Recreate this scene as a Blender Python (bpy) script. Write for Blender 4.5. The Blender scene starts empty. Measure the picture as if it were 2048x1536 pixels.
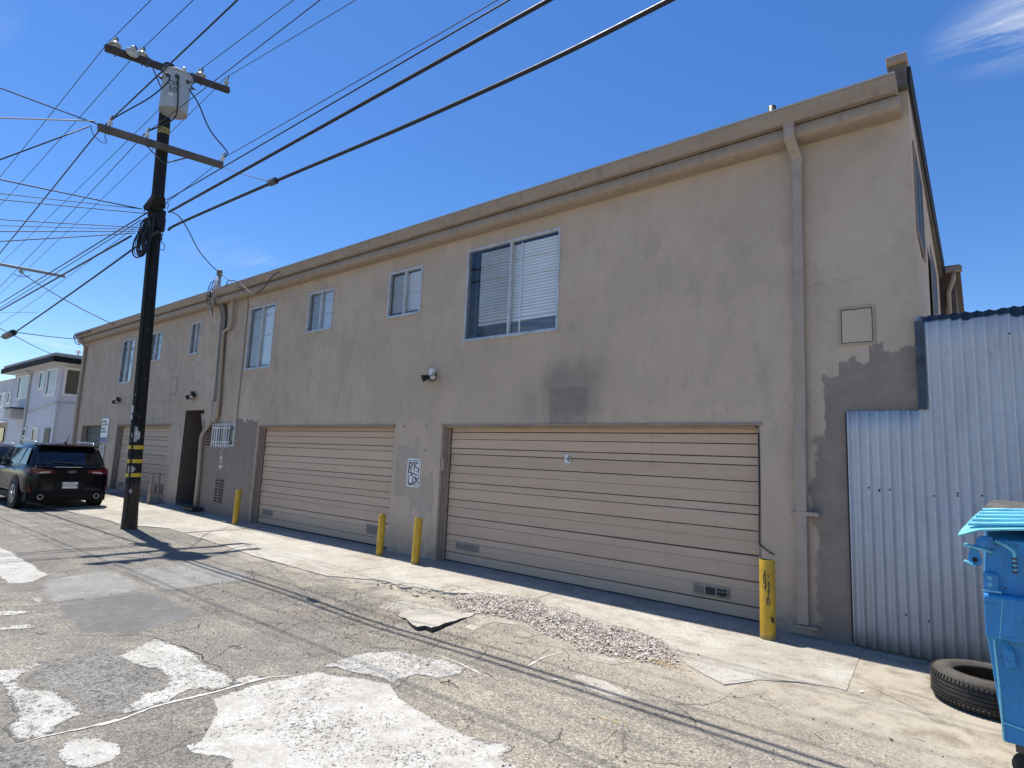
import bpy, bmesh, math, random
from mathutils import Vector, Matrix, noise as mnoise
random.seed(7)
scene = bpy.context.scene
COL = scene.collection

# ------------------------------------------------------------------ camera
cam_data = bpy.data.cameras.new('camera')
cam_data.sensor_width = 36.0
cam_data.lens = 36.0 * 1166.922 / 2048.0
cam_data.clip_start = 0.05
cam_data.clip_end = 3000.0
cam = bpy.data.objects.new('camera', cam_data)
COL.objects.link(cam)
_right = Vector((0.782082, 0.621716, 0.042630)); _up = Vector((0.047148, -0.127244, 0.990750)); _fwd = Vector((-0.621390, 0.772838, 0.128828))
cam.matrix_world = Matrix(((_right.x, _up.x, -_fwd.x, 0.0),
                           (_right.y, _up.y, -_fwd.y, -6.732),
                           (_right.z, _up.z, -_fwd.z, 1.634),
                           (0, 0, 0, 1)))
scene.camera = cam
scene.render.resolution_x = 1024
scene.render.resolution_y = 768

# ------------------------------------------------------------------ sky and sun
SUN_DIR = Vector((-0.376, 0.024, 1.0)).normalized()      # towards the sun, high, just behind the building
sun_el = math.asin(SUN_DIR.z)
sun_az = math.atan2(SUN_DIR.x, SUN_DIR.y)                 # clockwise from +Y
world = bpy.data.worlds.new('World')
scene.world = world
world.use_nodes = True
wt = world.node_tree
for n in list(wt.nodes):
    wt.nodes.remove(n)
w_out = wt.nodes.new('ShaderNodeOutputWorld')
w_bg = wt.nodes.new('ShaderNodeBackground')
w_bg.inputs['Strength'].default_value = 0.124
sky = wt.nodes.new('ShaderNodeTexSky')
sky.sky_type = 'NISHITA'
sky.sun_disc = False
sky.sun_elevation = sun_el
sky.sun_rotation = sun_az
sky.altitude = 0
sky.air_density = 1.0
sky.dust_density = 0.1
sky.ozone_density = 5.0
# thin wisps of high cirrus
tc = wt.nodes.new('ShaderNodeTexCoord')
sep = wt.nodes.new('ShaderNodeSeparateXYZ')
wt.links.new(tc.outputs['Generated'], sep.inputs[0])
zc = wt.nodes.new('ShaderNodeMath'); zc.operation = 'MAXIMUM'; zc.inputs[1].default_value = 0.05
wt.links.new(sep.outputs['Z'], zc.inputs[0])
dx = wt.nodes.new('ShaderNodeMath'); dx.operation = 'DIVIDE'
dy = wt.nodes.new('ShaderNodeMath'); dy.operation = 'DIVIDE'
wt.links.new(sep.outputs['X'], dx.inputs[0]); wt.links.new(zc.outputs[0], dx.inputs[1])
wt.links.new(sep.outputs['Y'], dy.inputs[0]); wt.links.new(zc.outputs[0], dy.inputs[1])
cmb = wt.nodes.new('ShaderNodeCombineXYZ')
wt.links.new(dx.outputs[0], cmb.inputs[0]); wt.links.new(dy.outputs[0], cmb.inputs[1])
mp = wt.nodes.new('ShaderNodeMapping')
mp.inputs['Rotation'].default_value = (0, 0, math.radians(62))
mp.inputs['Scale'].default_value = (1.6, 5.5, 1.0)
mp.inputs['Location'].default_value = (0.3, 1.7, 0)
wt.links.new(cmb.outputs[0], mp.inputs['Vector'])
cn = wt.nodes.new('ShaderNodeTexNoise')
cn.inputs['Scale'].default_value = 1.6; cn.inputs['Detail'].default_value = 9; cn.inputs['Roughness'].default_value = 0.62
cn.inputs['Distortion'].default_value = 0.6
wt.links.new(mp.outputs[0], cn.inputs['Vector'])
cn2 = wt.nodes.new('ShaderNodeTexNoise')
cn2.inputs['Scale'].default_value = 0.55; cn2.inputs['Detail'].default_value = 2
mp2 = wt.nodes.new('ShaderNodeMapping'); mp2.inputs['Location'].default_value = (5.3, 2.9, 0)
wt.links.new(cmb.outputs[0], mp2.inputs['Vector'])
wt.links.new(mp2.outputs[0], cn2.inputs['Vector'])
r1 = wt.nodes.new('ShaderNodeMapRange'); r1.inputs['From Min'].default_value = 0.36; r1.inputs['From Max'].default_value = 0.78
r2 = wt.nodes.new('ShaderNodeMapRange'); r2.inputs['From Min'].default_value = 0.6; r2.inputs['From Max'].default_value = 0.72
wt.links.new(cn.outputs['Fac'], r1.inputs['Value']); wt.links.new(cn2.outputs['Fac'], r2.inputs['Value'])
# one larger wisp standing over the alley behind the building
vd = wt.nodes.new('ShaderNodeVectorMath'); vd.operation = 'DISTANCE'
vd.inputs[1].default_value = (0.135, 1.60, 0)
wt.links.new(cmb.outputs[0], vd.inputs[0])
r3 = wt.nodes.new('ShaderNodeMapRange'); r3.interpolation_type = 'SMOOTHSTEP'
r3.inputs['From Min'].default_value = 0.02; r3.inputs['From Max'].default_value = 0.22
r3.inputs['To Min'].default_value = 1.0; r3.inputs['To Max'].default_value = 0.0
wt.links.new(vd.outputs['Value'], r3.inputs['Value'])
mxw = wt.nodes.new('ShaderNodeMath'); mxw.operation = 'MAXIMUM'
wt.links.new(r2.outputs[0], mxw.inputs[0]); wt.links.new(r3.outputs[0], mxw.inputs[1])
cm = wt.nodes.new('ShaderNodeMath'); cm.operation = 'MULTIPLY'
wt.links.new(r1.outputs[0], cm.inputs[0]); wt.links.new(mxw.outputs[0], cm.inputs[1])
cmx = wt.nodes.new('ShaderNodeMix'); cmx.data_type = 'RGBA'
cmx.inputs['B'].default_value = (5.6, 5.9, 6.3, 1)
wt.links.new(cm.outputs[0], cmx.inputs['Factor'])
hs = wt.nodes.new('ShaderNodeHueSaturation')      # the deep blue of a dry clear day
hs.inputs['Saturation'].default_value = 1.22
hs.inputs['Hue'].default_value = 0.507
wt.links.new(sky.outputs[0], hs.inputs['Color'])
wt.links.new(hs.outputs[0], cmx.inputs['A'])
wt.links.new(cmx.outputs['Result'], w_bg.inputs['Color'])
wt.links.new(w_bg.outputs[0], w_out.inputs['Surface'])

sun_data = bpy.data.lights.new('sun', 'SUN')
sun_data.energy = 5.0
sun_data.angle = math.radians(0.53)
sun_data.color = (1.0, 0.95, 0.87)
sun = bpy.data.objects.new('sun', sun_data)
COL.objects.link(sun)
sun.location = (0, 0, 40)
sun.rotation_euler = SUN_DIR.to_track_quat('Z', 'Y').to_euler()

vs = scene.view_settings
scene.display_settings.display_device = 'sRGB'
vs.view_transform = 'Standard'
vs.look = 'None'
vs.exposure = 0.42
vs.gamma = 1.0
vs.use_curve_mapping = False
scene.render.engine = 'CYCLES'
scene.cycles.max_bounces = 8
scene.cycles.transparent_max_bounces = 12

# ------------------------------------------------------------------ scene helpers
ORIGIN = {}
def link(o, parent=None):
    COL.objects.link(o)
    if parent is not None:
        o.parent = parent
    return o

def thing(name, label, cat, loc, group=None):
    o = bpy.data.objects.new(name, None)
    o.empty_display_size = 0.2
    o.location = loc
    o['label'] = label; o['category'] = cat
    if group: o['group'] = group
    link(o)
    ORIGIN[o.name] = Vector(loc)
    return o

def tag(o, label=None, cat=None, group=None, kind=None):
    if label: o['label'] = label
    if cat: o['category'] = cat
    if group: o['group'] = group
    if kind: o['kind'] = kind
    return o

class MB:
    """collects shapes (in world coordinates) and links them as ONE mesh object"""
    def __init__(s):
        s.v = []; s.f = []
    def add(s, vs_, fs_):
        n = len(s.v)
        s.v.extend([tuple(p) for p in vs_])
        s.f.extend([tuple(i + n for i in f) for f in fs_])
        return s
    def box(s, x0, x1, y0, y1, z0, z1):
        return s.add([(x0,y0,z0),(x1,y0,z0),(x1,y1,z0),(x0,y1,z0),(x0,y0,z1),(x1,y0,z1),(x1,y1,z1),(x0,y1,z1)],
                     [(0,3,2,1),(4,5,6,7),(0,1,5,4),(1,2,6,5),(2,3,7,6),(3,0,4,7)])
    def quad(s, a, b, c, d):
        return s.add([a, b, c, d], [(0,1,2,3)])
    def prism(s, poly, d, axis='y'):
        """poly: closed 3D outline, extruded by vector d"""
        d = Vector(d); n = len(poly)
        vs_ = [Vector(p) for p in poly] + [Vector(p) + d for p in poly]
        fs_ = [tuple(range(n))[::-1], tuple(range(n, 2*n))]
        for i in range(n):
            j = (i+1) % n
            fs_.append((i, j, j+n, i+n))
        return s.add(vs_, fs_)
    def tube(s, pts, r, n=8, cap=True):
        pts = [Vector(p) for p in pts]
        rs = r if isinstance(r, (list, tuple)) else [r]*len(pts)
        rings = []
        t0 = (pts[1]-pts[0]).normalized()
        ref = Vector((0,0,1)) if abs(t0.z) < 0.9 else Vector((1,0,0))
        nrm = (ref - t0*ref.dot(t0)).normalized()
        for i, p in enumerate(pts):
            if i == 0: t = pts[1]-pts[0]
            elif i == len(pts)-1: t = pts[-1]-pts[-2]
            else: t = (pts[i+1]-pts[i]).normalized() + (pts[i]-pts[i-1]).normalized()
            t = t.normalized() if t.length > 1e-9 else t0
            nrm = nrm - t*nrm.dot(t)
            nrm = nrm.normalized() if nrm.length > 1e-6 else t.orthogonal().normalized()
            b = t.cross(nrm)
            rings.append([p + (nrm*math.cos(2*math.pi*k/n) + b*math.sin(2*math.pi*k/n))*rs[i] for k in range(n)])
        vs_ = [q for ring in rings for q in ring]
        fs_ = []
        for i in range(len(pts)-1):
            for k in range(n):
                k2 = (k+1) % n
                fs_.append((i*n+k, i*n+k2, (i+1)*n+k2, (i+1)*n+k))
        if cap:
            fs_.append(tuple(range(n))[::-1])
            fs_.append(tuple(range((len(pts)-1)*n, len(pts)*n)))
        return s.add(vs_, fs_)
    def lathe(s, prof, centre, axis=(0,0,1), n=20):
        """prof: (radius, height) pairs along axis"""
        a = Vector(axis).normalized(); c = Vector(centre)
        e1 = a.orthogonal().normalized(); e2 = a.cross(e1)
        vs_ = []; fs_ = []
        for (r, h) in prof:
            for k in range(n):
                t = 2*math.pi*k/n
                vs_.append(c + a*h + (e1*math.cos(t)+e2*math.sin(t))*max(r, 1e-4))
        for i in range(len(prof)-1):
            for k in range(n):
                k2 = (k+1) % n
                fs_.append((i*n+k, i*n+k2, (i+1)*n+k2, (i+1)*n+k))
        return s.add(vs_, fs_)
    def shift(s, d):
        s.v = [(a+d[0], b+d[1], c+d[2]) for a, b, c in s.v]; return s
    def obj(s, name, m, parent=None, smooth=False, bevel=0, kind=None, origin=None, sub=0, angle=35):
        """links the collected shapes; coordinates become local to the top thing above parent"""
        me = bpy.data.meshes.new(name)
        o = Vector((0,0,0))
        p = parent
        while p is not None:
            if p.name in ORIGIN: o = ORIGIN[p.name]
            p = p.parent
        off = Vector(origin) if origin is not None else o
        me.from_pydata([(a-off.x, b-off.y, c-off.z) for a, b, c in s.v], [], s.f)
        me.validate()
        if m is not None: me.materials.append(m)
        bm = bmesh.new(); bm.from_mesh(me)
        bmesh.ops.recalc_face_normals(bm, faces=bm.faces)
        bm.to_mesh(me); bm.free()
        ob = bpy.data.objects.new(name, me)
        link(ob, parent)
        if origin is not None:
            ob.location = off - o if parent is not None else off
            if parent is None: ORIGIN[ob.name] = off
        if bevel:
            md = ob.modifiers.new('bevel', 'BEVEL'); md.width = bevel; md.segments = 2
            md.limit_method = 'ANGLE'; md.angle_limit = math.radians(angle)
        if sub:
            md = ob.modifiers.new('sub', 'SUBSURF'); md.levels = sub; md.render_levels = sub
        if smooth:
            for pl in me.polygons: pl.use_smooth = True
            if smooth == 'auto':
                try: me.set_sharp_from_angle(angle=math.radians(40))
                except Exception: pass
        if kind: ob['kind'] = kind
        return ob

def copy_tree(o, parent=None):
    c = o.copy(); COL.objects.link(c)
    if parent is not None: c.parent = parent
    for ch in list(o.children):
        copy_tree(ch, c)
    return c

def text_obj(name, s, size, m, parent, loc, rot=(math.pi/2, 0, 0), extrude=0.001, shear=0.0):
    cu = bpy.data.curves.new(name, 'FONT')
    cu.body = s; cu.size = size; cu.extrude = extrude; cu.align_x = 'CENTER'; cu.align_y = 'CENTER'; cu.shear = shear
    cu.resolution_u = 3
    tmp = bpy.data.objects.new('tmp', cu); COL.objects.link(tmp)
    dg = bpy.context.evaluated_depsgraph_get(); dg.update()
    me = bpy.data.meshes.new_from_object(tmp.evaluated_get(dg))
    bpy.data.objects.remove(tmp)
    me.transform(Matrix.LocRotScale(Vector(loc), None, None) @ (Matrix.Rotation(rot[2], 4, 'Z') @ Matrix.Rotation(rot[0], 4, 'X')))
    me.materials.clear(); me.materials.append(m)
    o = Vector((0,0,0)); p = parent
    while p is not None:
        if p.name in ORIGIN: o = ORIGIN[p.name]
        p = p.parent
    me.transform(Matrix.Translation(-o))
    ob = bpy.data.objects.new(name, me)
    link(ob, parent)
    return ob

# ------------------------------------------------------------------ material helpers
class NT:
    def __init__(s, name):
        s.m = bpy.data.materials.new(name); s.m.use_nodes = True
        s.t = s.m.node_tree
        s.b = s.t.nodes['Principled BSDF']
        s.out = s.t.nodes['Material Output']
        s._geo = None; s._tc = None
    def n(s, typ, **kw):
        nd = s.t.nodes.new(typ)
        for k, v in kw.items():
            if k.startswith('_'): setattr(nd, k[1:], v)
            else: s.set(nd.inputs[k], v)
        return nd
    def set(s, inp, v):
        if isinstance(v, bpy.types.NodeSocket): s.t.links.new(v, inp)
        elif isinstance(v, (tuple, list)) and len(v) == 3 and inp.type == 'RGBA': inp.default_value = (*v, 1)
        else: inp.default_value = v
    def pos(s):
        if s._geo is None: s._geo = s.n('ShaderNodeNewGeometry')
        return s._geo.outputs['Position']
    def island(s):
        if s._geo is None: s._geo = s.n('ShaderNodeNewGeometry')
        return s._geo.outputs['Random Per Island']
    def objco(s):
        if s._tc is None: s._tc = s.n('ShaderNodeTexCoord')
        return s._tc.outputs['Object']
    def scaled(s, vec, sc, loc=(0,0,0)):
        nd = s.n('ShaderNodeMapping', Vector=vec); nd.inputs['Scale'].default_value = sc; nd.inputs['Location'].default_value = loc
        return nd.outputs[0]
    def noise(s, vec, scale, detail=4, rough=0.55, dist=0.0):
        return s.n('ShaderNodeTexNoise', Vector=vec, Scale=scale, Detail=detail, Roughness=rough, Distortion=dist).outputs['Fac']
    def ncol(s, vec, scale, detail=2):
        return s.n('ShaderNodeTexNoise', Vector=vec, Scale=scale, Detail=detail).outputs['Color']
    def voro(s, vec, scale, feature='F1', out='Distance'):
        nd = s.n('ShaderNodeTexVoronoi', _feature=feature, Vector=vec, Scale=scale)
        return nd.outputs[out]
    def rng(s, v, a, b, c=0.0, d=1.0, smooth=False):
        nd = s.n('ShaderNodeMapRange', Value=v)
        if smooth: nd.interpolation_type = 'SMOOTHSTEP'
        nd.inputs['From Min'].default_value = a; nd.inputs['From Max'].default_value = b
        nd.inputs['To Min'].default_value = c; nd.inputs['To Max'].default_value = d
        return nd.outputs[0]
    def math(s, op, a, b=0.0, clamp=False):
        nd = s.t.nodes.new('ShaderNodeMath'); nd.operation = op; nd.use_clamp = clamp
        s.set(nd.inputs[0], a); s.set(nd.inputs[1], b)
        return nd.outputs[0]
    def vadd(s, a, b):
        nd = s.t.nodes.new('ShaderNodeVectorMath'); nd.operation = 'ADD'
        s.set(nd.inputs[0], a); s.set(nd.inputs[1], b)
        return nd.outputs[0]
    def vscale(s, a, k):
        nd = s.t.nodes.new('ShaderNodeVectorMath'); nd.operation = 'SCALE'
        s.set(nd.inputs[0], a); nd.inputs['Scale'].default_value = k
        return nd.outputs[0]
    def mix(s, fac, a, b, blend='MIX'):
        nd = s.t.nodes.new('ShaderNodeMix'); nd.data_type = 'RGBA'; nd.blend_type = blend
        s.set(nd.inputs['Factor'], fac)
        for k, v in (('A', a), ('B', b)):
            s.set(nd.inputs[k], (*v, 1) if isinstance(v, (tuple, list)) and len(v) == 3 else v)
        return nd.outputs['Result']
    def xyz(s, vec):
        nd = s.n('ShaderNodeSeparateXYZ', Vector=vec)
        return nd.outputs[0], nd.outputs[1], nd.outputs[2]
    def rect(s, u_, v_, u0, u1, v0, v1, soft=0.02):
        a = s.math('MULTIPLY', s.rng(u_, u0-soft, u0+soft), s.rng(u_, u1-soft, u1+soft, 1, 0))
        b = s.math('MULTIPLY', s.rng(v_, v0-soft, v0+soft), s.rng(v_, v1-soft, v1+soft, 1, 0))
        return s.math('MULTIPLY', a, b)
    def bump(s, h, strength=0.3, dist=0.01, prev=None):
        nd = s.n('ShaderNodeBump', Height=h, Strength=strength, Distance=dist)
        if prev is not None: s.set(nd.inputs['Normal'], prev)
        s.set(s.b.inputs['Normal'], nd.outputs[0])
        return nd.outputs[0]
    def done(s, col=None, rough=None, metal=None, spec=None):
        if col is not None: s.set(s.b.inputs['Base Color'], (*col, 1) if isinstance(col, (tuple, list)) and len(col) == 3 else col)
        if rough is not None: s.set(s.b.inputs['Roughness'], rough)
        if metal is not None: s.set(s.b.inputs['Metallic'], metal)
        if spec is not None: s.set(s.b.inputs['Specular IOR Level'], spec)
        return s.m

def plain(name, col, rough=0.6, metal=0.0, spec=0.5, var=0.12, scale=6.0, bump=0.0, bscale=60.0):
    """one colour with a little mottling and wear so nothing is perfectly flat"""
    t = NT(name)
    v = t.noise(t.objco(), scale, 5, 0.6)
    c = t.mix(t.rng(v, 0.3, 0.7), tuple(x*(1-var) for x in col), tuple(min(1, x*(1+var)) for x in col))
    if bump: t.bump(t.noise(t.objco(), bscale, 4), bump, 0.005)
    r = t.rng(t.noise(t.objco(), scale*2.3, 3), 0.3, 0.7, max(0, rough-0.08), min(1, rough+0.08))
    return t.done(c, r, metal, spec)

# ================================================================== GROUND
def hz(x, y=0.0):
    """towards its far end the foot of the building lies a little higher than the alley"""
    return min(0.25, max(0.0, (-x - 12.0) * 0.02)) * max(0.0, min(1.0, (y + 1.4) / 1.3))
SLAB = 0.0055
def gz(x, y):
    k = 1.0 if y < -2.2 else max(0.0, (-y - 1.2))
    k *= max(0.0, min(1.0, (x + 30) / 10)) * max(0.0, min(1.0, (12 - x) / 6))
    w = mnoise.noise(Vector((x*0.75, y*0.9, 3.1)))*0.014 + mnoise.noise(Vector((x*2.3, y*2.3, 8.1)))*0.004
    d2 = ((x + 4.9)/1.1)**2 + ((y + 2.75)/0.5)**2            # the sunken, broken-up part of the asphalt
    return hz(x, y) + k*(w - 0.008) - 0.03*math.exp(-d2)

def asphalt_nodes(t, dark=1.0, dusty=1.0):
    """old sun-bleached asphalt: returns colour and height sockets"""
    p = t.pos()
    warp = t.vadd(p, t.vscale(t.ncol(p, 1.7, 3), 0.5))
    big = t.noise(p, 0.45, 5, 0.6)
    mid = t.noise(warp, 2.6, 6, 0.65)
    px_, py_, _pz = t.xyz(p)
    zone = t.rng(t.math('ADD', t.math('ADD', px_, t.math('MULTIPLY', py_, 0.5)), t.math('MULTIPLY', t.math('SUBTRACT', big, 0.5), 4.0)), -6.6, -4.2)
    c = t.mix(zone, (0.185*dark, 0.179*dark, 0.167*dark), (0.305*dark, 0.279*dark, 0.238*dark))
    c = t.mix(t.math('MULTIPLY', t.rng(big, 0.42, 0.66), 0.42), c, (0.285*dark, 0.262*dark, 0.225*dark))
    st_ = t.noise(t.vadd(warp, (11.0, 4.0, 0.0)), 1.1, 6, 0.68)
    c = t.mix(t.math('MULTIPLY', t.rng(st_, 0.52, 0.66), 0.42), c, (0.125*dark, 0.12*dark, 0.112*dark))
    c = t.mix(t.math('MULTIPLY', t.rng(mid, 0.48, 0.72), 0.55*dusty), c, (0.385*dark, 0.35*dark, 0.292*dark))
    c = t.mix(t.math('MULTIPLY', t.rng(mid, 0.44, 0.28), 0.5), c, (0.155*dark, 0.148*dark, 0.138*dark))
    # stones of the wearing course
    agg = t.voro(p, 150.0, 'F1', 'Color')
    ar, ag, ab = t.xyz(agg)
    c = t.mix(0.62, c, t.mix(t.rng(ar, 0.0, 1.0), (0.3, 0.29, 0.28), (1.6, 1.57, 1.5)), 'MULTIPLY')
    agg2 = t.voro(p, 55.0, 'F1', 'Color')
    br, _, _ = t.xyz(agg2)
    c = t.mix(0.3, c, t.mix(br, (0.55, 0.54, 0.53), (1.4, 1.38, 1.35)), 'MULTIPLY')
    sp1 = t.noise(p, 48.0, 3, 0.75); sp2 = t.noise(t.vadd(p, (3.7, 1.9, 0.0)), 105.0, 2, 0.7)
    c = t.mix(0.85, c, t.mix(t.rng(sp1, 0.34, 0.66), (0.60, 0.595, 0.58), (1.36, 1.36, 1.34)), 'MULTIPLY')
    c = t.mix(0.8, c, t.mix(t.rng(sp2, 0.36, 0.64), (0.66, 0.655, 0.64), (1.32, 1.32, 1.30)), 'MULTIPLY')
    pits = t.rng(t.noise(p, 70.0, 3, 0.6), 0.66, 0.72)
    c = t.mix(t.math('MULTIPLY', pits, 0.7), c, (0.06, 0.055, 0.05))
    # crazing
    w2 = t.vadd(p, t.vscale(t.ncol(p, 3.0, 4), 0.28))
    e1 = t.voro(w2, 1.25, 'DISTANCE_TO_EDGE')
    e2 = t.voro(w2, 4.5, 'DISTANCE_TO_EDGE')
    m1 = t.rng(t.noise(p, 0.8, 2), 0.46, 0.58)
    x, y, z = t.xyz(p)
    dx_ = t.math('POWER', t.math('DIVIDE', t.math('ADD', x, 5.3), 2.2), 2.0)
    dy_ = t.math('POWER', t.math('DIVIDE', t.math('ADD', y, 2.7), 0.8), 2.0)
    m2 = t.rng(t.math('ADD', t.math('ADD', dx_, dy_), t.math('MULTIPLY', t.noise(p, 2.0, 3), 1.2)), 0.9, 2.1, 1, 0)
    k1 = t.math('MULTIPLY', t.rng(e1, 0.002, 0.009, 1, 0), m1)
    k2 = t.math('MULTIPLY', t.rng(e2, 0.006, 0.03, 1, 0), t.math('MULTIPLY', m2, t.rng(t.noise(p, 4.0, 2), 0.4, 0.55)))
    ck = t.math('MAXIMUM', k1, k2)
    dirt = t.math('MULTIPLY', m2, t.rng(t.noise(warp, 1.6, 5, 0.65), 0.42, 0.68))
    c = t.mix(t.math('MULTIPLY', dirt, 0.7), c, (0.215, 0.175, 0.128))
    c = t.mix(t.math('MULTIPLY', ck, 0.8), c, (0.06, 0.05, 0.04))
    h = t.math('ADD', t.math('MULTIPLY', t.noise(p, 160.0, 3, 0.7), 0.5), t.math('MULTIPLY', t.noise(p, 16.0, 5, 0.6), 0.9))
    h = t.math('SUBTRACT', h, t.math('MULTIPLY', ck, 1.2))
    return c, h

def make_asphalt():
    t = NT('old_asphalt')
    c, h = asphalt_nodes(t)
    p = t.pos(); x, y, z = t.xyz(p)
    # the right end of the alley floor is rough pale concrete, dusty and stained
    wob = t.math('MULTIPLY', t.math('SUBTRACT', t.noise(p, 0.9, 5, 0.6), 0.5), 3.0)
    conc = t.math('MULTIPLY', t.rng(t.math('ADD', x, wob), -1.6, -0.4), t.rng(t.math('ADD', y, wob), -3.4, -2.3))
    g = t.noise(t.vadd(p, t.vscale(t.ncol(p, 2.0, 3), 0.6)), 3.4, 7, 0.66)
    cc = t.mix(t.rng(g, 0.36, 0.62), (0.235, 0.198, 0.153), (0.375, 0.336, 0.275))
    g2 = t.noise(t.scaled(t.vadd(p, t.vscale(t.ncol(p, 1.6, 3), 0.5)), (1.0, 2.2, 1.0)), 2.3, 7, 0.72)
    cc = t.mix(t.math('MULTIPLY', t.rng(g2, 0.50, 0.68), 0.75), cc, (0.175, 0.14, 0.102))
    cc = t.mix(t.math('MULTIPLY', t.rng(g2, 0.42, 0.30), 0.6), cc, (0.45, 0.415, 0.35))
    cc = t.mix(0.95, cc, t.mix(t.rng(t.noise(p, 55, 3, 0.75), 0.33, 0.66), (0.62, 0.61, 0.59), (1.3, 1.3, 1.28)), 'MULTIPLY')
    cc = t.mix(t.math('MULTIPLY', t.rng(t.noise(p, 38, 2), 0.66, 0.71), 0.6), cc, (0.12, 0.10, 0.08))
    c = t.mix(conc, c, cc)
    # sandy wash between the slabs and the asphalt
    wash = t.math('MULTIPLY', t.rng(t.math('ADD', y, t.math('MULTIPLY', wob, 0.25)), -2.45, -1.9), t.rng(x, -10.5, -8.5))
    c = t.mix(t.math('MULTIPLY', wash, t.rng(g, 0.40, 0.56, 0.1, 0.8)), c, (0.42, 0.372, 0.298))
    t.bump(h, 0.55, 0.012)
    return t.done(c, t.rng(t.noise(p, 30, 3), 0.3, 0.7, 0.78, 0.97), 0, 0.3)
M_ASPHALT = make_asphalt()

def frange(a, b, s):
    n = max(1, int(round((b-a)/s)))
    return [a + (b-a)*i/n for i in range(n)]
gx = [-400, -250, -150, -90, -60, -45] + frange(-36, -14, 0.5) + frange(-14, 3, 0.1) + [3, 5, 8, 14, 30, 60, 120, 400]
gy = [-400, -200, -90, -40, -20, -12, -9] + frange(-7.5, -1, 0.1) + [-1, -0.6, -0.2, 0.4, 1.5, 3, 8, 20, 60, 150, 400]
gv = [(x, y, gz(x, y)) for y in gy for x in gx]
nx = len(gx)
gf = [(j*nx+i, j*nx+i+1, (j+1)*nx+i+1, (j+1)*nx+i) for j in range(len(gy)-1) for i in range(nx-1)]
mb = MB(); mb.add(gv, gf)
alley = mb.obj('alley', M_ASPHALT, smooth=True, kind='structure')

from mathutils.geometry import delaunay_2d_cdt
def ragged(poly, amp, step=0.035, seed=0.0, closed=True):
    out = []
    n = len(poly)
    for i in range(n if closed else n-1):
        a = Vector(poly[i]); b = Vector(poly[(i+1) % n])
        L = (b-a).length; k = max(1, int(L/step))
        nrm = Vector((-(b-a).y, (b-a).x)) / max(L, 1e-6)
        for j in range(k):
            q = a + (b-a)*(j/k)
            d = (mnoise.noise(Vector((q.x*3, q.y*3, seed)))*1.0 + mnoise.noise(Vector((q.x*11, q.y*11, seed+5)))*0.45 + mnoise.noise(Vector((q.x*30, q.y*30, seed+9)))*0.25)*amp
            out.append(q + nrm*d)
    if not closed: out.append(Vector(poly[-1]))
    return out
def sheet(name, poly, lift, m, parent, amp=0.03, grid=0.1, step=0.035, kind=None, seed=None):
    pts = ragged(poly, amp, step, seed if seed is not None else poly[0][0]*3.7)
    n = len(pts)
    xs = [p.x for p in pts]; ys = [p.y for p in pts]
    V2 = list(pts)
    x = min(xs)
    while x < max(xs):
        y = min(ys)
        while y < max(ys):
            V2.append(Vector((x, y))); y += grid
        x += grid
    res = delaunay_2d_cdt(V2, [], [list(range(n))], 1, 1e-5)
    mb = MB(); mb.add([(v.x, v.y, gz(v.x, v.y) + lift) for v in res[0]], [tuple(f) for f in res[2]])
    # a tiny skirt so that the paint film is closed at its rim
    k_ = len(pts); mb.add([(p.x, p.y, gz(p.x, p.y) + lift) for p in pts] + [(p.x, p.y, gz(p.x, p.y) - 0.004) for p in pts], [(i, (i+1) % k_, (i+1) % k_ + k_, i + k_) for i in range(k_)])
    o = mb.obj(name, m, parent, kind=kind)
    # distance to the rim, so that wear can start at the edges
    at = o.data.attributes.new('rim', 'FLOAT', 'POINT')
    off = ORIGIN.get(parent.name, Vector((0, 0, 0))) if parent else Vector((0, 0, 0))
    for i, v in enumerate(o.data.vertices):
        q = Vector((v.co.x + off.x, v.co.y + off.y))
        at.data[i].value = min(0.4, min((q-p).length for p in pts))
    return o

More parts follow.
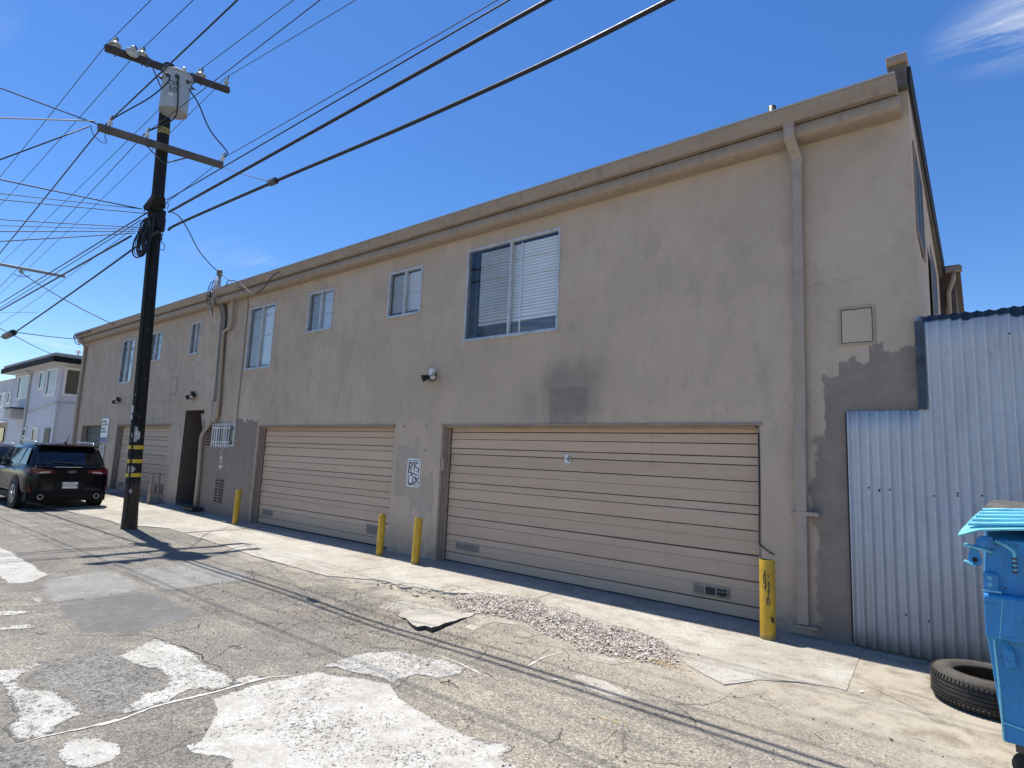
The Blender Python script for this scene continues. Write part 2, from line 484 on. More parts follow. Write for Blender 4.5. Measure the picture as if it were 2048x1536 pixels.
def rim_socket(t):
    nd = t.n('ShaderNodeAttribute'); nd.attribute_name = 'rim'
    return nd.outputs['Fac']
def make_paint(name, wear, col=(0.515, 0.50, 0.462), grey=0.7):
    t = NT(name)
    c, h = asphalt_nodes(t, 1.0, 0.5)
    p = t.pos()
    fl = t.noise(p, 26.0, 6, 0.7); bl = t.noise(p, 1.5, 5, 0.6); sp = t.noise(p, 95.0, 2, 0.5)
    k = t.math('ADD', t.math('MULTIPLY', fl, 0.55), t.math('ADD', t.math('MULTIPLY', bl, 0.35), t.math('MULTIPLY', sp, 0.35)))
    k = t.math('ADD', k, t.rng(rim_socket(t), 0.0, 0.03, 0.10, 0.0))
    # coarse chippings show through as dark specks
    chip = t.xyz(t.voro(t.vadd(p, t.vscale(t.ncol(p, 60, 1), 0.03)), 85.0, 'F1', 'Color'))[1]
    k = t.math('ADD', k, t.math('MULTIPLY', t.rng(chip, 0.88, 0.90), t.rng(t.noise(p, 1.9, 5, 0.65), 0.42, 0.64, 0.0, 0.32 if wear < 0.72 else 0.27)))
    mask = t.rng(k, wear - 0.025, wear + 0.025, 1, 0)
    dirt = t.noise(p, 5.0, 7, 0.7)
    if grey: c = t.mix(grey, c, (0.075, 0.073, 0.069))
    pc = t.mix(t.rng(dirt, 0.42, 0.66), col, tuple(v*0.72 for v in (col[0], col[1]*0.985, col[2]*0.94)))
    pc = t.mix(0.85, pc, t.mix(t.rng(t.noise(p, 52, 3, 0.75), 0.35, 0.62), (0.72, 0.72, 0.70), (1.10, 1.10, 1.10)), 'MULTIPLY')
    sm_ = t.noise(t.scaled(p, (1.0, 0.45, 1.0)), 2.2, 6, 0.68)
    pc = t.mix(t.math('MULTIPLY', t.rng(sm_, 0.5, 0.68), 0.5), pc, (0.33, 0.315, 0.28))
    pc = t.mix(t.math('MULTIPLY', t.rng(t.noise(p, 60, 2), 0.64, 0.70), t.rng(t.noise(p, 2.6, 4, 0.6), 0.45, 0.6, 0.1, 0.6)), pc, (0.16, 0.155, 0.145))
    t.bump(t.math('ADD', h, t.math('MULTIPLY', mask, 0.5)), 0.4, 0.008)
    return t.done(t.mix(mask, c, pc), t.rng(mask, 0, 1, 0.9, 0.7), 0, 0.35)
M_PAINT = make_paint('white_road_paint', 0.735)
M_PAINT_WORN = make_paint('worn_white_road_paint', 0.69)
M_PAINT_THIN = make_paint('thin_chalky_road_paint', 0.66, (0.50, 0.465, 0.40), 0.0)
M_YELLOW_MARK = make_paint('faded_yellow_mark', 0.66, (0.62, 0.47, 0.12), 0.0)

WHITE = [
  (M_PAINT, [(-4.038, -4.715),(-4.053, -4.385),(-3.994, -4.149),(-3.951, -3.990),(-3.769, -3.920),(-3.643, -3.849),(-3.402, -3.755),(-3.200, -3.857),(-3.026, -3.903),(-2.864, -3.915),(-2.697, -3.942),(-2.501, -3.938),(-2.321, -3.929),(-2.295, -3.870),(-2.195, -3.841),(-2.170, -3.899),(-2.167, -3.975),(-2.055, -4.009),(-1.940, -4.027),(-1.592, -4.262),(-1.315, -4.675),(-2.162, -5.440),(-2.706, -5.294),(-3.072, -5.098),(-3.170, -5.020),(-3.257, -5.031),(-3.399, -5.092),(-3.504, -5.100),(-3.498, -5.014),(-3.655, -4.895),(-3.855, -4.776)], 0.028),
  (M_PAINT_WORN, [(-5.555, -5.524),(-5.496, -5.438),(-5.598, -5.388),(-5.580, -5.288),(-5.509, -5.242),(-5.403, -5.368),(-5.251, -5.478),(-5.071, -5.496),(-4.951, -5.439),(-4.908, -5.374),(-4.716, -5.346),(-4.485, -5.328),(-4.431, -5.365),(-4.360, -5.348),(-4.335, -5.425),(-4.277, -5.499),(-4.172, -5.549),(-4.165, -5.629),(-4.170, -5.704),(-4.330, -5.702),(-4.434, -5.713),(-4.525, -5.645),(-4.589, -5.624),(-4.777, -5.616),(-4.947, -5.596),(-5.224, -5.585),(-5.507, -5.645)], 0.03),
  (M_PAINT_WORN, [(-5.682, -4.469),(-5.461, -4.449),(-5.147, -4.451),(-4.927, -4.437),(-4.724, -4.485),(-4.467, -4.486),(-4.295, -4.460),(-4.174, -4.525),(-4.154, -4.595),(-4.162, -4.668),(-4.265, -4.698),(-4.293, -4.778),(-4.244, -4.875),(-4.173, -4.935),(-4.192, -5.000),(-4.170, -5.107),(-4.189, -5.197),(-4.270, -5.152),(-4.353, -5.044),(-4.444, -5.013),(-4.396, -4.903),(-4.455, -4.831),(-4.642, -4.764),(-4.836, -4.762),(-4.958, -4.835),(-5.186, -4.852),(-5.340, -4.868),(-5.434, -4.721),(-5.574, -4.570)], 0.02),
  (M_PAINT_WORN, [(-3.998, -3.916),(-4.056, -3.727),(-4.089, -3.454),(-3.951, -3.236),(-3.690, -3.143),(-3.471, -3.088),(-3.253, -3.090),(-3.208, -3.227),(-3.247, -3.439),(-3.407, -3.488),(-3.434, -3.656),(-3.395, -3.708),(-3.479, -3.729),(-3.710, -3.798),(-3.925, -3.854)], 0.03),
  (M_PAINT, [(-3.873, -5.590),(-3.985, -5.539),(-4.011, -5.452),(-3.940, -5.397),(-3.766, -5.342),(-3.658, -5.384),(-3.590, -5.469),(-3.626, -5.549),(-3.735, -5.594)], 0.02),
  (M_PAINT, [(-11.858, -4.499),(-11.725, -4.400),(-11.005, -4.376),(-10.155, -4.433),(-9.735, -4.412),(-9.395, -4.460),(-9.005, -4.417),(-8.719, -4.634),(-8.597, -4.756),(-8.717, -4.856),(-8.975, -4.870),(-9.166, -4.867),(-9.349, -4.930)], 0.03),
  (M_PAINT_WORN, [(-7.380, -5.243),(-7.371, -5.116),(-7.222, -4.988),(-7.132, -5.059),(-7.195, -5.175),(-7.237, -5.268)], 0.03),
  (M_PAINT_WORN, [(-6.807, -5.343),(-6.777, -5.230),(-6.746, -5.115),(-6.563, -5.037),(-6.543, -5.134),(-6.624, -5.260),(-6.655, -5.370)], 0.03),
  (M_PAINT, [(-5.973, -5.245),(-5.978, -5.199),(-5.909, -5.164),(-5.871, -5.188),(-5.915, -5.247)], 0.008),
  (M_PAINT, [(-7.824, -4.861),(-7.758, -4.808),(-7.623, -4.813),(-7.520, -4.851),(-7.637, -4.863)], 0.012),
  (M_PAINT_WORN, [(-6.407, -5.139),(-6.411, -5.090),(-6.321, -5.068),(-6.288, -5.106),(-6.331, -5.138)], 0.01),
  (M_PAINT_WORN, [(-4.200, -4.506),(-4.274, -4.438),(-4.246, -4.361),(-4.161, -4.314),(-4.107, -4.317),(-4.128, -4.410),(-4.137, -4.525)], 0.012),
  (M_PAINT_THIN, [(-2.583, -2.649),(-2.518, -2.582),(-2.323, -2.558),(-2.101, -2.605),(-1.906, -2.658),(-1.997, -2.748),(-2.171, -2.826),(-2.348, -2.801)], 0.03),
  (M_PAINT_THIN, [(-3.219, -1.935),(-3.027, -2.028),(-2.695, -2.105),(-2.346, -1.991),(-2.452, -2.201),(-2.739, -2.224)], 0.02),
  (M_PAINT_THIN, [(-5.233, -2.450),(-5.275, -2.025),(-4.708, -1.957),(-4.372, -1.971),(-4.509, -2.239),(-4.712, -2.407)], 0.02),
  (M_PAINT_THIN, [(-4.038, -2.352),(-4.130, -1.840),(-3.928, -1.762),(-3.648, -1.828),(-3.320, -1.953),(-3.366, -2.047),(-3.715, -1.901),(-3.929, -1.980),(-3.903, -2.303)], 0.02),
  (M_PAINT_THIN, [(-1.398, -1.964),(-1.208, -1.991),(-1.175, -2.026),(-1.186, -2.082),(-1.095, -2.206),(-1.255, -2.105)], 0.012),
  (M_PAINT_THIN, [(-5.924, -4.501),(-5.712, -4.465),(-5.642, -4.463),(-5.686, -4.489)], 0.008),
  (M_PAINT_WORN, [(-4.979, -4.177),(-4.949, -4.125),(-4.939, -4.048),(-4.874, -4.066),(-4.819, -4.138),(-4.864, -4.167),(-4.900, -4.127),(-4.927, -4.187)], 0.008),
]
for i, (m, poly, amp) in enumerate(WHITE):
    sheet('paint_patch', poly, 0.0026 + 0.0002*(i % 4), m, alley, amp, seed=i*2.3)
for poly in ([(-2.049, -3.145),(-1.942, -3.130),(-1.827, -3.135),(-1.820, -3.166),(-1.925, -3.161),(-2.036, -3.173)],
             [(-1.865, -3.479),(-1.863, -3.371),(-1.871, -3.234),(-1.848, -3.231),(-1.837, -3.381),(-1.844, -3.473)],
             [(-1.614, -3.112),(-1.554, -3.104),(-1.549, -3.127),(-1.608, -3.136)]):
    sheet('yellow_mark', poly, SLAB + 0.004 if poly[0][1] > -1.6 else 0.003, M_YELLOW_MARK, alley, 0.01)

def make_patch(name, a, b, crumble=False, coarse=False):
    t = NT(name); p = t.pos()
    c = t.mix(t.rng(t.noise(p, 2.0, 5, 0.6), 0.35, 0.65), a, b)
    c = t.mix(0.5, c, t.mix(t.xyz(t.voro(p, 170, 'F1', 'Color'))[0], (0.55, 0.55, 0.55), (1.4, 1.4, 1.4)), 'MULTIPLY')
    h = t.noise(p, 150, 4, 0.7)
    if coarse:
        c = t.mix(0.95, c, t.mix(t.rng(t.noise(p, 42, 3, 0.8), 0.36, 0.64), (0.35, 0.35, 0.34), (2.4, 2.38, 2.3)), 'MULTIPLY')
        h = t.noise(p, 42, 4, 0.75)
    if crumble:
        oc, oh = asphalt_nodes(t, 1.0, 0.6)
        e = t.math('ADD', rim_socket(t), t.math('MULTIPLY', t.math('SUBTRACT', t.noise(p, 6, 7, 0.72), 0.5), 0.42))
        mk = t.rng(e, 0.03, 0.075)
        c = t.mix(mk, oc, t.mix(t.rng(t.noise(p, 5, 6, 0.7), 0.5, 0.75), c, tuple(v*1.35 for v in b)))
    t.bump(h, 0.35, 0.006)
    return t.done(c, 0.88, 0, 0.3)
M_PATCH_DARK = make_patch('asphalt_repair_dark', (0.125, 0.121, 0.114), (0.155, 0.15, 0.142), True)
M_PATCH_GREY = make_patch('asphalt_repair_grey', (0.20, 0.197, 0.183), (0.25, 0.244, 0.226), True)
sheet('asphalt_patch', [(-7.371, -4.831),(-7.447, -4.471),(-7.414, -3.862),(-7.080, -3.861),(-6.694, -3.837),(-6.169, -3.886),(-5.963, -3.991),(-5.907, -4.322),(-5.854, -4.580),(-5.963, -4.757),(-6.111, -4.931),(-6.469, -4.895),(-6.876, -4.866)], 0.0021, M_PATCH_DARK, alley, 0.035)
sheet('asphalt_patch', [(-8.727, -4.566),(-8.909, -4.210),(-8.928, -3.868),(-8.627, -3.767),(-7.560, -3.827),(-7.435, -4.151),(-7.468, -4.496),(-7.428, -4.789),(-7.864, -4.776),(-8.393, -4.681)], 0.0017, M_PATCH_GREY, alley, 0.04)
sheet('asphalt_patch', [(-8.926, -2.813),(-8.386, -2.668),(-7.642, -2.625),(-7.298, -2.734),(-7.301, -3.065),(-7.274, -3.486),(-7.301, -3.795),(-8.660, -3.716),(-8.792, -3.298)], 0.0018, M_PATCH_GREY, alley, 0.04)
M_COARSE = make_patch('coarse_bare_asphalt', (0.095, 0.092, 0.086), (0.15, 0.146, 0.137), True, True)
sheet('asphalt_patch', [(-5.506, -5.346),(-5.566, -5.218),(-5.620, -5.071),(-5.685, -4.889),(-5.465, -4.786),(-5.226, -4.779),(-4.975, -4.852),(-4.799, -4.775),(-4.603, -4.774),(-4.447, -4.845),(-4.397, -4.924),(-4.428, -5.018),(-4.310, -5.079),(-4.196, -5.204),(-4.236, -5.311),(-4.424, -5.340),(-4.563, -5.330),(-4.755, -5.345),(-4.915, -5.382),(-5.074, -5.486),(-5.280, -5.470)], 0.0019, M_COARSE, alley, 0.04)
sheet('asphalt_patch', [(-4.229, -5.887),(-4.270, -5.758),(-4.092, -5.666),(-4.087, -5.557),(-3.846, -5.594),(-3.552, -5.646),(-3.321, -5.865),(-3.501, -6.031)], 0.0019, M_COARSE, alley, 0.05)
sheet('asphalt_patch', [(-3.348, -5.088),(-3.249, -5.032),(-3.156, -5.031),(-3.124, -5.073),(-3.143, -5.161),(-3.277, -5.146)], 0.0034, M_COARSE, alley, 0.04)

# long sealed crack and several open ones
M_SEAL = make_patch('crack_sealant', (0.50, 0.475, 0.42), (0.58, 0.56, 0.51))
M_CRACK = plain('dirt_filled_crack', (0.035, 0.03, 0.024), 0.95)
def crack(pts, w, m, lift=0.006, amp=0.05, zf=None, step=0.022):
    if m is M_CRACK: w *= 0.36
    c = ragged(pts, amp, step, pts[0][0]*1.9, closed=False)
    mb = MB(); vv = []; n = len(c)
    for i, q in enumerate(c):
        d = (c[min(i+1, n-1)] - c[max(i-1, 0)]).normalized(); nr = Vector((-d.y, d.x))
        ww = w*(0.25 + 1.1*abs(mnoise.noise(Vector((q.x*9, q.y*9, 1.7)))) + 0.45*random.random())*min(1, 0.25 + 4*min(i, n-1-i)/n)
        for s_ in (1, -1):
            r = q + nr*ww*s_*0.5
            vv.append((r.x, r.y, (zf(r.x) if zf else gz(r.x, r.y)) + lift))
    mb.add(vv, [(2*i, 2*i+1, 2*i+3, 2*i+2) for i in range(n-1)])
    return mb.obj('crack', m, alley)
crack([(-4.163, -5.705),(-4.142, -5.475),(-4.105, -5.233),(-4.167, -5.049),(-4.172, -4.903),(-4.136, -4.663),(-4.131, -4.459),(-4.107, -4.317),(-4.001, -4.132)], 0.035, M_SEAL, 0.0038, 0.03)
for pts, w in (([(-5.706, -4.383),(-5.697, -4.271),(-5.682, -4.143),(-5.796, -4.031)], 0.025), ([(-6.708, -3.616),(-6.505, -3.596),(-6.545, -3.427),(-6.651, -3.297)], 0.025),
               ([(-6.190, -3.704),(-6.057, -3.678),(-5.946, -3.635)], 0.02), ([(-6.009, -4.177),(-6.086, -3.987),(-6.052, -3.853),(-6.224, -3.689)], 0.02),
               ([(-4.724, -4.485),(-4.750, -4.341),(-4.887, -4.178),(-4.929, -4.023)], 0.018),
               ([(-5.324, -3.852),(-5.450, -3.652),(-5.260, -3.617),(-5.332, -3.432)], 0.02), ([(-4.346, -3.922),(-4.362, -3.818),(-4.207, -3.807)], 0.02),
               ([(-5.661, -4.484),(-5.241, -4.454),(-4.906, -4.445),(-4.701, -4.489),(-4.357, -4.474)], 0.025), ([(-6.632, -3.879),(-6.754, -3.669)], 0.02),
               ([(-15.843, -2.681),(-15.186, -2.568),(-13.649, -2.686),(-13.066, -2.512),(-12.758, -2.259),(-11.800, -2.357)], 0.03), ([(-15.937, -3.633),(-16.316, -3.215),(-16.732, -2.756),(-15.744, -2.486)], 0.025),
               ([(-14.291, -3.782),(-13.430, -3.604),(-12.811, -3.293),(-13.375, -2.764)], 0.02), ([(-8.003, -2.389),(-7.383, -2.666),(-7.194, -2.856)], 0.02),
               ([(-7.289, -3.782),(-7.186, -3.523),(-7.233, -3.140),(-7.168, -2.824)], 0.012), ([(-7.606, -5.151),(-7.514, -4.994),(-7.360, -4.819)], 0.02),
               ([(-3.436, -2.211),(-3.366, -2.092),(-3.391, -2.012)], 0.02), ([(-3.242, -2.529),(-3.078, -2.577),(-3.016, -2.293),(-3.171, -2.222)], 0.01),
               ([(-4.384, -3.868),(-4.249, -3.794),(-4.296, -3.634)], 0.015), ([(-4.605, -3.542),(-4.560, -3.453),(-4.610, -3.337)], 0.012),
               ([(-0.930, -1.119),(-0.778, -1.187),(-0.589, -1.352),(-0.422, -1.460),(-0.266, -1.634)], 0.014), ([(-0.853, -1.684),(-0.685, -1.541),(-0.504, -1.540)], 0.009),
               ([(-0.929, -2.390),(-0.829, -2.467)], 0.012), ([(-0.396, -1.981),(-0.345, -2.018)], 0.02)):
    crack(pts, w, M_CRACK, 0.0042)
# pale joint lines scored across the alley
for pts in ([(-3.681, -3.062),(-3.411, -3.059),(-2.983, -3.142)], [(-2.920, -2.811),(-2.962, -2.456),(-2.910, -2.143)], [(-14.231, -3.944),(-14.353, -3.615),(-14.018, -3.316)]):
    crack(pts, 0.02, M_SEAL, 0.0034, 0.004)

# ------------------------------------------------------------------ concrete apron in slabs
def make_conc():
    t = NT('apron_concrete'); p = t.pos()
    x, y, z = t.xyz(p)
    w = t.vadd(p, t.vscale(t.ncol(p, 1.5, 4), 0.7))
    g = t.noise(w, 1.1, 7, 0.62)
    c = t.mix(t.rng(g, 0.34, 0.64), (0.36, 0.332, 0.278), (0.475, 0.455, 0.405))
    st = t.noise(t.scaled(w, (0.7, 2.4, 1)), 1.7, 6, 0.68)
    c = t.mix(t.math('MULTIPLY', t.rng(st, 0.50, 0.70), 0.6), c, (0.265, 0.225, 0.172))
    s2 = t.noise(t.vadd(w, (4.0, 9.0, 0)), 4.5, 7, 0.72)
    c = t.mix(t.math('MULTIPLY', t.rng(s2, 0.50, 0.66), t.rng(x, -8.0, -2.0, 0.3, 0.75)), c, (0.27, 0.232, 0.182))
    c = t.mix(t.math('MULTIPLY', t.rng(s2, 0.44, 0.30), 0.4), c, (0.53, 0.51, 0.46))
    c = t.mix(0.85, c, t.mix(t.rng(t.noise(p, 50, 4, 0.78), 0.32, 0.66), (0.66, 0.65, 0.63), (1.2, 1.2, 1.19)), 'MULTIPLY')
    c = t.mix(t.math('MULTIPLY', t.rng(t.noise(p, 42, 3), 0.67, 0.73), 0.55), c, (0.14, 0.12, 0.095))
    e = t.voro(t.vadd(p, t.vscale(t.ncol(p, 2.4, 4), 0.35)), 0.75, 'DISTANCE_TO_EDGE')
    ck = t.math('MULTIPLY', t.rng(e, 0.001, 0.005, 1, 0), t.rng(t.noise(p, 0.9, 2), 0.5, 0.6))
    c = t.mix(t.math('MULTIPLY', ck, 0.6), c, (0.09, 0.075, 0.06))
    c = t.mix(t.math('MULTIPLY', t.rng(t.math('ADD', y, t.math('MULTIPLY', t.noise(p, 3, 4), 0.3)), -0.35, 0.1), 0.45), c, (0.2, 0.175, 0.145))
    t.bump(t.math('SUBTRACT', t.math('ADD', t.noise(p, 130, 4, 0.7), t.math('MULTIPLY', t.noise(p, 9, 4), 1.2)), t.math('MULTIPLY', ck, 1.5)), 0.35, 0.008)
    return t.done(c, t.rng(st, 0.3, 0.7, 0.75, 0.95), 0, 0.3)
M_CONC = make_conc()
EDGE = sorted([(-60.0, -2.6), (-34.0, -2.6), (-24.0, -2.7), (-14.305, -2.129), (-13.384, -2.233), (-13.233, -1.975), (-12.660, -1.677), (-10.389, -1.798), (-8.643, -1.946), (-6.950, -1.949), (-6.881, -1.984), (-6.305, -1.634), (-5.897, -1.552), (-5.277, -1.464), (-4.866, -1.206), (-4.488, -0.919), (-4.265, -0.783), (-3.937, -1.044), (-3.559, -1.062), (-3.085, -1.213), (-2.804, -1.161), (-2.440, -1.279), (-2.134, -1.595), (-1.980, -1.782), (-1.611, -1.990), (-1.449, -1.697), (-1.246, -1.551), (-0.948, -1.408)])
def edge_y(x):
    for (x0, y0), (x1, y1) in zip(EDGE, EDGE[1:]):
        if x0 <= x <= x1: return y0 + (y1-y0)*(x-x0)/max(1e-6, x1-x0)
    return EDGE[-1][1]
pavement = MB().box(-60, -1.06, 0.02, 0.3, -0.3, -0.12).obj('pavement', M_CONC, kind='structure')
JOINTS = [-60, -40, -33, -26.2, -23.0, -20.0, -17.2, -14.55, -11.85, -9.4, -6.95, -4.33, -0.97]
for a, b in zip(JOINTS, JOINTS[1:]):
    a2 = a + 0.006; b2 = b - 0.006
    skew = 0.10 if a > -14 else 0.0
    poly = [(a2, 0.3), (b2, 0.3), (b2 + skew, edge_y(b2) if b < -1 else -1.42)]
    for (ex, ey) in reversed(EDGE):
        if a2 + skew + 0.05 < ex < b2 + skew - 0.05: poly.append((ex, ey))
    poly.append((a2 + skew, edge_y(a2)))
    out = []
    for i in range(len(poly)):
        p0 = poly[i]; p1 = poly[(i+1) % len(poly)]
        if 2 <= i < len(poly)-1:
            out += [tuple(q) for q in ragged([p0, p1], 0.022, 0.04, a, closed=False)[:-1]]
        else:
            k = max(1, int(abs(p1[0]-p0[0])/0.7))
            out += [(p0[0]+(p1[0]-p0[0])*j/k, p0[1]+(p1[1]-p0[1])*j/k) for j in range(k)]
    V2 = [Vector(q) for q in out]
    nb_ = len(V2)
    xx_ = a2 + 0.3
    while xx_ < b2 - 0.2:
        for yy_ in (0.1, -0.1, -0.4, -0.8, -1.25):
            if yy_ > edge_y(xx_) + 0.08: V2.append(Vector((xx_, yy_)))
        xx_ += 0.5
    res = delaunay_2d_cdt(V2, [], [list(range(nb_))], 1, 1e-5)
    dz = random.uniform(-0.0008, 0.0008)
    top = [(v.x, v.y, hz(v.x, v.y) + SLAB + dz) for v in res[0]]
    mb = MB(); mb.add(top, [tuple(f) for f in res[2]])
    n = len(out)
    side = [(q[0], q[1], hz(q[0], q[1]) + SLAB + dz) for q in out] + [(q[0], q[1], hz(q[0], q[1]) - 0.1) for q in out]
    mb.add(side, [(i, (i+1) % n, (i+1) % n + n, i + n) for i in range(n)])
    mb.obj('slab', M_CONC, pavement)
def slab_top(x, y=-0.4): return hz(x, y) + SLAB
crack([(-6.838, -1.550),(-6.334, -1.611),(-5.947, -1.575),(-5.722, -1.377),(-5.353, -1.423),(-5.353, -1.077),(-4.915, -1.152),(-4.469, -0.943)], 0.035, M_CRACK, 0.0022, 0.02, slab_top)
crack([(-5.842, -1.663),(-5.475, -1.729),(-5.510, -1.440),(-5.157, -1.515),(-5.021, -1.386)], 0.03, M_CRACK, 0.0022, 0.02, slab_top)
crack([(-1.625, -1.948),(-1.459, -1.663),(-1.185, -1.504)], 0.012, M_CRACK, 0.0022, 0.01, slab_top)
crack([(-1.473, -1.753),(-1.273, -1.566),(-1.094, -1.462),(-0.940, -1.382)], 0.02, M_CRACK, 0.0022, 0.012, slab_top)
crack([(-8.643, -1.946),(-8.051, -1.944),(-7.524, -1.985),(-6.931, -1.962)], 0.03, M_CRACK, 0.0022, 0.02, slab_top)

# broken rim of the apron: loose fragments of concrete lying along the crack
rf_ = random.Random(21)
def fragment(cx, cy, size, h, tilt):
    n_ = rf_.randint(5, 7); a0 = rf_.uniform(0, 6.28)
    pts = [(cx + size*math.cos(a0+6.283*k/n_)*rf_.uniform(.6, 1.25), cy + size*0.55*math.sin(a0+6.283*k/n_)*rf_.uniform(.6, 1.25)) for k in range(n_)]
    tx, ty = rf_.uniform(-tilt, tilt), rf_.uniform(-tilt, tilt)
    top = [(x, y, max(gz(x, y), 0) + h + (x-cx)*tx + (y-cy)*ty) for x, y in pts]
    bot = [(x + rf_.uniform(-.01, .01), y + rf_.uniform(-.01, .01), gz(x, y) - 0.01) for x, y in pts]
    mb = MB(); mb.add(top + bot, [tuple(range(n_))] + [(i, (i+1) % n_, (i+1) % n_ + n_, i + n_) for i in range(n_)])
    return mb.obj('slab_fragment', M_CONC, pavement, bevel=0.003)
for (cx, cy), size, h in (((-5.674, -1.601), .13, .016), ((-5.384, -1.622), .10, .012), ((-5.322, -1.419), .14, .018), ((-5.125, -1.398), .12, .014), ((-5.003, -1.302), .09, .016), ((-5.913, -1.571), .09, .010),
                          ((-4.829, -1.317), .06, .014), ((-5.280, -1.811), .05, .012), ((-5.090, -1.709), .04, .014), ((-6.052, -1.647), .07, .010), ((-4.994, -1.628), .035, .012), ((-4.669, -1.251), .04, .016)):
    fragment(cx, cy, size, h, 0.10)
for k in range(26):
    u_ = rf_.random(); cx, cy = ((-6.067, -1.666)[0]*(1-u_) + (-4.561, -1.200)[0]*u_ + rf_.gauss(0, .04), (-6.067, -1.666)[1]*(1-u_) + (-4.561, -1.200)[1]*u_ - abs(rf_.gauss(0, .09)))
    fragment(cx, cy, rf_.uniform(.010, .026), rf_.uniform(.008, .018), 0.3)

# broken edge of asphalt standing up out of the surface
M_BROKEN = make_patch('broken_asphalt', (0.30, 0.28, 0.245), (0.50, 0.465, 0.40))
M_BROKEN_EDGE = plain('broken_asphalt_edge', (0.07, 0.062, 0.052), 0.95, bump=0.8, bscale=40)
bo_ = [(-4.821, -2.472), (-4.886, -2.308), (-4.800, -2.162), (-4.665, -2.059), (-4.510, -2.007), (-4.383, -1.959), (-4.289, -1.831), (-4.243, -1.943), (-4.223, -2.100), (-4.190, -2.277), (-4.178, -2.426), (-4.145, -2.565), (-4.148, -2.644), (-4.258, -2.611), (-4.294, -2.679), (-4.399, -2.647), (-4.510, -2.586), (-4.647, -2.504)]
bq = ragged(bo_, 0.016, 0.03, 3.3)
def chunk_h(p):
    """lift grows towards the broken lower lip"""
    a_ = Vector(bo_[12]); f = 1 - min(1, (Vector(p) - a_).length/0.62)
    return 0.008 + 0.042*f**0.8 + 0.006*mnoise.noise(Vector((p[0]*14, p[1]*14, 2)))
V2 = [Vector(p) for p in bq]; nq = len(V2)
xs_ = [p.x for p in V2]; ys_ = [p.y for p in V2]
for i in range(14):
    for j in range(10): V2.append(Vector((min(xs_) + (max(xs_)-min(xs_))*i/13, min(ys_) + (max(ys_)-min(ys_))*j/9)))
res = delaunay_2d_cdt(V2, [], [list(range(nq))], 1, 1e-5)
mb = MB(); mb.add([(v.x, v.y, gz(v.x, v.y) + chunk_h(v)) for v in res[0]], [tuple(f) for f in res[2]])
broken = tag(mb.obj('asphalt_chunk', M_BROKEN, origin=(bo_[12][0], bo_[12][1], 0), smooth=True), 'lifted slab of broken asphalt with a dark ragged edge beside the gravel', 'asphalt chunk')
mb = MB(); rg = []
for lev in range(4):
    for i, p in enumerate(bq):
        f = lev/3; ins = 0.03*(1-f)*(0.5+mnoise.noise(Vector((p.x*25, p.y*25, lev*3.0))))
        c_ = Vector((sum(xs_)/len(xs_), sum(ys_)/len(ys_)))
        q_ = p + (c_-p).normalized()*ins
        rg.append((q_.x, q_.y, gz(p.x, p.y) - 0.012 + (chunk_h(p) + 0.011)*f))
mb.add(rg, [(l*nq+i, l*nq+(i+1) % nq, (l+1)*nq+(i+1) % nq, (l+1)*nq+i) for l in range(3) for i in range(nq)])
mb.obj('broken_edge', M_BROKEN_EDGE, broken)

# gravel spill: thousands of crushed stones nobody could count
def make_gravel(name, a, b):
    t = NT(name)
    c = t.mix(t.island(), a, b)
    c = t.mix(0.4, c, t.mix(t.noise(t.pos(), 90, 2), (0.7, 0.68, 0.66), (1.25, 1.25, 1.25)), 'MULTIPLY')
    return t.done(c, 0.9, 0, 0.3)
M_GRAVEL = make_gravel('crushed_pink_gravel', (0.32, 0.27, 0.225), (0.66, 0.60, 0.52))
M_PEBBLE = make_gravel('loose_grit', (0.09, 0.08, 0.07), (0.42, 0.38, 0.32))
def inside(p, poly):
    r = False; n = len(poly)
    for i in range(n):
        a = poly[i]; b = poly[i-1]
        if (a[1] > p[1]) != (b[1] > p[1]) and p[0] < (b[0]-a[0])*(p[1]-a[1])/(b[1]-a[1]) + a[0]: r = not r
    return r
def stones(pts_sizes, name, m, zfun):
    vv = []; ff = []
    base = [(1,0,0),(-1,0,0),(0,1,0),(0,-1,0),(0,0,1),(0,0,-1)]
    fc = [(0,2,4),(2,1,4),(1,3,4),(3,0,4),(2,0,5),(1,2,5),(3,1,5),(0,3,5)]
    for (x, y, s) in pts_sizes:
        q = Matrix.Rotation(random.uniform(0, 6.28), 3, 'Z') @ Matrix.Rotation(random.uniform(-.8, .8), 3, 'X')
        k = len(vv); z = zfun(x, y) + s*random.uniform(0.05, 0.5)
        sc = (s*random.uniform(.7, 1.3), s*random.uniform(.6, 1.0), s*random.uniform(.4, .8))
        for b in base:
            v = q @ Vector((b[0]*sc[0]*random.uniform(.75, 1.2), b[1]*sc[1]*random.uniform(.75, 1.2), b[2]*sc[2]*random.uniform(.75, 1.2)))
            vv.append((x+v.x, y+v.y, z+v.z))
        ff += [tuple(i+k for i in f) for f in fc]
    me = bpy.data.meshes.new(name); me.from_pydata(vv, [], ff); me.materials.append(m)
    o = bpy.data.objects.new(name, me); link(o); o['kind'] = 'stuff'
    return o
GP = [(-4.949, -1.720),(-4.866, -1.206),(-4.475, -0.935),(-4.241, -0.816),(-3.911, -1.081),(-3.541, -1.091),(-3.071, -1.239),(-2.788, -1.193),(-2.429, -1.302),(-2.145, -1.569),(-2.033, -1.837),(-2.229, -1.938),(-2.549, -2.026),(-2.847, -2.115),(-3.033, -1.953),(-3.320, -1.953),(-3.713, -1.743),(-4.074, -1.778),(-4.264, -1.874),(-4.700, -1.844)]
gxs = [p[0] for p in GP]; gys = [p[1] for p in GP]
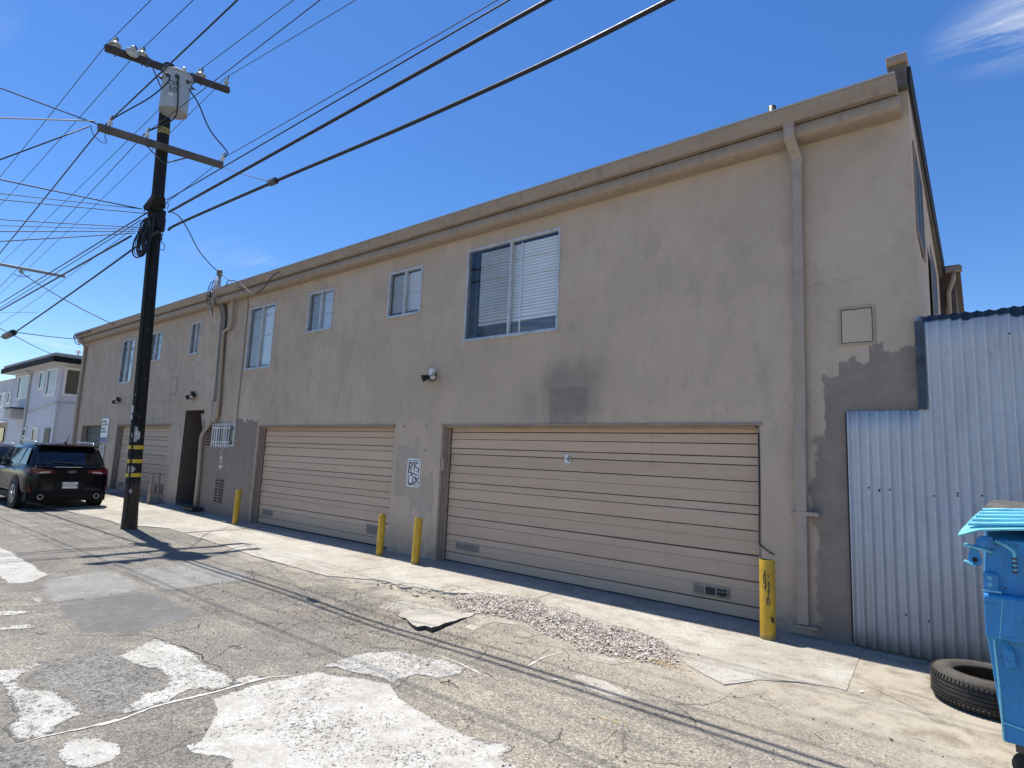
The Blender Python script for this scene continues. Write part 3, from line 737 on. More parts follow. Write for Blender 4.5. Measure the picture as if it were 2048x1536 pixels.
def edge_dist(p):
    d = 9
    for i in range(len(GP)):
        a = Vector(GP[i]); b = Vector(GP[i-1]); ab = b-a
        t_ = max(0, min(1, (Vector(p)-a).dot(ab)/max(ab.length_squared, 1e-9)))
        d = min(d, (Vector(p)-a-ab*t_).length)
    return d
gp = []
while len(gp) < 9000:
    p = (random.uniform(min(gxs)-.15, max(gxs)+.15), random.uniform(min(gys)-.15, max(gys)+.15))
    ins = inside(p, GP); d = edge_dist(p)
    if ins and (d > 0.06 or random.random() < 0.55): gp.append((p[0], p[1], random.choice((.006, .007, .009, .009, .011, .013, .016, .022))))
    elif not ins and random.random() < 0.25*math.exp(-d/0.05): gp.append((p[0], p[1], random.choice((.005, .007, .009))))
stones(gp, 'gravel', M_GRAVEL, lambda x, y: (max(gz(x, y), (SLAB if y > edge_y(x) else -1)) + 0.042*min(1, edge_dist((x, y))/0.22)*(0.6+0.8*abs(mnoise.noise(Vector((x*3, y*3, 5)))))*(1 if inside((x, y), GP) else 0)))
grit = []
for i in range(2600):
    x = random.gauss(-4.5, 3.2); y = -2.9 + random.gauss(0, 1.0)
    if random.random() < 0.45: x = random.gauss(-5.0, 1.2); y = random.gauss(-2.65, 0.35)
    if -14 < x < 1.5 and -6 < y < -0.5: grit.append((x, y, random.choice((.003, .004, .005, .005, .007, .010))))
stones(grit, 'loose_grit', M_PEBBLE, lambda x, y: (SLAB if (y > edge_y(x) and x < -1) else gz(x, y) + 0.003))

# ================================================================== APARTMENT BUILDING
def make_stucco():
    t = NT('tan_stucco'); p = t.pos(); x, y, z = t.xyz(p)
    big = t.noise(p, 0.55, 5, 0.6)
    c = t.mix(t.rng(big, 0.35, 0.65), (0.525, 0.395, 0.284), (0.59, 0.453, 0.332))
    stv = t.scaled(t.vadd(p, t.vscale(t.ncol(p, 0.8, 3), 0.6)), (1.7, 1.7, 0.62))
    st = t.noise(stv, 1.9, 7, 0.66)
    c = t.mix(t.math('MULTIPLY', t.rng(st, 0.5, 0.72), 0.38), c, (0.355, 0.295, 0.218))
    c = t.mix(t.math('MULTIPLY', t.rng(st, 0.44, 0.3), 0.3), c, (0.54, 0.458, 0.37))
    c = t.mix(t.math('MULTIPLY', t.rng(t.noise(p, 6.5, 5, 0.7), 0.55, 0.75), 0.22), c, (0.31, 0.25, 0.195))
    sm_ = t.noise(t.scaled(t.vadd(p, t.vscale(t.ncol(p, 3.0, 2), 0.12)), (6.5, 6.5, 1.9)), 1.3, 4, 0.62)
    c = t.mix(t.math('MULTIPLY', t.rng(sm_, 0.56, 0.70), t.rng(big, 0.35, 0.65, 0.12, 0.38)), c, (0.31, 0.25, 0.20))
    c = t.mix(t.math('MULTIPLY', t.rng(sm_, 0.42, 0.30), 0.22), c, (0.62, 0.50, 0.39))
    # left half is more weathered
    lw = t.noise(t.scaled(t.vadd(p, t.vscale(t.ncol(p, 1.1, 3), 0.5)), (2.0, 2.0, 1.0)), 2.4, 7, 0.7)
    c = t.mix(t.math('MULTIPLY', t.math('MULTIPLY', t.rng(lw, 0.47, 0.68), 0.5), t.rng(x, -5.0, -14.0)), c, (0.30, 0.243, 0.188))
    # broad trowelled and over-rolled patches with definite edges
    tp = t.noise(t.vadd(p, t.vscale(t.ncol(p, 2.2, 3), 0.35)), 0.9, 5, 0.6)
    c = t.mix(t.rng(tp, 0.50, 0.53, 0.0, 0.16), c, (0.33, 0.27, 0.21))
    c = t.mix(t.rng(tp, 0.40, 0.38, 0.0, 0.16), c, (0.56, 0.475, 0.385))
    hc = t.voro(t.vadd(p, t.vscale(t.ncol(p, 1.6, 5), 0.5)), 0.42, 'DISTANCE_TO_EDGE')
    c = t.mix(t.math('MULTIPLY', t.rng(hc, 0.0004, 0.0022, 1, 0), t.rng(t.noise(p, 0.6, 2), 0.52, 0.62, 0.0, 0.35)), c, (0.19, 0.155, 0.12))
    wx = t.math('MULTIPLY', t.math('SUBTRACT', t.noise(p, 3.2, 5, 0.65), 0.5), 0.5)
    wz = t.math('MULTIPLY', t.math('SUBTRACT', t.noise(t.vadd(p, (7.3, 1.0, 2.0)), 3.0, 5, 0.65), 0.5), 0.5)
    xx = t.math('ADD', x, wx); zz = t.math('ADD', z, wz)
    # darker repaint at the foot of the right corner, rolled on in rough strokes
    a1 = t.rect(xx, z, -1.36, 2.0, -1, 2.02, 0.03)
    stroke_ = t.xyz(t.voro(t.scaled(t.vadd(p, t.vscale(t.ncol(p, 5, 2), 0.03)), (5.5, 0.0, 0.0)), 1.0, 'F1', 'Color'))[0]
    zq = t.math('ADD', z, t.math('ADD', t.math('MULTIPLY', t.math('SUBTRACT', stroke_, 0.5), 0.20), t.math('MULTIPLY', t.math('SUBTRACT', t.noise(p, 9.0, 4, 0.7), 0.5), 0.14)))
    xq = t.math('ADD', x, t.math('MULTIPLY', wx, 0.35))
    a2 = t.rect(xq, zq, -1.24, 2.0, 1.9, 2.72, 0.006)
    a3 = t.rect(xq, zq, -1.02, 2.0, 1.9, 2.86, 0.006)
    rep = t.math('MAXIMUM', a1, t.math('MAXIMUM', a2, a3))
    blot = t.noise(p, 5.5, 6, 0.68)
    rc = t.mix(t.rng(blot, 0.42, 0.68), (0.255, 0.198, 0.16), (0.325, 0.26, 0.21))
    c = t.mix(t.math('MULTIPLY', rep, 0.95), c, rc)
    # the meter-room end, repainted brown up to the garage heads
    b1 = t.rect(x, zq, -15.5, -13.68, -1, 2.20, 0.008)
    b2 = t.rect(x, zq, -13.75, -12.72, -1, 2.26, 0.008)
    c = t.mix(t.math('MAXIMUM', b1, b2), c, t.mix(t.rng(blot, 0.4, 0.7), (0.255, 0.192, 0.152), (0.30, 0.232, 0.185)))
    # soot stain above the big door and the painted-over square in it
    s1 = t.rect(xx, zz, -4.85, -3.95, 2.2, 3.0, 0.16)
    s2 = t.rect(xx, zz, -5.3, -4.8, 2.1, 2.75, 0.2)
    c = t.mix(t.math('MULTIPLY', t.math('MAXIMUM', s1, t.math('MULTIPLY', s2, 0.7)), 0.66), c, (0.235, 0.198, 0.163))
    s3 = t.rect(t.math('ADD', x, t.math('MULTIPLY', wx, 0.06)), t.math('ADD', z, t.math('MULTIPLY', wz, 0.06)), -4.72, -4.10, 1.9, 2.66, 0.012)
    c = t.mix(t.math('MULTIPLY', s3, t.rng(blot, 0.3, 0.6, 0.25, 0.6)), c, (0.20, 0.163, 0.133))
    # grey touch-ups on the pier by the sign
    d1 = t.rect(xq, zq, -7.92, -7.35, 1.0, 1.86, 0.01); d2 = t.rect(xq, zq, -7.5, -6.95, 0.7, 1.35, 0.02)
    c = t.mix(t.math('MULTIPLY', t.math('MAXIMUM', d1, d2), 0.55), c, (0.365, 0.318, 0.26))
    # splash dirt, scuffs and flaked paint low down
    low = t.math('MULTIPLY', t.rng(zz, 0.55, 0.0), t.rng(blot, 0.35, 0.65))
    c = t.mix(t.math('MULTIPLY', low, 0.5), c, (0.15, 0.122, 0.098))
    fl = t.math('MULTIPLY', t.rng(t.noise(p, 9.0, 4, 0.6), 0.66, 0.68), t.rng(z, 0.42, 0.2))
    c = t.mix(t.math('MULTIPLY', fl, 0.8), c, (0.40, 0.36, 0.31))
    h = t.math('ADD', t.noise(p, 75.0, 4, 0.65), t.math('MULTIPLY', t.noise(p, 14.0, 4, 0.6), 0.9))
    t.bump(t.math('ADD', h, t.math('MULTIPLY', t.noise(p, 1.6, 3), 2.0)), 0.28, 0.012)
    return t.done(c, t.rng(st, 0.3, 0.7, 0.72, 0.92), 0, 0.35)
M_STUCCO = make_stucco()
def make_trim(name, a, b, streak=0.5, metal=0.0, rough=0.6):
    t = NT(name); p = t.pos()
    g = t.noise(t.scaled(p, (0.8, 3, 3)), 2.4, 6, 0.65)
    c = t.mix(t.rng(g, 0.36, 0.64), a, b)
    d = t.noise(t.scaled(p, (6, 6, 0.8)), 2.0, 5, 0.65)
    c = t.mix(t.math('MULTIPLY', t.rng(d, 0.52, 0.72), streak), c, tuple(v*0.55 for v in a))
    t.bump(t.noise(p, 22, 5), 0.15, 0.006)
    return t.done(c, t.rng(g, 0.3, 0.7, rough-0.1, rough+0.15), metal, 0.4)
M_TRIM = make_trim('tan_eave_paint', (0.325, 0.248, 0.184), (0.38, 0.297, 0.224))
M_SPOUT = make_trim('tan_downspout_paint', (0.375, 0.292, 0.226), (0.43, 0.342, 0.268), 0.35)
M_JAMB = make_trim('weathered_jamb_paint', (0.28, 0.22, 0.17), (0.36, 0.285, 0.222), 0.6, 0, 0.75)
M_BROWN = plain('dark_brown_paint_and_shade', (0.115, 0.085, 0.07), 0.85, var=0.15, bump=0.3)
M_ROOF = plain('tar_roofing', (0.06, 0.058, 0.055), 0.95)
M_TAR = plain('black_coping_tar', (0.02, 0.02, 0.021), 0.8)
M_DARK = plain('dark_gap', (0.03, 0.026, 0.022), 0.95)
M_ALU = plain('weathered_aluminium', (0.50, 0.52, 0.53), 0.5, 0.15, var=0.18, scale=9)
M_WHITE = plain('white_enamel', (0.72, 0.72, 0.70), 0.45)
M_GALV = plain('galvanised_pipe', (0.42, 0.42, 0.41), 0.5, 0.4, var=0.2)
M_BLACK = plain('black_plastic', (0.016, 0.016, 0.017), 0.45)
M_LENS = plain('lamp_glass', (0.55, 0.53, 0.46), 0.15)

def make_glass(name, tint=(0.9, 0.94, 0.96), f0=0.16, ior=1.5):
    t = NT(name)
    lw = t.n('ShaderNodeLayerWeight'); fac = t.math('ADD', t.math('MULTIPLY', t.math('POWER', lw.outputs['Facing'], 4.0), 0.75), f0)
    tr = t.n('ShaderNodeBsdfTransparent'); tr.inputs['Color'].default_value = (*tint, 1)
    gl = t.n('ShaderNodeBsdfGlossy'); gl.inputs['Roughness'].default_value = 0.015; gl.inputs['Color'].default_value = (1, 1, 1, 1)
    nz = t.n('ShaderNodeBump', Height=t.noise(t.pos(), 1.1, 2), Strength=0.05, Distance=0.05)
    t.set(gl.inputs['Normal'], nz.outputs[0])
    mx = t.n('ShaderNodeMixShader')
    t.set(mx.inputs[0], fac)
    t.t.links.new(tr.outputs[0], mx.inputs[1]); t.t.links.new(gl.outputs[0], mx.inputs[2])
    t.t.links.new(mx.outputs[0], t.out.inputs['Surface'])
    return t.m
M_GLASS = make_glass('window_glass', (0.97, 0.985, 0.99), 0.05)
def make_screen():
    t = NT('insect_screen')
    tr = t.n('ShaderNodeBsdfTransparent'); df = t.n('ShaderNodeBsdfDiffuse'); df.inputs['Color'].default_value = (0.07, 0.073, 0.078, 1)
    mx = t.n('ShaderNodeMixShader')
    t.set(mx.inputs[0], t.rng(t.noise(t.objco(), 3.0, 4), 0.3, 0.7, 0.20, 0.28))
    t.t.links.new(tr.outputs[0], mx.inputs[1]); t.t.links.new(df.outputs[0], mx.inputs[2])
    t.t.links.new(mx.outputs[0], t.out.inputs['Surface'])
    return t.m
M_SCREEN = make_screen()
def make_blind(name, col, freq, rough=0.55):
    t = NT(name)
    n_ = t.noise(t.objco(), 3.0, 3)
    return t.done(t.mix(t.rng(n_, 0.3, 0.7), tuple(c*0.9 for c in col), col), rough, 0, 0.4)
M_BLIND = make_blind('white_blind_slat', (0.88, 0.88, 0.87), 0)
M_CURTAIN = make_blind('pale_curtain', (0.62, 0.62, 0.60), 0)

BX = -12.0
building = thing('apartment_building', 'two-storey tan stucco apartment block with beige garage doors along its ground floor', 'building', (BX, 3.5, 0))

WINS = [(-6.46, -4.62, 3.50, 5.03), (-8.44, -7.54, 4.12, 4.98), (-11.08, -10.17, 4.12, 4.98), (-13.58, -12.42, 3.48, 4.98),
        (-16.78, -16.22, 4.10, 4.98), (-19.62, -18.72, 4.10, 4.97), (-21.89, -20.85, 3.55, 4.97)]
DOORS = [(-6.83, -1.88, 0.022, 2.13), (-12.68, -8.0, 0.03, 2.135), (-21.5, -17.4, 0.14, 2.195), (-24.95, -22.75, 0.2, 2.20)]
PASS = (-16.56, -15.46, 0.08, 2.57)
BARW = (-14.66, -13.72, 1.66, 2.21)
HOLES = [(a, b, c, d, 0.10) for a, b, c, d in WINS] + [(a, b, -0.4, d, 0.2) for a, b, c, d in DOORS] + [(PASS[0], PASS[1], -0.4, PASS[3], 1.3), (*BARW, 0.08), (-26.05, -25.52, -0.4, 2.15, 0)]
WX0, WX1, WZ0, WZ1 = -26.05, -0.40, -0.4, 5.55
xs = sorted({WX0, WX1} | {h[0] for h in HOLES} | {h[1] for h in HOLES})
zs = sorted({WZ0, WZ1} | {h[2] for h in HOLES} | {h[3] for h in HOLES})
mb = MB()
for i in range(len(xs)-1):
    for j in range(len(zs)-1):
        cx = (xs[i]+xs[i+1])/2; cz = (zs[j]+zs[j+1])/2
        if any(h[0] < cx < h[1] and h[2] < cz < h[3] for h in HOLES): continue
        mb.quad((xs[i], 0, zs[j]), (xs[i+1], 0, zs[j]), (xs[i+1], 0, zs[j+1]), (xs[i], 0, zs[j+1]))
for (a, b, c, d, dep) in HOLES:
    if dep == 0 or dep > 1: continue
    mb.quad((a, 0, c), (a, dep, c), (a, dep, d), (a, 0, d)); mb.quad((b, 0, c), (b, 0, d), (b, dep, d), (b, dep, c))
    mb.quad((a, 0, d), (a, dep, d), (b, dep, d), (b, 0, d)); mb.quad((a, 0, c), (b, 0, c), (b, dep, c), (a, dep, c))
# return walls: right flank, back, left flank and the soffit of the overhanging upper storey
mb.quad((-0.40, 0, -0.4), (-0.47, 7.2, -0.4), (-0.47, 7.2, 5.55), (-0.40, 0, 5.55))
mb.quad((-0.47, 7.2, -0.4), (-26.05, 7.2, -0.4), (-26.05, 7.2, 5.55), (-0.47, 7.2, 5.55))
mb.quad((-26.05, 0, 2.15), (-26.05, 7.2, 2.15), (-26.05, 7.2, 5.55), (-26.05, 0, 5.55))
mb.quad((-25.52, 0, -0.4), (-25.52, 7.2, -0.4), (-25.52, 7.2, 2.15), (-25.52, 0, 2.15))
mb.quad((-26.05, 0, 2.15), (-25.52, 0, 2.15), (-25.52, 7.2, 2.15), (-26.05, 7.2, 2.15))
wall = mb.obj('wall', M_STUCCO, building)
# recessed doorway lining
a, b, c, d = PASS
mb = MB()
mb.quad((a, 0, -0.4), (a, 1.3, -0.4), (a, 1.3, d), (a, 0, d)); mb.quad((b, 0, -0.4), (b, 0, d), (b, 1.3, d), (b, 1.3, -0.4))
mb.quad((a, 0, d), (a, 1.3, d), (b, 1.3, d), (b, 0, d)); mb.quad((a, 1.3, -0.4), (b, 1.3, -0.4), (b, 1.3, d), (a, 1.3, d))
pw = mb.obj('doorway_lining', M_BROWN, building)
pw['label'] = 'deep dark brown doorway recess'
MB().box(a+0.04, b-0.04, 0.02, 1.28, -0.1, 0.15).obj('doorstep', plain('dark_step', (0.05, 0.048, 0.046), 0.9), building, bevel=0.01)
mb = MB(); mb.prism([(b-0.20, 0.003, d-0.10), (b+0.0, 0.003, d-0.10), (b+0.0, 0.003, d-0.50), (b-0.02, 0.003, d-0.44)], (0, 0.2, 0))
mb.obj('corner_infill', M_TRIM, building)
# a low plank laid at the mouth of the doorway
ramp = tag(MB().box(-15.36, -14.86, -0.30, -0.06, hz(-15)+0.024, hz(-15)+0.10).obj('rubber_block', M_BLACK, bevel=0.012, origin=(-15.1, -0.18, hz(-15))), 'black block at the foot of the drainpipe by the doorway', 'block')

# roof, eaves and gutters
MB().box(-26.0, -0.66, -0.20, 7.15, 5.53, 5.575).obj('roof', M_ROOF, building)
for x0, x1, dz in ((-15.08, -0.48, 0.0), (-26.12, -15.22, -0.015)):
    f = MB().prism([(x0, y_, z_+dz) for y_, z_ in ((-0.31, 5.595), (-0.315, 5.57), (-0.295, 5.52), (-0.262, 5.45), (-0.255, 5.432), (-0.02, 5.43), (-0.02, 5.58))], (x1-x0, 0, 0)).obj('fascia', M_TRIM, building)
    MB().box(x0, x1, -0.322, -0.306, 5.585+dz, 5.602+dz).obj('drip_edge', plain('pale_metal_edge', (0.5, 0.46, 0.40), 0.5, 0.2), f)
    MB().prism([(x0, y_, z_+dz) for y_, z_ in ((-0.165, 5.428), (-0.195, 5.405), (-0.205, 5.36), (-0.20, 5.31), (-0.17, 5.275), (-0.12, 5.262), (-0.004, 5.26), (-0.004, 5.428))], (x1-x0+0.02, 0, 0)).obj('gutter', M_TRIM, building)
# right-hand parapet with its coping
par = MB().box(-0.555, -0.402, -0.10, 7.2, 5.552, 5.80).obj('parapet', plain('stained_parapet', (0.13, 0.115, 0.10), 0.9, var=0.35, scale=4), building)
MB().box(-0.565, -0.385, -0.16, 0.10, 5.80, 5.875).obj('coping', M_TRIM, par, bevel=0.006)
MB().box(-0.66, -0.372, 0.102, 7.25, 5.80, 5.865).obj('coping', M_TAR, par)['label'] = 'black tarred coping'
MB().box(-0.415, -0.376, 0.0, 7.24, 5.62, 5.798).obj('coping', M_TAR, par)
# rear wing that sticks out past the flank, shade painted in as dark brown
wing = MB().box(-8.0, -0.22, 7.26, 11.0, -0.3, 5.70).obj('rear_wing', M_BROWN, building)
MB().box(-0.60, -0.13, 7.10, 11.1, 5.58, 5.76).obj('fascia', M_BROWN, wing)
MB().box(-0.36, -0.10, 6.98, 7.098, 5.60, 5.70).obj('gutter', M_TRIM, wing)
MB().tube([(-0.24, 7.05, 5.6), (-0.24, 7.05, 5.48), (-0.33, 7.2, 5.25), (-0.33, 7.21, 0.1)], 0.04, 8).obj('downspout', M_SPOUT, wing, smooth=True)

# ---- windows
def slats_mesh(w, n, pitch, tilt=0.5):
    mb = MB()
    for k in range(n):
        z = -k*pitch
        mb.add([(0, -0.012, z), (w, -0.012, z), (w, 0.012, z-pitch*0.75), (0, 0.012, z-pitch*0.75)], [(0, 1, 2, 3)])
        mb.add([(0, -0.012, z), (w, -0.012, z), (w, -0.004, z+pitch*0.28), (0, -0.004, z+pitch*0.28)], [(3, 2, 1, 0)])
    return mb
for wi, (a, b, c, d) in enumerate(WINS):
    mb = MB(); fw = 0.034
    mb.box(a, a+fw, -0.014, 0.055, c, d).box(b-fw, b, -0.014, 0.055, c, d)
    mb.box(a+fw, b-fw, -0.013, 0.055, d-fw, d).box(a+fw, b-fw, -0.013, 0.055, c, c+fw)
    win = mb.obj('window', M_ALU, building, bevel=0.004)
    m_ = (a+b)/2
    MB().box(m_-0.022, m_+0.022, -0.008, 0.05, c+fw, d-fw).obj('mullion', M_ALU, win, bevel=0.004)
    MB().box(a-0.012, b+0.012, -0.035, 0.0, c-0.018, c-0.001).obj('sill', M_ALU, win, bevel=0.003)
    g = MB()
    if wi == 0:
        g.box(a+fw+0.012, m_-0.022, 0.020, 0.024, c+fw, d-fw)
        g.obj('pane', M_GLASS, win)
    MB().box(m_+0.022, b-fw, 0.034, 0.038, c+fw, d-fw).obj('pane', M_GLASS, win)
    if wi != 0:
        MB().box(a+fw, m_-0.022, 0.038, 0.042, c+fw, d-fw).obj('pane', M_GLASS, win)
    MB().quad((a+fw, 0.006, c+fw), (m_-0.022, 0.006, c+fw), (m_-0.022, 0.006, d-fw), (a+fw, 0.006, d-fw)).obj('screen', M_SCREEN, win)
    if wi == 0:
        # venetian blind, each slat on its own, with a bare strip on the left and a gap at the bottom
        w = b - fw - (a + 0.22)
        mbs = MB(); mbs.add([(0, -0.020, 0.022), (w, -0.020, 0.022), (w, -0.026, 0.004), (0, -0.026, 0.004), (w, -0.014, -0.014), (0, -0.014, -0.014), (w, 0.012, -0.026), (0, 0.012, -0.026)],
                            [(0, 3, 2, 1), (3, 5, 4, 2), (5, 7, 6, 4)])
        z0 = d - fw - 0.05
        s0 = mbs.shift((a+0.22, 0.115, z0)).obj('slat', M_BLIND, win, origin=(a+0.22, 0.115, z0), smooth=True)
        for k in range(1, 24):
            s = s0.copy(); COL.objects.link(s); s.location = s0.location + Vector((random.uniform(-.002, .002), random.uniform(-.001, .001), -k*0.0485))
            s.rotation_euler = (random.uniform(-0.12, 0.12), 0, random.uniform(-0.002, 0.002))
        MB().box(a+0.22, b-fw, 0.09, 0.135, z0-24*0.0485-0.035, z0-24*0.0485+0.005).obj('blind_rail', M_BLIND, win)
        MB().box(m_+0.155, m_+0.172, 0.062, 0.078, c+fw, d-fw-0.02).obj('blind_wand', M_BLIND, win)
        MB().box(a+0.155, a+0.19, 0.062, 0.085, c+fw, d-fw).obj('inner_stile', M_BLACK, win)
        MB().quad((a, 0.5, c-0.3), (b, 0.5, c-0.3), (b, 0.5, d), (a, 0.5, d)).obj('curtain', plain('blue_grey_drape', (0.13, 0.16, 0.24), 0.9, var=0.3), win)
    elif wi in (0, 1, 3):
        n_ = int((d-c-0.14)/0.028)
        sm = slats_mesh(b-a-2*fw-0.01, n_, 0.028)
        sm.v = [(x+a+fw+0.005, y+0.085, z+d-fw-0.03) for x, y, z in sm.v]
        sm.obj('blind', M_BLIND, win)
        MB().box(a+fw, b-fw, 0.10, 0.102, c, d).obj('blind_backing', M_DARK, win)
    elif wi == 6 or wi == 5:
        MB().quad((m_-0.1, 0.10, c), (b, 0.10, c), (b, 0.10, d), (m_-0.1, 0.10, d)).obj('curtain', plain('grey_drape', (0.25, 0.27, 0.28), 0.8), win)
        MB().box(a+0.01, b-0.01, 0.16, 0.17, c+0.01, d-0.01).obj('blind_backing', M_DARK, win)
    else:
        # pleated curtain drawn behind the glass
        mb = MB(); n_ = 40; vv = []
        for k in range(n_+1):
            x = a+fw + (b-a-2*fw)*k/n_; y = 0.085 + 0.012*math.sin(k*1.25) + 0.005*math.sin(k*2.9)
            vv += [(x, y, c+0.02), (x, y, d-0.02)]
        mb.add(vv, [(2*k, 2*k+2, 2*k+3, 2*k+1) for k in range(n_)])
        mb.obj('curtain', M_CURTAIN, win, smooth=True)
# flank windows, seen edge on
for y0, y1, z0, z1 in ((0.32, 1.45, 4.15, 5.15), (2.7, 4.0, 3.6, 4.75)):
    mb = MB(); x = -0.402
    mb.box(x, x+0.014, y0, y0+0.05, z0, z1).box(x, x+0.014, y1-0.05, y1, z0, z1).box(x, x+0.013, y0+0.05, y1-0.05, z1-0.05, z1).box(x, x+0.013, y0+0.05, y1-0.05, z0, z0+0.05).box(x, x+0.012, (y0+y1)/2-.02, (y0+y1)/2+.02, z0+0.05, z1-0.05)
    w = mb.obj('window', M_JAMB, building)
    MB().box(x+0.002, x+0.006, y0+0.05, y1-0.05, z0+0.05, z1-0.05).obj('pane', plain('dark_flank_glass', (0.03, 0.04, 0.05), 0.5, spec=0.2), w)

# ---- garage doors made of horizontal boards
def make_plank(name, a, b):
    t = NT(name); p = t.objco()
    oi = t.n('ShaderNodeObjectInfo').outputs['Random']
    g = t.noise(t.scaled(t.pos(), (0.9, 1, 9)), 2.0, 6, 0.65)
    c = t.mix(t.rng(g, 0.34, 0.66), a, b)
    c = t.mix(0.12, c, t.mix(oi, (0.5, 0.48, 0.46), (1.5, 1.5, 1.5)), 'MULTIPLY')
    gr = t.noise(t.scaled(t.pos(), (3.0, 1, 60)), 2.0, 4, 0.7)
    c = t.mix(t.math('MULTIPLY', t.rng(gr, 0.56, 0.75), 0.35), c, tuple(v*0.62 for v in a))
    x_, y_, z_ = t.xyz(t.pos())
    sm = t.noise(t.scaled(t.pos(), (5, 1, 0.7)), 1.5, 5, 0.65)
    c = t.mix(t.math('MULTIPLY', t.rng(sm, 0.55, 0.75), 0.2), c, tuple(v*0.6 for v in a))
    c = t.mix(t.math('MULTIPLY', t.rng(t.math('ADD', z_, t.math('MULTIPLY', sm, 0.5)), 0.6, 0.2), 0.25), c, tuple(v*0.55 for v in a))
    t.bump(t.math('ADD', gr, t.noise(t.pos(), 7, 4)), 0.18, 0.006)
    return t.done(c, t.rng(g, 0.3, 0.7, 0.5, 0.72), 0, 0.4)
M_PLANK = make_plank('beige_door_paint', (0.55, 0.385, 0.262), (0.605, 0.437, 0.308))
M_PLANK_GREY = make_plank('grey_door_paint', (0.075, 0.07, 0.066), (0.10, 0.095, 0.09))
M_GAP = plain('door_joint_shadow_wood', (0.075, 0.056, 0.044), 0.95)
M_VENT = plain('old_vent_metal', (0.30, 0.25, 0.205), 0.6, 0.1, var=0.25)
M_VENTDK = plain('vent_dark', (0.045, 0.04, 0.036), 0.9)
yl = [150, 178, 215, 262, 292, 350, 390, 437, 468, 525, 563, 612, 645, 703, 735, 790, 832]
dk = {178, 262, 292, 350, 437, 525, 612, 703, 790}
for di, (a, b, c, d) in enumerate(DOORS):
    yD = 0.15
    door = MB().box(a-0.05, b+0.05, yD+0.028, yD+0.05, c-0.1, d+0.05).obj('garage_door', M_GAP, building)
    pm = M_PLANK_GREY if di == 3 else M_PLANK
    H = d - c; lo = a + (0.085 if di != 3 else 0.04); hi = b - 0.06
    rows = yl if di != 3 else [150, 235, 320, 405, 490, 575, 660, 745, 832]
    for k in range(len(rows)-1):
        zt = d - 0.0 - (rows[k]-150)/682*H; zb = d - (rows[k+1]-150)/682*H
        gt = 0.0052 if rows[k] in dk else 0.0022
        gb = 0.0052 if rows[k+1] in dk else 0.0028
        h = zt - zb - gt - gb
        dy = random.uniform(-0.003, 0.003); w = hi-lo
        # each board leans out a little at the foot so it laps the one below
        mbp = MB().prism([(0, 0.0, 0), (0, 0.006, h*0.96), (0, 0.012, h), (0, 0.03, h), (0, 0.03, 0), (0, 0.004, 0)], (w, 0, 0))
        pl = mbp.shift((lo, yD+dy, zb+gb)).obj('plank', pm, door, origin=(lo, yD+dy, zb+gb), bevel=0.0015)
        pl.rotation_euler = (0, random.uniform(-0.0009, 0.0009), 0)
    # stepped jambs and head
    fr = MB()
    for (o, y0, y1) in ((0.026, 0.012, 0.055), (0.050, 0.058, 0.098), (0.076, 0.101, 0.146)):
        fr.box(a, a+o, y0, y1, -0.2, d-0.001).box(b-o*0.75, b, y0, y1, -0.2, d-0.001)
    fr.box(a+0.08, b-0.06, 0.03, 0.10, d-0.028, d-0.002)
    fr.obj('door_frame', M_JAMB, door, bevel=0.003)
    if di != 3:
        MB().box(a-0.02, b+0.02, -0.014, 0.012, d+0.001, d+0.028).obj('head_flashing', M_JAMB, door, bevel=0.003)
        if di == 0: mbk = [(-2.69, -2.27, 0.185, 0.305, True), (-6.52, -6.05, 0.205, 0.325, False)]
        elif di == 1: mbk = [(-12.42, -12.02, 0.2, 0.32, False), (-8.78, -8.42, 0.2, 0.37, False)]
        else: mbk = [(-21.2, -20.8, 0.3, 0.43, False), (-18.4, -17.75, 0.25, 0.52, False)]
        for (x0, x1, z0, z1, broken_) in mbk:
            v = MB().box(x0, x1, yD-0.014, yD-0.004, z0, z1).obj('vent', M_VENT, door, bevel=0.002)
            n_ = 3; w = (x1-x0-0.03)/n_
            for q in range(n_):
                xa = x0+0.02+q*w; ang = 0
                MB().box(xa, xa+w-0.02, yD-0.018, yD-0.0145, z0+0.02, z1-0.02).obj('vent_opening', M_VENTDK if broken_ and q > 0 else plain('vent_mesh', (0.20, 0.165, 0.135), 0.7, var=0.3, scale=30), door)
            if broken_:
                MB().tube([(x1-0.13, yD-0.03, z1-0.05), (x1-0.02, yD-0.04, z1-0.04), (x1+0.0, yD-0.04, z0+0.045), (x1-0.07, yD-0.045, z0+0.015), (x1-0.13, yD-0.03, z0+0.03)], 0.006, 5).obj('vent_flap', M_VENT, door)
M_NUM = plain('number_black', (0.03, 0.03, 0.03), 0.6)
doors = [o for o in building.children if o.name.startswith('garage_door')]
pq = MB().box(-4.525, -4.435, 0.140, 0.1455, 1.62, 1.74).obj('number_plate', M_WHITE, doors[0])
text_obj('number', '4', 0.13, M_NUM, doors[0], (-4.48, 0.138, 1.68), shear=0.25)
text_obj('number', '2', 0.08, plain('number_white', (0.6, 0.58, 0.54), 0.6), doors[1], ((-10.466, 1.827)[0], 0.140, 1.93))
text_obj('number', '3', 0.09, plain('number_pale', (0.6, 0.58, 0.54), 0.6), doors[1], ((-10.442, 1.666)[0], 0.140, 1.79))
text_obj('number', '1', 0.14, M_WHITE, doors[3], (-23.6, 0.138, 1.5))
MB().box(-6.80, -6.76, -0.012, 0.03, 1.42, 1.62).obj('lock_plate', M_SPOUT, doors[0], bevel=0.003)
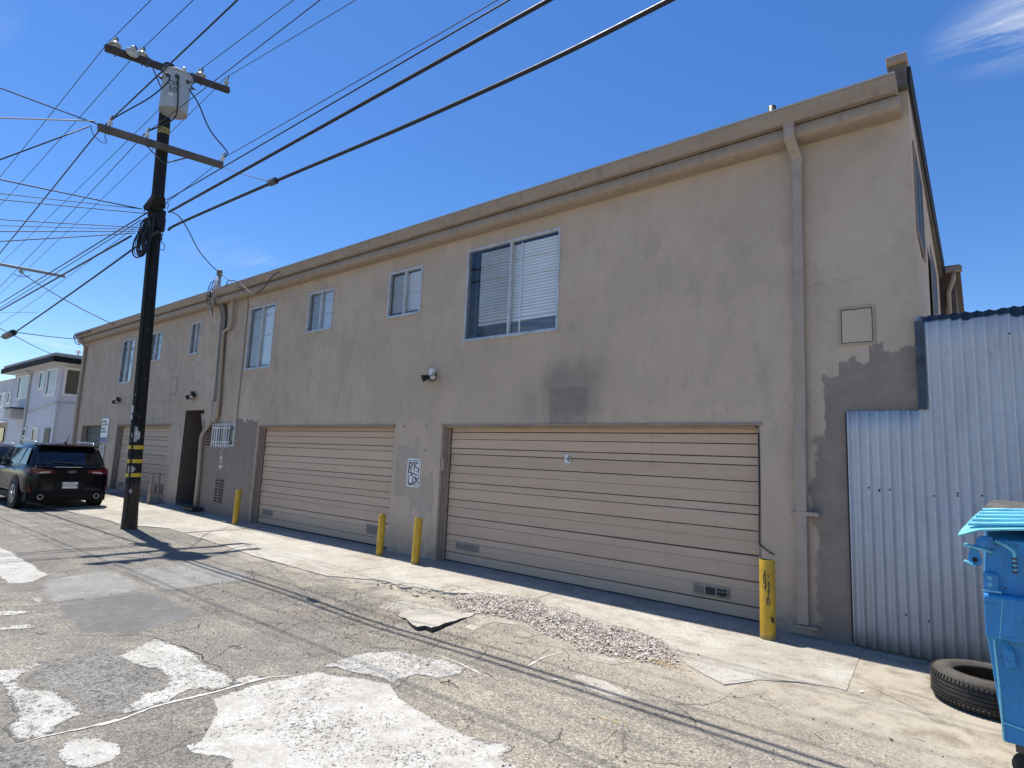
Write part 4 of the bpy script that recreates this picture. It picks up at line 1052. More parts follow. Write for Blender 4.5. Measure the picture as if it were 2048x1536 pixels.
for dr, pts in ((doors[1], [(-8.03, 0.10, 2.05), (-8.035, 0.11, 1.5), (-8.06, 0.10, 0.95), (-8.07, 0.11, 0.85)]), (doors[0], [(-1.90, 0.01, 2.05), (-1.895, -0.004, 1.4), (-1.905, -0.004, 0.85), (-1.80, -0.02, 0.78), (-1.75, -0.012, 0.76)])):
    MB().tube(pts, 0.007, 5).obj('spring_cable', M_BLACK, dr)

# ---- downspouts, conduits and fittings
def square_pipe(mb, pts, w, dpt):
    vv = []
    for (x, y, z) in pts: vv += [(x-w/2, y-dpt/2, z), (x+w/2, y-dpt/2, z), (x+w/2, y+dpt/2, z), (x-w/2, y+dpt/2, z)]
    ff = [(0, 3, 2, 1), tuple(range(len(vv)-4, len(vv)))]
    for i in range(len(pts)-1):
        for k in range(4):
            k2 = (k+1) % 4
            ff.append((4*i+k, 4*i+k2, 4*i+4+k2, 4*i+4+k))
    mb.add(vv, ff); return mb
sp = square_pipe(MB(), [(-1.475, -0.215, 5.44), (-1.475, -0.21, 5.27), (-1.435, -0.055, 5.08), (-1.435, -0.05, 4.98)], 0.11, 0.085)
square_pipe(sp, [(-1.437, -0.05, 5.02), (-1.45, -0.052, 2.12), (-1.458, -0.052, 2.05)], 0.096, 0.075)
square_pipe(sp, [(-1.458, -0.054, 2.10), (-1.465, -0.054, 1.22), (-1.47, -0.055, 0.12)], 0.106, 0.082)
spout = sp.obj('downspout', M_SPOUT, building, bevel=0.008)
MB().box(-1.56, -1.30, -0.10, -0.003, 1.195, 1.235).obj('bracket', M_SPOUT, spout, bevel=0.004)
MB().box(-1.53, -1.33, -0.105, -0.003, 0.092, 0.112).obj('bracket', M_SPOUT, spout, bevel=0.004)
dl = [(-14.728, -0.070, 4.510), (-14.595, -0.070, 2.873), (-14.578, -0.070, 2.342)]
ld = MB().tube([(-14.34, -0.12, 5.40), (-14.34, -0.10, 5.22), (-14.322, -0.080, 4.769), (-14.411, -0.080, 4.589), dl[0], dl[1], dl[2]], 0.042, 10).obj('downspout', M_SPOUT, building, smooth=True)
MB().tube([(-14.842, -0.070, 2.794), (-14.829, -0.070, 2.395), (-14.895, -0.070, 2.222), (-15.267, -0.070, 1.947), (-15.313, -0.070, 1.796), (-15.237, -0.070, 0.928), (-15.223, -0.070, 0.098)], 0.048, 10).obj('downspout', M_SPOUT, building, smooth=True)
MB().tube([(-25.62, -0.22, 5.40), (-25.6, -0.2, 5.28), (-25.57, -0.06, 5.05), (-25.55, -0.06, 4.0), (-25.5, -0.06, 2.0), (-25.48, -0.06, 0.3)], 0.05, 8).obj('downspout', M_SPOUT, building, smooth=True)
M_PIPE = make_trim('dirty_conduit_paint', (0.22, 0.185, 0.15), (0.29, 0.245, 0.20), 0.5)
for k, (o_, r) in enumerate(((0, 0.030), (6, 0.026), (13, 0.036))):
    A_ = Vector((-14.959, -0.045, 4.943)); B_ = Vector((-14.868, -0.045, 2.785)); D_ = Vector((0.013*o_, 0, 0))
    MB().tube([A_ + D_ + Vector((-0.18, -0.06, 0.85-0.1*k)), A_ + D_ + Vector((-0.14, -0.07, 0.40)), A_ + D_, A_.lerp(B_, 0.5) + D_, B_ + D_ - Vector((0, 0, 0.08*k)), B_ + D_ + Vector((-0.01, 0, -0.45))], r, 8).obj('conduit', M_PIPE, building, smooth=True)
for o_ in (3, 9, 16):
    MB().tube([A_ + Vector((0.013*o_ - 0.12, -0.05, 0.55)), A_ + Vector((0.013*o_, 0.012, 0)), B_ + Vector((0.013*o_, 0.012, -0.1))], 0.010, 6).obj('cable', M_BLACK, building)
MB().box(-14.80, -14.62, -0.10, -0.002, 2.24, 2.76).obj('meter_cover', M_SPOUT, building, bevel=0.006)
MB().tube([(-13.75, -0.03, 5.26), (-13.72, -0.015, 5.05), (-13.70, -0.012, 3.6), (-13.70, -0.012, 2.23)], 0.012, 6).obj('conduit', M_JAMB, building)
mast = MB().tube([(-15.10, -0.16, 5.42), (-15.10, -0.16, 6.02)], 0.055, 12).obj('service_mast', M_GALV, building, smooth=True)
MB().lathe([(0.0, 0.16), (0.05, 0.15), (0.068, 0.10), (0.068, 0.0), (0.0, 0.0)], (-15.10, -0.16, 6.02)).obj('weatherhead', plain('grey_weatherhead', (0.18, 0.18, 0.18), 0.6), mast, smooth=True)
M_CABW = plain('grey_cable', (0.42, 0.40, 0.36), 0.6)
for k in range(6):
    o = k*0.035
    pts = []
    for j in range(12):
        u_ = j/11
        pts.append((-15.22 + o + 0.18*math.sin(u_*math.pi*1.4)*(1 if k % 2 else -0.8), -0.24 - 0.06*math.sin(u_*3.1), 5.85 - u_*0.85 + 0.10*math.sin(u_*9 + k)))
    MB().tube(pts, 0.011, 5).obj('service_cable', M_CABW if k % 2 else M_BLACK, building)
# long groove and shallow ledge in the stucco of the left part
MB().box(-21.3, -16.1, -0.012, 0.0, 2.84, 2.862).obj('stucco_ledge', M_STUCCO, building, bevel=0.004)
for r in ((-17.78, -17.32, 3.5, 3.52), (-17.78, -17.32, 3.02, 3.04)):
    MB().box(r[0], r[1], -0.008, 0.001, r[2], r[3]).obj('patch_trim', M_JAMB, building)
MB().box(-17.34, -17.32, -0.008, 0.001, 3.041, 3.499).obj('patch_trim', M_JAMB, building)
# access hatch
ht = MB().box(-1.085, -1.063, -0.014, 0.0, 2.945, 3.345).box(-0.782, -0.760, -0.014, 0.0, 2.945, 3.345).box(-1.063, -0.782, -0.0135, 0.0, 3.323, 3.345).box(-1.063, -0.782, -0.0135, 0.0, 2.945, 2.967).obj('access_hatch', M_SPOUT, building, bevel=0.002)
MB().box(-1.062, -0.783, -0.003, 0.0, 2.968, 3.322).obj('hatch_gap', M_DARK, ht)
MB().box(-1.056, -0.789, -0.008, -0.0035, 2.974, 3.314).obj('hatch_door', M_STUCCO, ht, bevel=0.002)
for z in (3.25, 3.14, 3.02): MB().box(-0.785, -0.772, -0.02, -0.0142, z-0.012, z+0.012).obj('hinge', M_JAMB, ht)
# bolts left in the pier
for px_ in ((-7.767, 2.126), (-7.205, 2.134), (-7.216, 1.726)):
    MB().lathe([(0.0, 0.016), (0.014, 0.014), (0.018, 0.0)], (px_[0], 0.0, px_[1]), (0, -1, 0), 8).obj('bolt', M_JAMB, building)
# louvred vents: dark slots with stucco slats between
for (x0, x1, z0, z1, n_, cols) in ((-15.22, -14.95, 1.66, 2.10, 7, 1), (-14.44, -14.03, 0.33, 0.88, 8, 2)):
    v = MB().box(x0, x1, -0.004, 0.0, z0, z1).obj('louvre_vent', M_VENTDK, building)
    ph = (z1-z0)/n_
    for k in range(n_+1):
        MB().prism([(x0, -0.020, z0+k*ph-ph*0.05), (x0, -0.005, z0+k*ph-ph*0.22), (x0, -0.005, z0+k*ph+ph*0.22), (x0, -0.020, z0+k*ph+ph*0.16)], (x1-x0, 0, 0)).obj('slat', M_STUCCO, v)
    if cols == 2: MB().box((x0+x1)/2-0.015, (x0+x1)/2+0.015, -0.022, -0.0045, z0, z1).obj('slat', M_STUCCO, v)
# barred window
a, b, c, d = BARW
bw = MB().box(a, a+0.05, -0.02, 0.04, c, d).box(b-0.05, b, -0.02, 0.04, c, d).box(a+0.05, b-0.05, -0.019, 0.04, d-0.05, d).box(a+0.05, b-0.05, -0.019, 0.04, c, c+0.05).box(-14.21, -14.17, -0.018, 0.04, c+0.05, d-0.05).obj('barred_window', M_ALU, building)
MB().box(a+0.05, b-0.05, 0.045, 0.05, c+0.05, d-0.05).obj('pane', plain('teal_dark_glass', (0.035, 0.06, 0.065), 0.1), bw)
for k in range(8):
    x = a - 0.06 + k*(b-a-0.10)/7.0
    MB().tube([(x, -0.075, c-0.03), (x, -0.075, d+0.0)], 0.011, 6).obj('bar', M_WHITE, bw)
for z in (c+0.10, d-0.11): MB().box(a-0.08, b-0.12, -0.066, -0.056, z-0.014, z+0.014).obj('bar', M_WHITE, bw)
M_SCRAP = plain('white_paint_scrap', (0.66, 0.65, 0.62), 0.8)
for k in range(15):
    x = -14.30 + random.uniform(-0.09, 0.10); z = random.uniform(1.14, 1.60)
    if k < 4: z = random.uniform(1.12, 1.2)
    n_ = 7; r = random.uniform(0.02, 0.045)
    poly = [(x + r*math.cos(q*2*math.pi/n_)*random.uniform(.5, 1.1), -0.0015-0.0002*k, z + r*math.sin(q*2*math.pi/n_)*random.uniform(.6, 1.3)) for q in range(n_)]
    MB().add(poly, [tuple(range(n_))]).obj('paint_scrap', M_SCRAP, wall)
# roof vents
for q, r in (((-1.881, 0.700, 6.277), 0.05), ((-26.789, 4.000, 7.127), 0.04)):
    MB().tube([(q[0], q[1], 5.5), q], r, 10).obj('roof_vent_pipe', M_BLACK, building, smooth=True)

# ---- floodlights on the wall
def floodlight(x, z, label, box_m=None):
    t_ = thing('floodlight', label, 'lamp', (x, 0, z), 'floodlights along the alley wall')
    MB().lathe([(0.0, 0.035), (0.05, 0.033), (0.058, 0.02), (0.058, 0.0)], (x, 0, z), (0, -1, 0), 16).obj('mount', M_BLACK, t_, smooth='auto')
    MB().box(x+0.015, x+0.085, -0.13, -0.05, z-0.03, z+0.09).obj('sensor_box', box_m or M_BLACK, t_, bevel=0.012)
    for sx in (-1, 1):
        ax = Vector((sx*0.75, -0.75, -0.45)).normalized()
        c0 = Vector((x+sx*0.03, -0.05, z-0.02))
        h = MB().lathe([(0.0, 0.0), (0.022, 0.0), (0.026, 0.04), (0.045, 0.07), (0.062, 0.15), (0.057, 0.15), (0.04, 0.09), (0.0, 0.08)], c0, ax, 14).obj('lamp_head', M_BLACK, t_, smooth='auto')
        MB().lathe([(0.0, 0.135), (0.035, 0.132), (0.054, 0.12)], c0, ax, 14).obj('bulb', M_LENS, h, smooth=True)
    MB().tube([(x, -0.03, z), (x-0.02, -0.08, z-0.07), (x-0.0, -0.11, z-0.09)], 0.016, 8).obj('arm', M_BLACK, t_, smooth=True)
floodlight(-7.10, 2.99, 'black twin floodlight with white sensor on the wall above the no-parking sign', M_WHITE)
floodlight(-16.12, 2.97, 'black twin floodlight just above the dark recessed doorway')
floodlight(-21.55, 3.0, 'black twin floodlight below the far tall window, left of the utility pole')

# ---- signs
def rounded(x0, x1, z0, z1, r, y, n_=5):
    out = []
    for cx, cz, a0 in ((x1-r, z1-r, 0), (x0+r, z1-r, 90), (x0+r, z0+r, 180), (x1-r, z0+r, 270)):
        for k in range(n_+1):
            t_ = math.radians(a0+90*k/n_); out.append((cx+r*math.cos(t_), y, cz+r*math.sin(t_)))
    return out
M_SIGN = plain('white_sign_face', (0.78, 0.78, 0.77), 0.4, var=0.05)
M_RED = plain('faded_red_print', (0.50, 0.10, 0.07), 0.5)
M_INK = plain('black_marker', (0.02, 0.02, 0.022), 0.5)
sign = thing('sign', 'white rounded no-parking sign scrawled with black graffiti on the pier between garage doors', 'sign', (-7.44, 0, 1.35))
MB().prism(rounded(-7.605, -7.285, 1.115, 1.585, 0.045, -0.006), (0, 0.004, 0)).obj('plate', M_SIGN, sign)
o1 = rounded(-7.58, -7.31, 1.14, 1.56, 0.035, -0.0075); o2 = rounded(-7.57, -7.32, 1.15, 1.55, 0.030, -0.0075)
n_ = len(o1)
MB().add(o1+o2, [(i, (i+1) % n_, (i+1) % n_+n_, i+n_) for i in range(n_)]).obj('border', M_INK, sign)
def ring2(cx, cz, r0, r1, y, n_=20):
    a_ = [(cx+r0*math.cos(2*math.pi*k/n_), y, cz+r0*math.sin(2*math.pi*k/n_)) for k in range(n_)]
    b_ = [(cx+r1*math.cos(2*math.pi*k/n_), y, cz+r1*math.sin(2*math.pi*k/n_)) for k in range(n_)]
    return MB().add(a_+b_, [(i, (i+1) % n_, (i+1) % n_+n_, i+n_) for i in range(n_)])
ring2(-7.50, 1.46, 0.062, 0.05, -0.0078).obj('prohibition_ring', M_RED, sign)
text_obj('letter', 'P', 0.11, M_INK, sign, (-7.50, -0.0072, 1.46), extrude=0.0004)
def stroke(pts, r, parent, name='graffiti', y=-0.0085, m=M_INK):
    vv = []; ff = []
    for i, (x, z) in enumerate(pts):
        p0 = pts[max(i-1, 0)]; p1 = pts[min(i+1, len(pts)-1)]
        d_ = Vector((p1[0]-p0[0], p1[1]-p0[1])).normalized()
        vv += [(x-d_.y*r, y, z+d_.x*r), (x+d_.y*r, y, z-d_.x*r)]
        if i: ff.append((2*i-2, 2*i-1, 2*i+1, 2*i))
    return MB().add(vv, ff).obj(name, m, parent)
def arc(cx, cz, rx, rz, a0, a1, k=10): return [(cx+rx*math.cos(math.radians(a0+(a1-a0)*i/k)), cz+rz*math.sin(math.radians(a0+(a1-a0)*i/k))) for i in range(k+1)]
G_ = [
 [(-7.56, 1.34), (-7.555, 1.53)], arc(-7.555, 1.48, 0.07, 0.045, 90, -90), [(-7.53, 1.43), (-7.48, 1.30)],
 [(-7.47, 1.52), (-7.36, 1.525)], [(-7.425, 1.52), (-7.43, 1.34)],
 arc(-7.365, 1.47, 0.035, 0.04, 60, 270) , arc(-7.365, 1.40, 0.04, 0.035, 90, -120),
 arc(-7.50, 1.26, 0.055, 0.05, 130, -40), arc(-7.50, 1.20, 0.06, 0.045, 60, -150), [(-7.55, 1.17), (-7.545, 1.30)],
 arc(-7.42, 1.23, 0.035, 0.05, 0, 340), [(-7.40, 1.29), (-7.31, 1.165)], [(-7.325, 1.28), (-7.39, 1.18)], [(-7.57, 1.36), (-7.34, 1.31)],
]
for k, g in enumerate(G_): stroke(g, 0.0075, sign, y=-0.0085-0.0002*k)
stroke([(-7.53, 1.165), (-7.37, 1.165)], 0.004, sign, 'print_line', -0.0079); stroke([(-7.55, 1.178), (-7.42, 1.178)], 0.003, sign, 'print_line', -0.0079)

sx0, sz1 = (-22.815, 2.319); sx1, _q = (-22.246, 2.315)
s2 = thing('sign', 'white notice board with a blue foot on the pier beside the dark grey garage door', 'sign', (sx0, 0, sz1))
MB().box(sx0, sx0+0.62, -0.04, -0.005, 1.62, 2.42).obj('plate', M_SIGN, s2, bevel=0.004)
MB().box(sx0+0.005, sx0+0.615, -0.0425, -0.0405, 1.63, 1.80).obj('blue_band', plain('blue_print', (0.06, 0.12, 0.28), 0.5), s2)
for z_, w_ in ((2.32, .42), (2.22, .5), (2.08, .34), (1.98, .46)):
    for q in range(4): MB().box(sx0+0.06+q*w_/4, sx0+0.06+(q+0.72)*w_/4, -0.0425, -0.0405, z_-0.035, z_+0.03).obj('print_block', plain('grey_print', (0.12, 0.13, 0.14), 0.6), s2)
s3 = thing('sign', 'narrow faded beige strip sign hung below the white notice board', 'sign', (sx0, 0, 1.2))
MB().box(sx0+0.02, sx0+0.50, -0.035, -0.005, 0.75, 1.55).obj('plate', plain('faded_cream_sign', (0.50, 0.46, 0.40), 0.6, var=0.2), s3, bevel=0.004)
for q in range(6): MB().box(sx0+0.16, sx0+0.34, -0.0375, -0.0355, 0.84+q*0.11, 0.90+q*0.11).obj('print_block', plain('pale_grey_print', (0.28, 0.27, 0.25), 0.7), s3)

# ---- yellow bollards
def make_yellow():
    t = NT('chipped_yellow_paint'); p = t.pos()
    c = t.mix(t.rng(t.noise(p, 5, 5, 0.65), 0.35, 0.65), (0.47, 0.275, 0.02), (0.60, 0.375, 0.035))
    c = t.mix(t.math('MULTIPLY', t.rng(t.noise(p, 14, 5, 0.65), 0.62, 0.66), 0.85), c, (0.09, 0.065, 0.045))
    c = t.mix(t.math('MULTIPLY', t.rng(t.noise(t.scaled(p, (9, 9, 1)), 3, 4), 0.55, 0.75), 0.45), c, (0.26, 0.15, 0.03))
    t.bump(t.noise(p, 40, 4), 0.25, 0.005)
    return t.done(c, 0.55, 0, 0.4)
M_YELLOW = make_yellow()
def bollard(x, y, h, r, lean, label, hollow=True):
    z0 = slab_top(x) - 0.03
    t_ = thing('bollard', label, 'bollard', (x, y, slab_top(x)), 'yellow steel bollards guarding the garage doors')
    ax = Vector((lean[0], lean[1], 1)).normalized()
    hh = h + 0.03
    prof = [(r, 0.0), (r, hh-0.01), (r*0.97, hh), (r*0.86, hh), (r*0.84, hh-0.03)] if hollow else [(r, 0.0), (r, hh-0.03), (r*0.85, hh-0.008), (r*0.4, hh), (0, hh)]
    pp = MB().lathe(prof, (x, y, z0), ax, 22).obj('post', M_YELLOW, t_, smooth='auto')
    MB().lathe([(r*1.03, 0.03), (r*1.035, 0.06), (r*1.0, 0.075)], (x, y, z0), ax, 22).obj('foot_ring', plain('worn_foot', (0.30, 0.20, 0.06), 0.8, var=0.4, scale=20), t_, smooth=True)
    if hollow: MB().lathe([(0, 0), (r*0.82, 0.002)], (x, y, z0+hh-0.03), ax, 18).obj('hole', M_DARK, t_)
    return t_
bollard(-12.52, -0.40, 0.74, 0.058, (0.05, 0.0), 'yellow bollard farthest left, by the brown wall and the third garage door from the left', False)
bollard(-7.70, -0.40, 0.66, 0.058, (0.02, 0.0), 'slimmer yellow bollard just left of the pier with the no-parking sign', False)
bollard(-6.78, -0.46, 0.68, 0.062, (0.015, 0.02), 'open-topped yellow bollard in front of the pier at the left edge of the widest door')
gb = bollard(-1.71, -0.43, 0.75, 0.073, (0.0, 0.0), 'tallest yellow bollard with black scribbles at the right end of the widest garage door')
def cyl_stroke(pts, cx, cy, r, w, parent):
    """marker line wrapped round a post: pts are (angle from -Y in degrees, height)"""
    vv = []; ff = []
    for i, (a_, z) in enumerate(pts):
        p0 = pts[max(i-1, 0)]; p1 = pts[min(i+1, len(pts)-1)]
        d_ = Vector(((p1[0]-p0[0])*math.pi/180*r, p1[1]-p0[1])).normalized()
        for s_ in (1, -1):
            aa = math.radians(a_) - s_*d_.y*w/r; zz = z + s_*d_.x*w
            vv.append((cx+math.sin(aa)*r, cy-math.cos(aa)*r, zz))
        if i: ff.append((2*i-2, 2*i-1, 2*i+1, 2*i))
    return MB().add(vv, ff).obj('graffiti', M_INK, parent)
for pts in ([(4, .65), (-12, .60), (-8, .54), (8, .53)], [(-2, .66), (4, .55), (0, .47)], [(-10, .50), (12, .52)], [(18, .62), (30, .60)], [(24, .56), (26, .45), (18, .40), (30, .38)], [(14, .46), (34, .47)], [(14, .40), (12, .34), (26, .33), (28, .39), (16, .40)]):
    cyl_stroke(pts, -1.71, -0.43, 0.0745, 0.005, gb)
MB().box(-1.658, -1.632, -0.502, -0.494, 0.18, 0.225).obj('paint_chip', M_DARK, gb)
# beige post by the second door
pt = thing('guard_post', 'short thin beige steel post in front of the half-hidden garage door behind the utility pole', 'post', (-17.35, -0.35, slab_top(-17.35)))
MB().lathe([(0.045, -0.03), (0.045, 0.72), (0.03, 0.74), (0, 0.74)], (-17.35, -0.35, slab_top(-17.35)), (0.02, 0, 1), 14).obj('post', M_SPOUT, pt, smooth='auto')
MB().tube([(-17.24, -0.2, slab_top(-17.3)), (-17.22, -0.2, slab_top(-17.3)+0.80)], 0.025, 8).obj('pipe', M_JAMB, pt, smooth=True)

# ================================================================== CORRUGATED METAL FENCE
def make_zinc():
    t = NT('weathered_galvanised_sheet'); p = t.pos(); x, y, z = t.xyz(p)
    g = t.noise(t.scaled(p, (3, 3, 0.7)), 1.6, 6, 0.6)
    c = t.mix(t.rng(g, 0.35, 0.65), (0.50, 0.505, 0.515), (0.61, 0.612, 0.618))
    sp_ = t.xyz(t.voro(p, 26, 'F1', 'Color'))[0]
    c = t.mix(0.10, c, t.mix(sp_, (0.6, 0.6, 0.6), (1.35, 1.35, 1.35)), 'MULTIPLY')
    st = t.noise(t.scaled(p, (9, 9, 0.6)), 2.0, 5, 0.65)
    c = t.mix(t.math('MULTIPLY', t.rng(st, 0.58, 0.75), 0.3), c, (0.27, 0.255, 0.24))
    # dirt splashed up from the ground, with the lower part dustier
    c = t.mix(t.math('MULTIPLY', t.rng(t.math('ADD', z, t.math('MULTIPLY', st, 0.9)), 1.5, 0.3), 0.7), c, (0.30, 0.268, 0.23))
    # tar brushed along the top of the tall sheets
    tw = t.math('ADD', z, t.math('MULTIPLY', t.math('SUBTRACT', t.noise(p, 7.0, 4), 0.5), 0.12))
    tar = t.math('MULTIPLY', t.rng(tw, 3.095, 3.11), t.rng(x, -0.42, -0.36))
    c = t.mix(tar, c, (0.045, 0.065, 0.085))
    drip = t.math('MULTIPLY', t.rng(t.noise(t.scaled(p, (14, 14, 2.5)), 2.0, 4, 0.6), 0.66, 0.69), t.rect(x, z, 0.0, 0.35, 2.75, 3.0, 0.06))
    c = t.mix(t.math('MULTIPLY', drip, 0.8), c, (0.06, 0.06, 0.065))
    t.bump(t.noise(p, 12, 4), 0.12, 0.01)
    return t.done(c, t.rng(g, 0.3, 0.7, 0.42, 0.6), 0.15, 0.4)
M_ZINC = make_zinc()
fence = thing('corrugated_fence', 'stepped corrugated zinc fence with tar-brushed top beside the apartment building', 'fence', (1.2, -0.05, 0))
PITCH = 0.0857; AMP = 0.0175
def corr(x0, x1, z0, z1, y, name='sheet', dent=0.0):
    n_ = int((x1-x0)/PITCH*14); rows = 12
    vv = []
    for j in range(rows+1):
        z = z0 + (z1-z0)*j/rows
        for i in range(n_+1):
            x = x0 + (x1-x0)*i/n_
            th_ = 2*math.pi*(x+1.03)/PITCH; w = math.cos(th_ + 0.55*math.sin(th_ - 0.6))
            vv.append((x, y - AMP*w + dent*mnoise.noise(Vector((x*2.2, z*1.5, 4.0))), z + ((0.004*mnoise.noise(Vector((x*9, z, 2))) if j in (0, rows) else 0) + (0.013*(1 - 4*abs(((x+1.03)/PITCH) % 1.0 - 0.5)) if j == rows and z1 > 3 else 0))))
    ff = [(j*(n_+1)+i, j*(n_+1)+i+1, (j+1)*(n_+1)+i+1, (j+1)*(n_+1)+i) for j in range(rows) for i in range(n_)]
    o = MB().add(vv, ff).obj(name, M_ZINC, fence, smooth=True)
    md = o.modifiers.new('thickness', 'SOLIDIFY'); md.thickness = 0.0015
    return o
corr(-1.03, -0.375, 0.02, 2.262, -0.040, dent=0.006)
corr(-0.425, 0.245, 0.02, 3.165, -0.0445, dent=0.008)
corr(0.225, 0.895, 0.02, 3.175, -0.040, dent=0.008)
corr(0.875, 1.545, 0.02, 3.17, -0.0445, dent=0.008)
corr(1.525, 2.195, 0.02, 3.18, -0.040, dent=0.008)
corr(2.175, 3.5, 0.02, 3.17, -0.0445, dent=0.008)
M_FLASH = plain('tarred_flashing', (0.055, 0.07, 0.088), 0.6, 0.2, var=0.5, scale=5)
MB().box(-0.434, -0.365, -0.068, -0.0635, 2.268, 3.12).obj('flashing', M_FLASH, fence)
MB().box(-1.045, -1.028, -0.05, 0.0, 0.03, 2.262).obj('edge_strip', M_TAR, fence)
for k in range(13):
    x = -0.98 + PITCH*random.randint(0, 22); z = random.choice((1.5, 1.52, 0.35, 0.5, 2.9, 1.48, 0.42)) + random.uniform(-.03, .03)
    if x < -0.4 and z > 2.2: continue
    xx_ = round((x+1.03)/PITCH)*PITCH - 1.03
    MB().lathe([(0, 0.006), (0.006, 0.005), (0.009, 0.0)], (xx_, -0.060, z), (0, -1, 0), 8).obj('screw', M_DARK, fence)
# fence rails on the far side that hold it up
for z in (0.5, 1.5, 2.7): MB().box(-0.34, 3.5, 0.0, 0.08, z, z+0.09).obj('rail', M_JAMB, fence)
for x in (0.9, 2.2, 3.4): MB().box(x, x+0.09, 0.085, 0.17, -0.1, 3.0).obj('post', M_JAMB, fence)

# ================================================================== UTILITY POLE
def make_creosote():
    t = NT('creosoted_pole_wood'); p = t.pos(); x, y, z = t.xyz(p)
    g = t.noise(t.scaled(p, (22, 22, 0.9)), 1.6, 6, 0.65)
    c = t.mix(t.rng(g, 0.34, 0.66), (0.006, 0.006, 0.0065), (0.022, 0.020, 0.020))
    # bare brown wood near the ground where boots and bumpers rubbed it
    wz = t.math('ADD', z, t.math('MULTIPLY', t.noise(p, 5, 4), 0.3))
    c = t.mix(t.math('MULTIPLY', t.rng(wz, 1.1, 0.95), 0.85), c, t.mix(t.rng(g, 0.35, 0.65), (0.03, 0.021, 0.015), (0.085, 0.062, 0.045)))
    ck = t.rng(t.noise(t.scaled(p, (30, 30, 0.5)), 1.3, 3), 0.62, 0.66)
    c = t.mix(ck, c, (0.004, 0.004, 0.004))
    h = t.math('SUBTRACT', t.math('ADD', g, t.noise(p, 3, 3)), t.math('MULTIPLY', ck, 1.5))
    t.bump(h, 0.6, 0.02)
    return t.done(c, 0.75, 0, 0.35)
M_CREO = make_creosote()
M_ARMW = plain('weathered_crossarm_wood', (0.060, 0.048, 0.038), 0.85, var=0.35, bump=0.3)
M_ARMG = plain('greyed_crossarm_wood', (0.115, 0.098, 0.08), 0.85, var=0.3, bump=0.3)
M_STEEL = plain('dull_steel', (0.10, 0.10, 0.105), 0.5, 0.6)
M_PORC = plain('glazed_porcelain', (0.42, 0.44, 0.43), 0.15, spec=0.6)
M_TANK = plain('pale_grey_tank_paint', (0.40, 0.42, 0.43), 0.45, var=0.10, scale=3)
M_WIRE = plain('black_insulated_wire', (0.012, 0.013, 0.018), 0.55)
M_YBAND = plain('yellow_reflective_tape', (0.62, 0.44, 0.035), 0.5, var=0.15)
def pole_at(z): return Vector((-13.03 - 0.02*z, -2.23 - 0.027*z, z))
def pole_r(z): return 0.130 - 0.0022*z
pole = thing('utility_pole', 'tall dark wooden utility pole with two crossarms and yellow bands near its foot', 'utility pole', tuple(pole_at(0.02)))
zz_ = [-0.2, 0.0, 0.4, 1.0, 2.0, 3.2, 4.5, 6.0, 7.5, 8.8, 9.72]
MB().tube([pole_at(z) for z in zz_], [pole_r(z)+(0.012 if z < 0.1 else 0) for z in zz_], 20).obj('shaft', M_CREO, pole, smooth='auto')
def band(z, h, m, name, extra=0.004):
    p0 = pole_at(z); p1 = pole_at(z+h)
    return MB().tube([p0, p1], [pole_r(z)+extra, pole_r(z+h)+extra], 24, cap=False).obj(name, m, pole, smooth=True)
for z in (0.985, 1.255, 1.525): band(z, 0.075, M_YBAND, 'yellow_band')
band(8.13, 0.13, plain('faded_yellow_tag', (0.33, 0.26, 0.07), 0.6, var=0.3), 'warning_band')
def wrap_text(s_, size, z, rr, m, parent, ang0=0.0):
    o = text_obj('lettering', s_, size, m, None, (0, 0, 0), extrude=0.0)
    me = o.data; c = pole_at(z); off = ORIGIN[pole.name]
    for v in me.vertices:
        a_ = v.co.x/rr + ang0
        v.co = Vector((c.x + math.sin(a_)*rr, c.y - math.cos(a_)*rr, z + v.co.z)) - off
    o.parent = parent
    return o
wrap_text('HIGH VOLTAGE', 0.10, 8.195, pole_r(8.2)+0.007, M_INK, pole, 0.95)
# torn notices, tags and nails
M_PAPER = plain('weathered_paper', (0.46, 0.44, 0.41), 0.9, var=0.3, scale=12)
def scrap(z, ang, w, h, name='torn_notice', m=M_PAPER, n_=14):
    """ragged scrap bent round the pole"""
    rim = []
    for k in range(n_):
        a_ = 2*math.pi*k/n_; rr = random.uniform(0.65, 1.0)
        rim.append((math.cos(a_)*w/2*rr, math.sin(a_)*h/2*rr))
    vv = []
    for (u_, v_) in [(0, 0)] + [(a*0.55, b*0.55) for a, b in rim] + rim:
        c = pole_at(z+v_); r = pole_r(z)+0.006; an = ang + u_/r
        vv.append((c.x+math.sin(an)*r, c.y-math.cos(an)*r, z+v_))
    ff = [(0, 1+k, 1+(k+1) % n_) for k in range(n_)] + [(1+k, 1+n_+k, 1+n_+(k+1) % n_, 1+(k+1) % n_) for k in range(n_)]
    return MB().add(vv, ff).obj(name, m, pole)
M_TAGW = plain('white_tag', (0.62, 0.62, 0.61), 0.6)
scrap(1.80, 1.05, 0.17, 0.30); scrap(1.93, 0.95, 0.10, 0.12); scrap(1.14, 0.85, 0.17, 0.17); scrap(1.12, 0.55, 0.08, 0.12); scrap(0.72, 1.0, 0.07, 0.10)
scrap(2.31, 0.15, 0.08, 0.22, 'tag', M_TAGW); scrap(2.15, 0.12, 0.07, 0.14, 'tag', M_TAGW); scrap(2.6, 0.5, 0.03, 0.02, 'tag', M_TAGW)
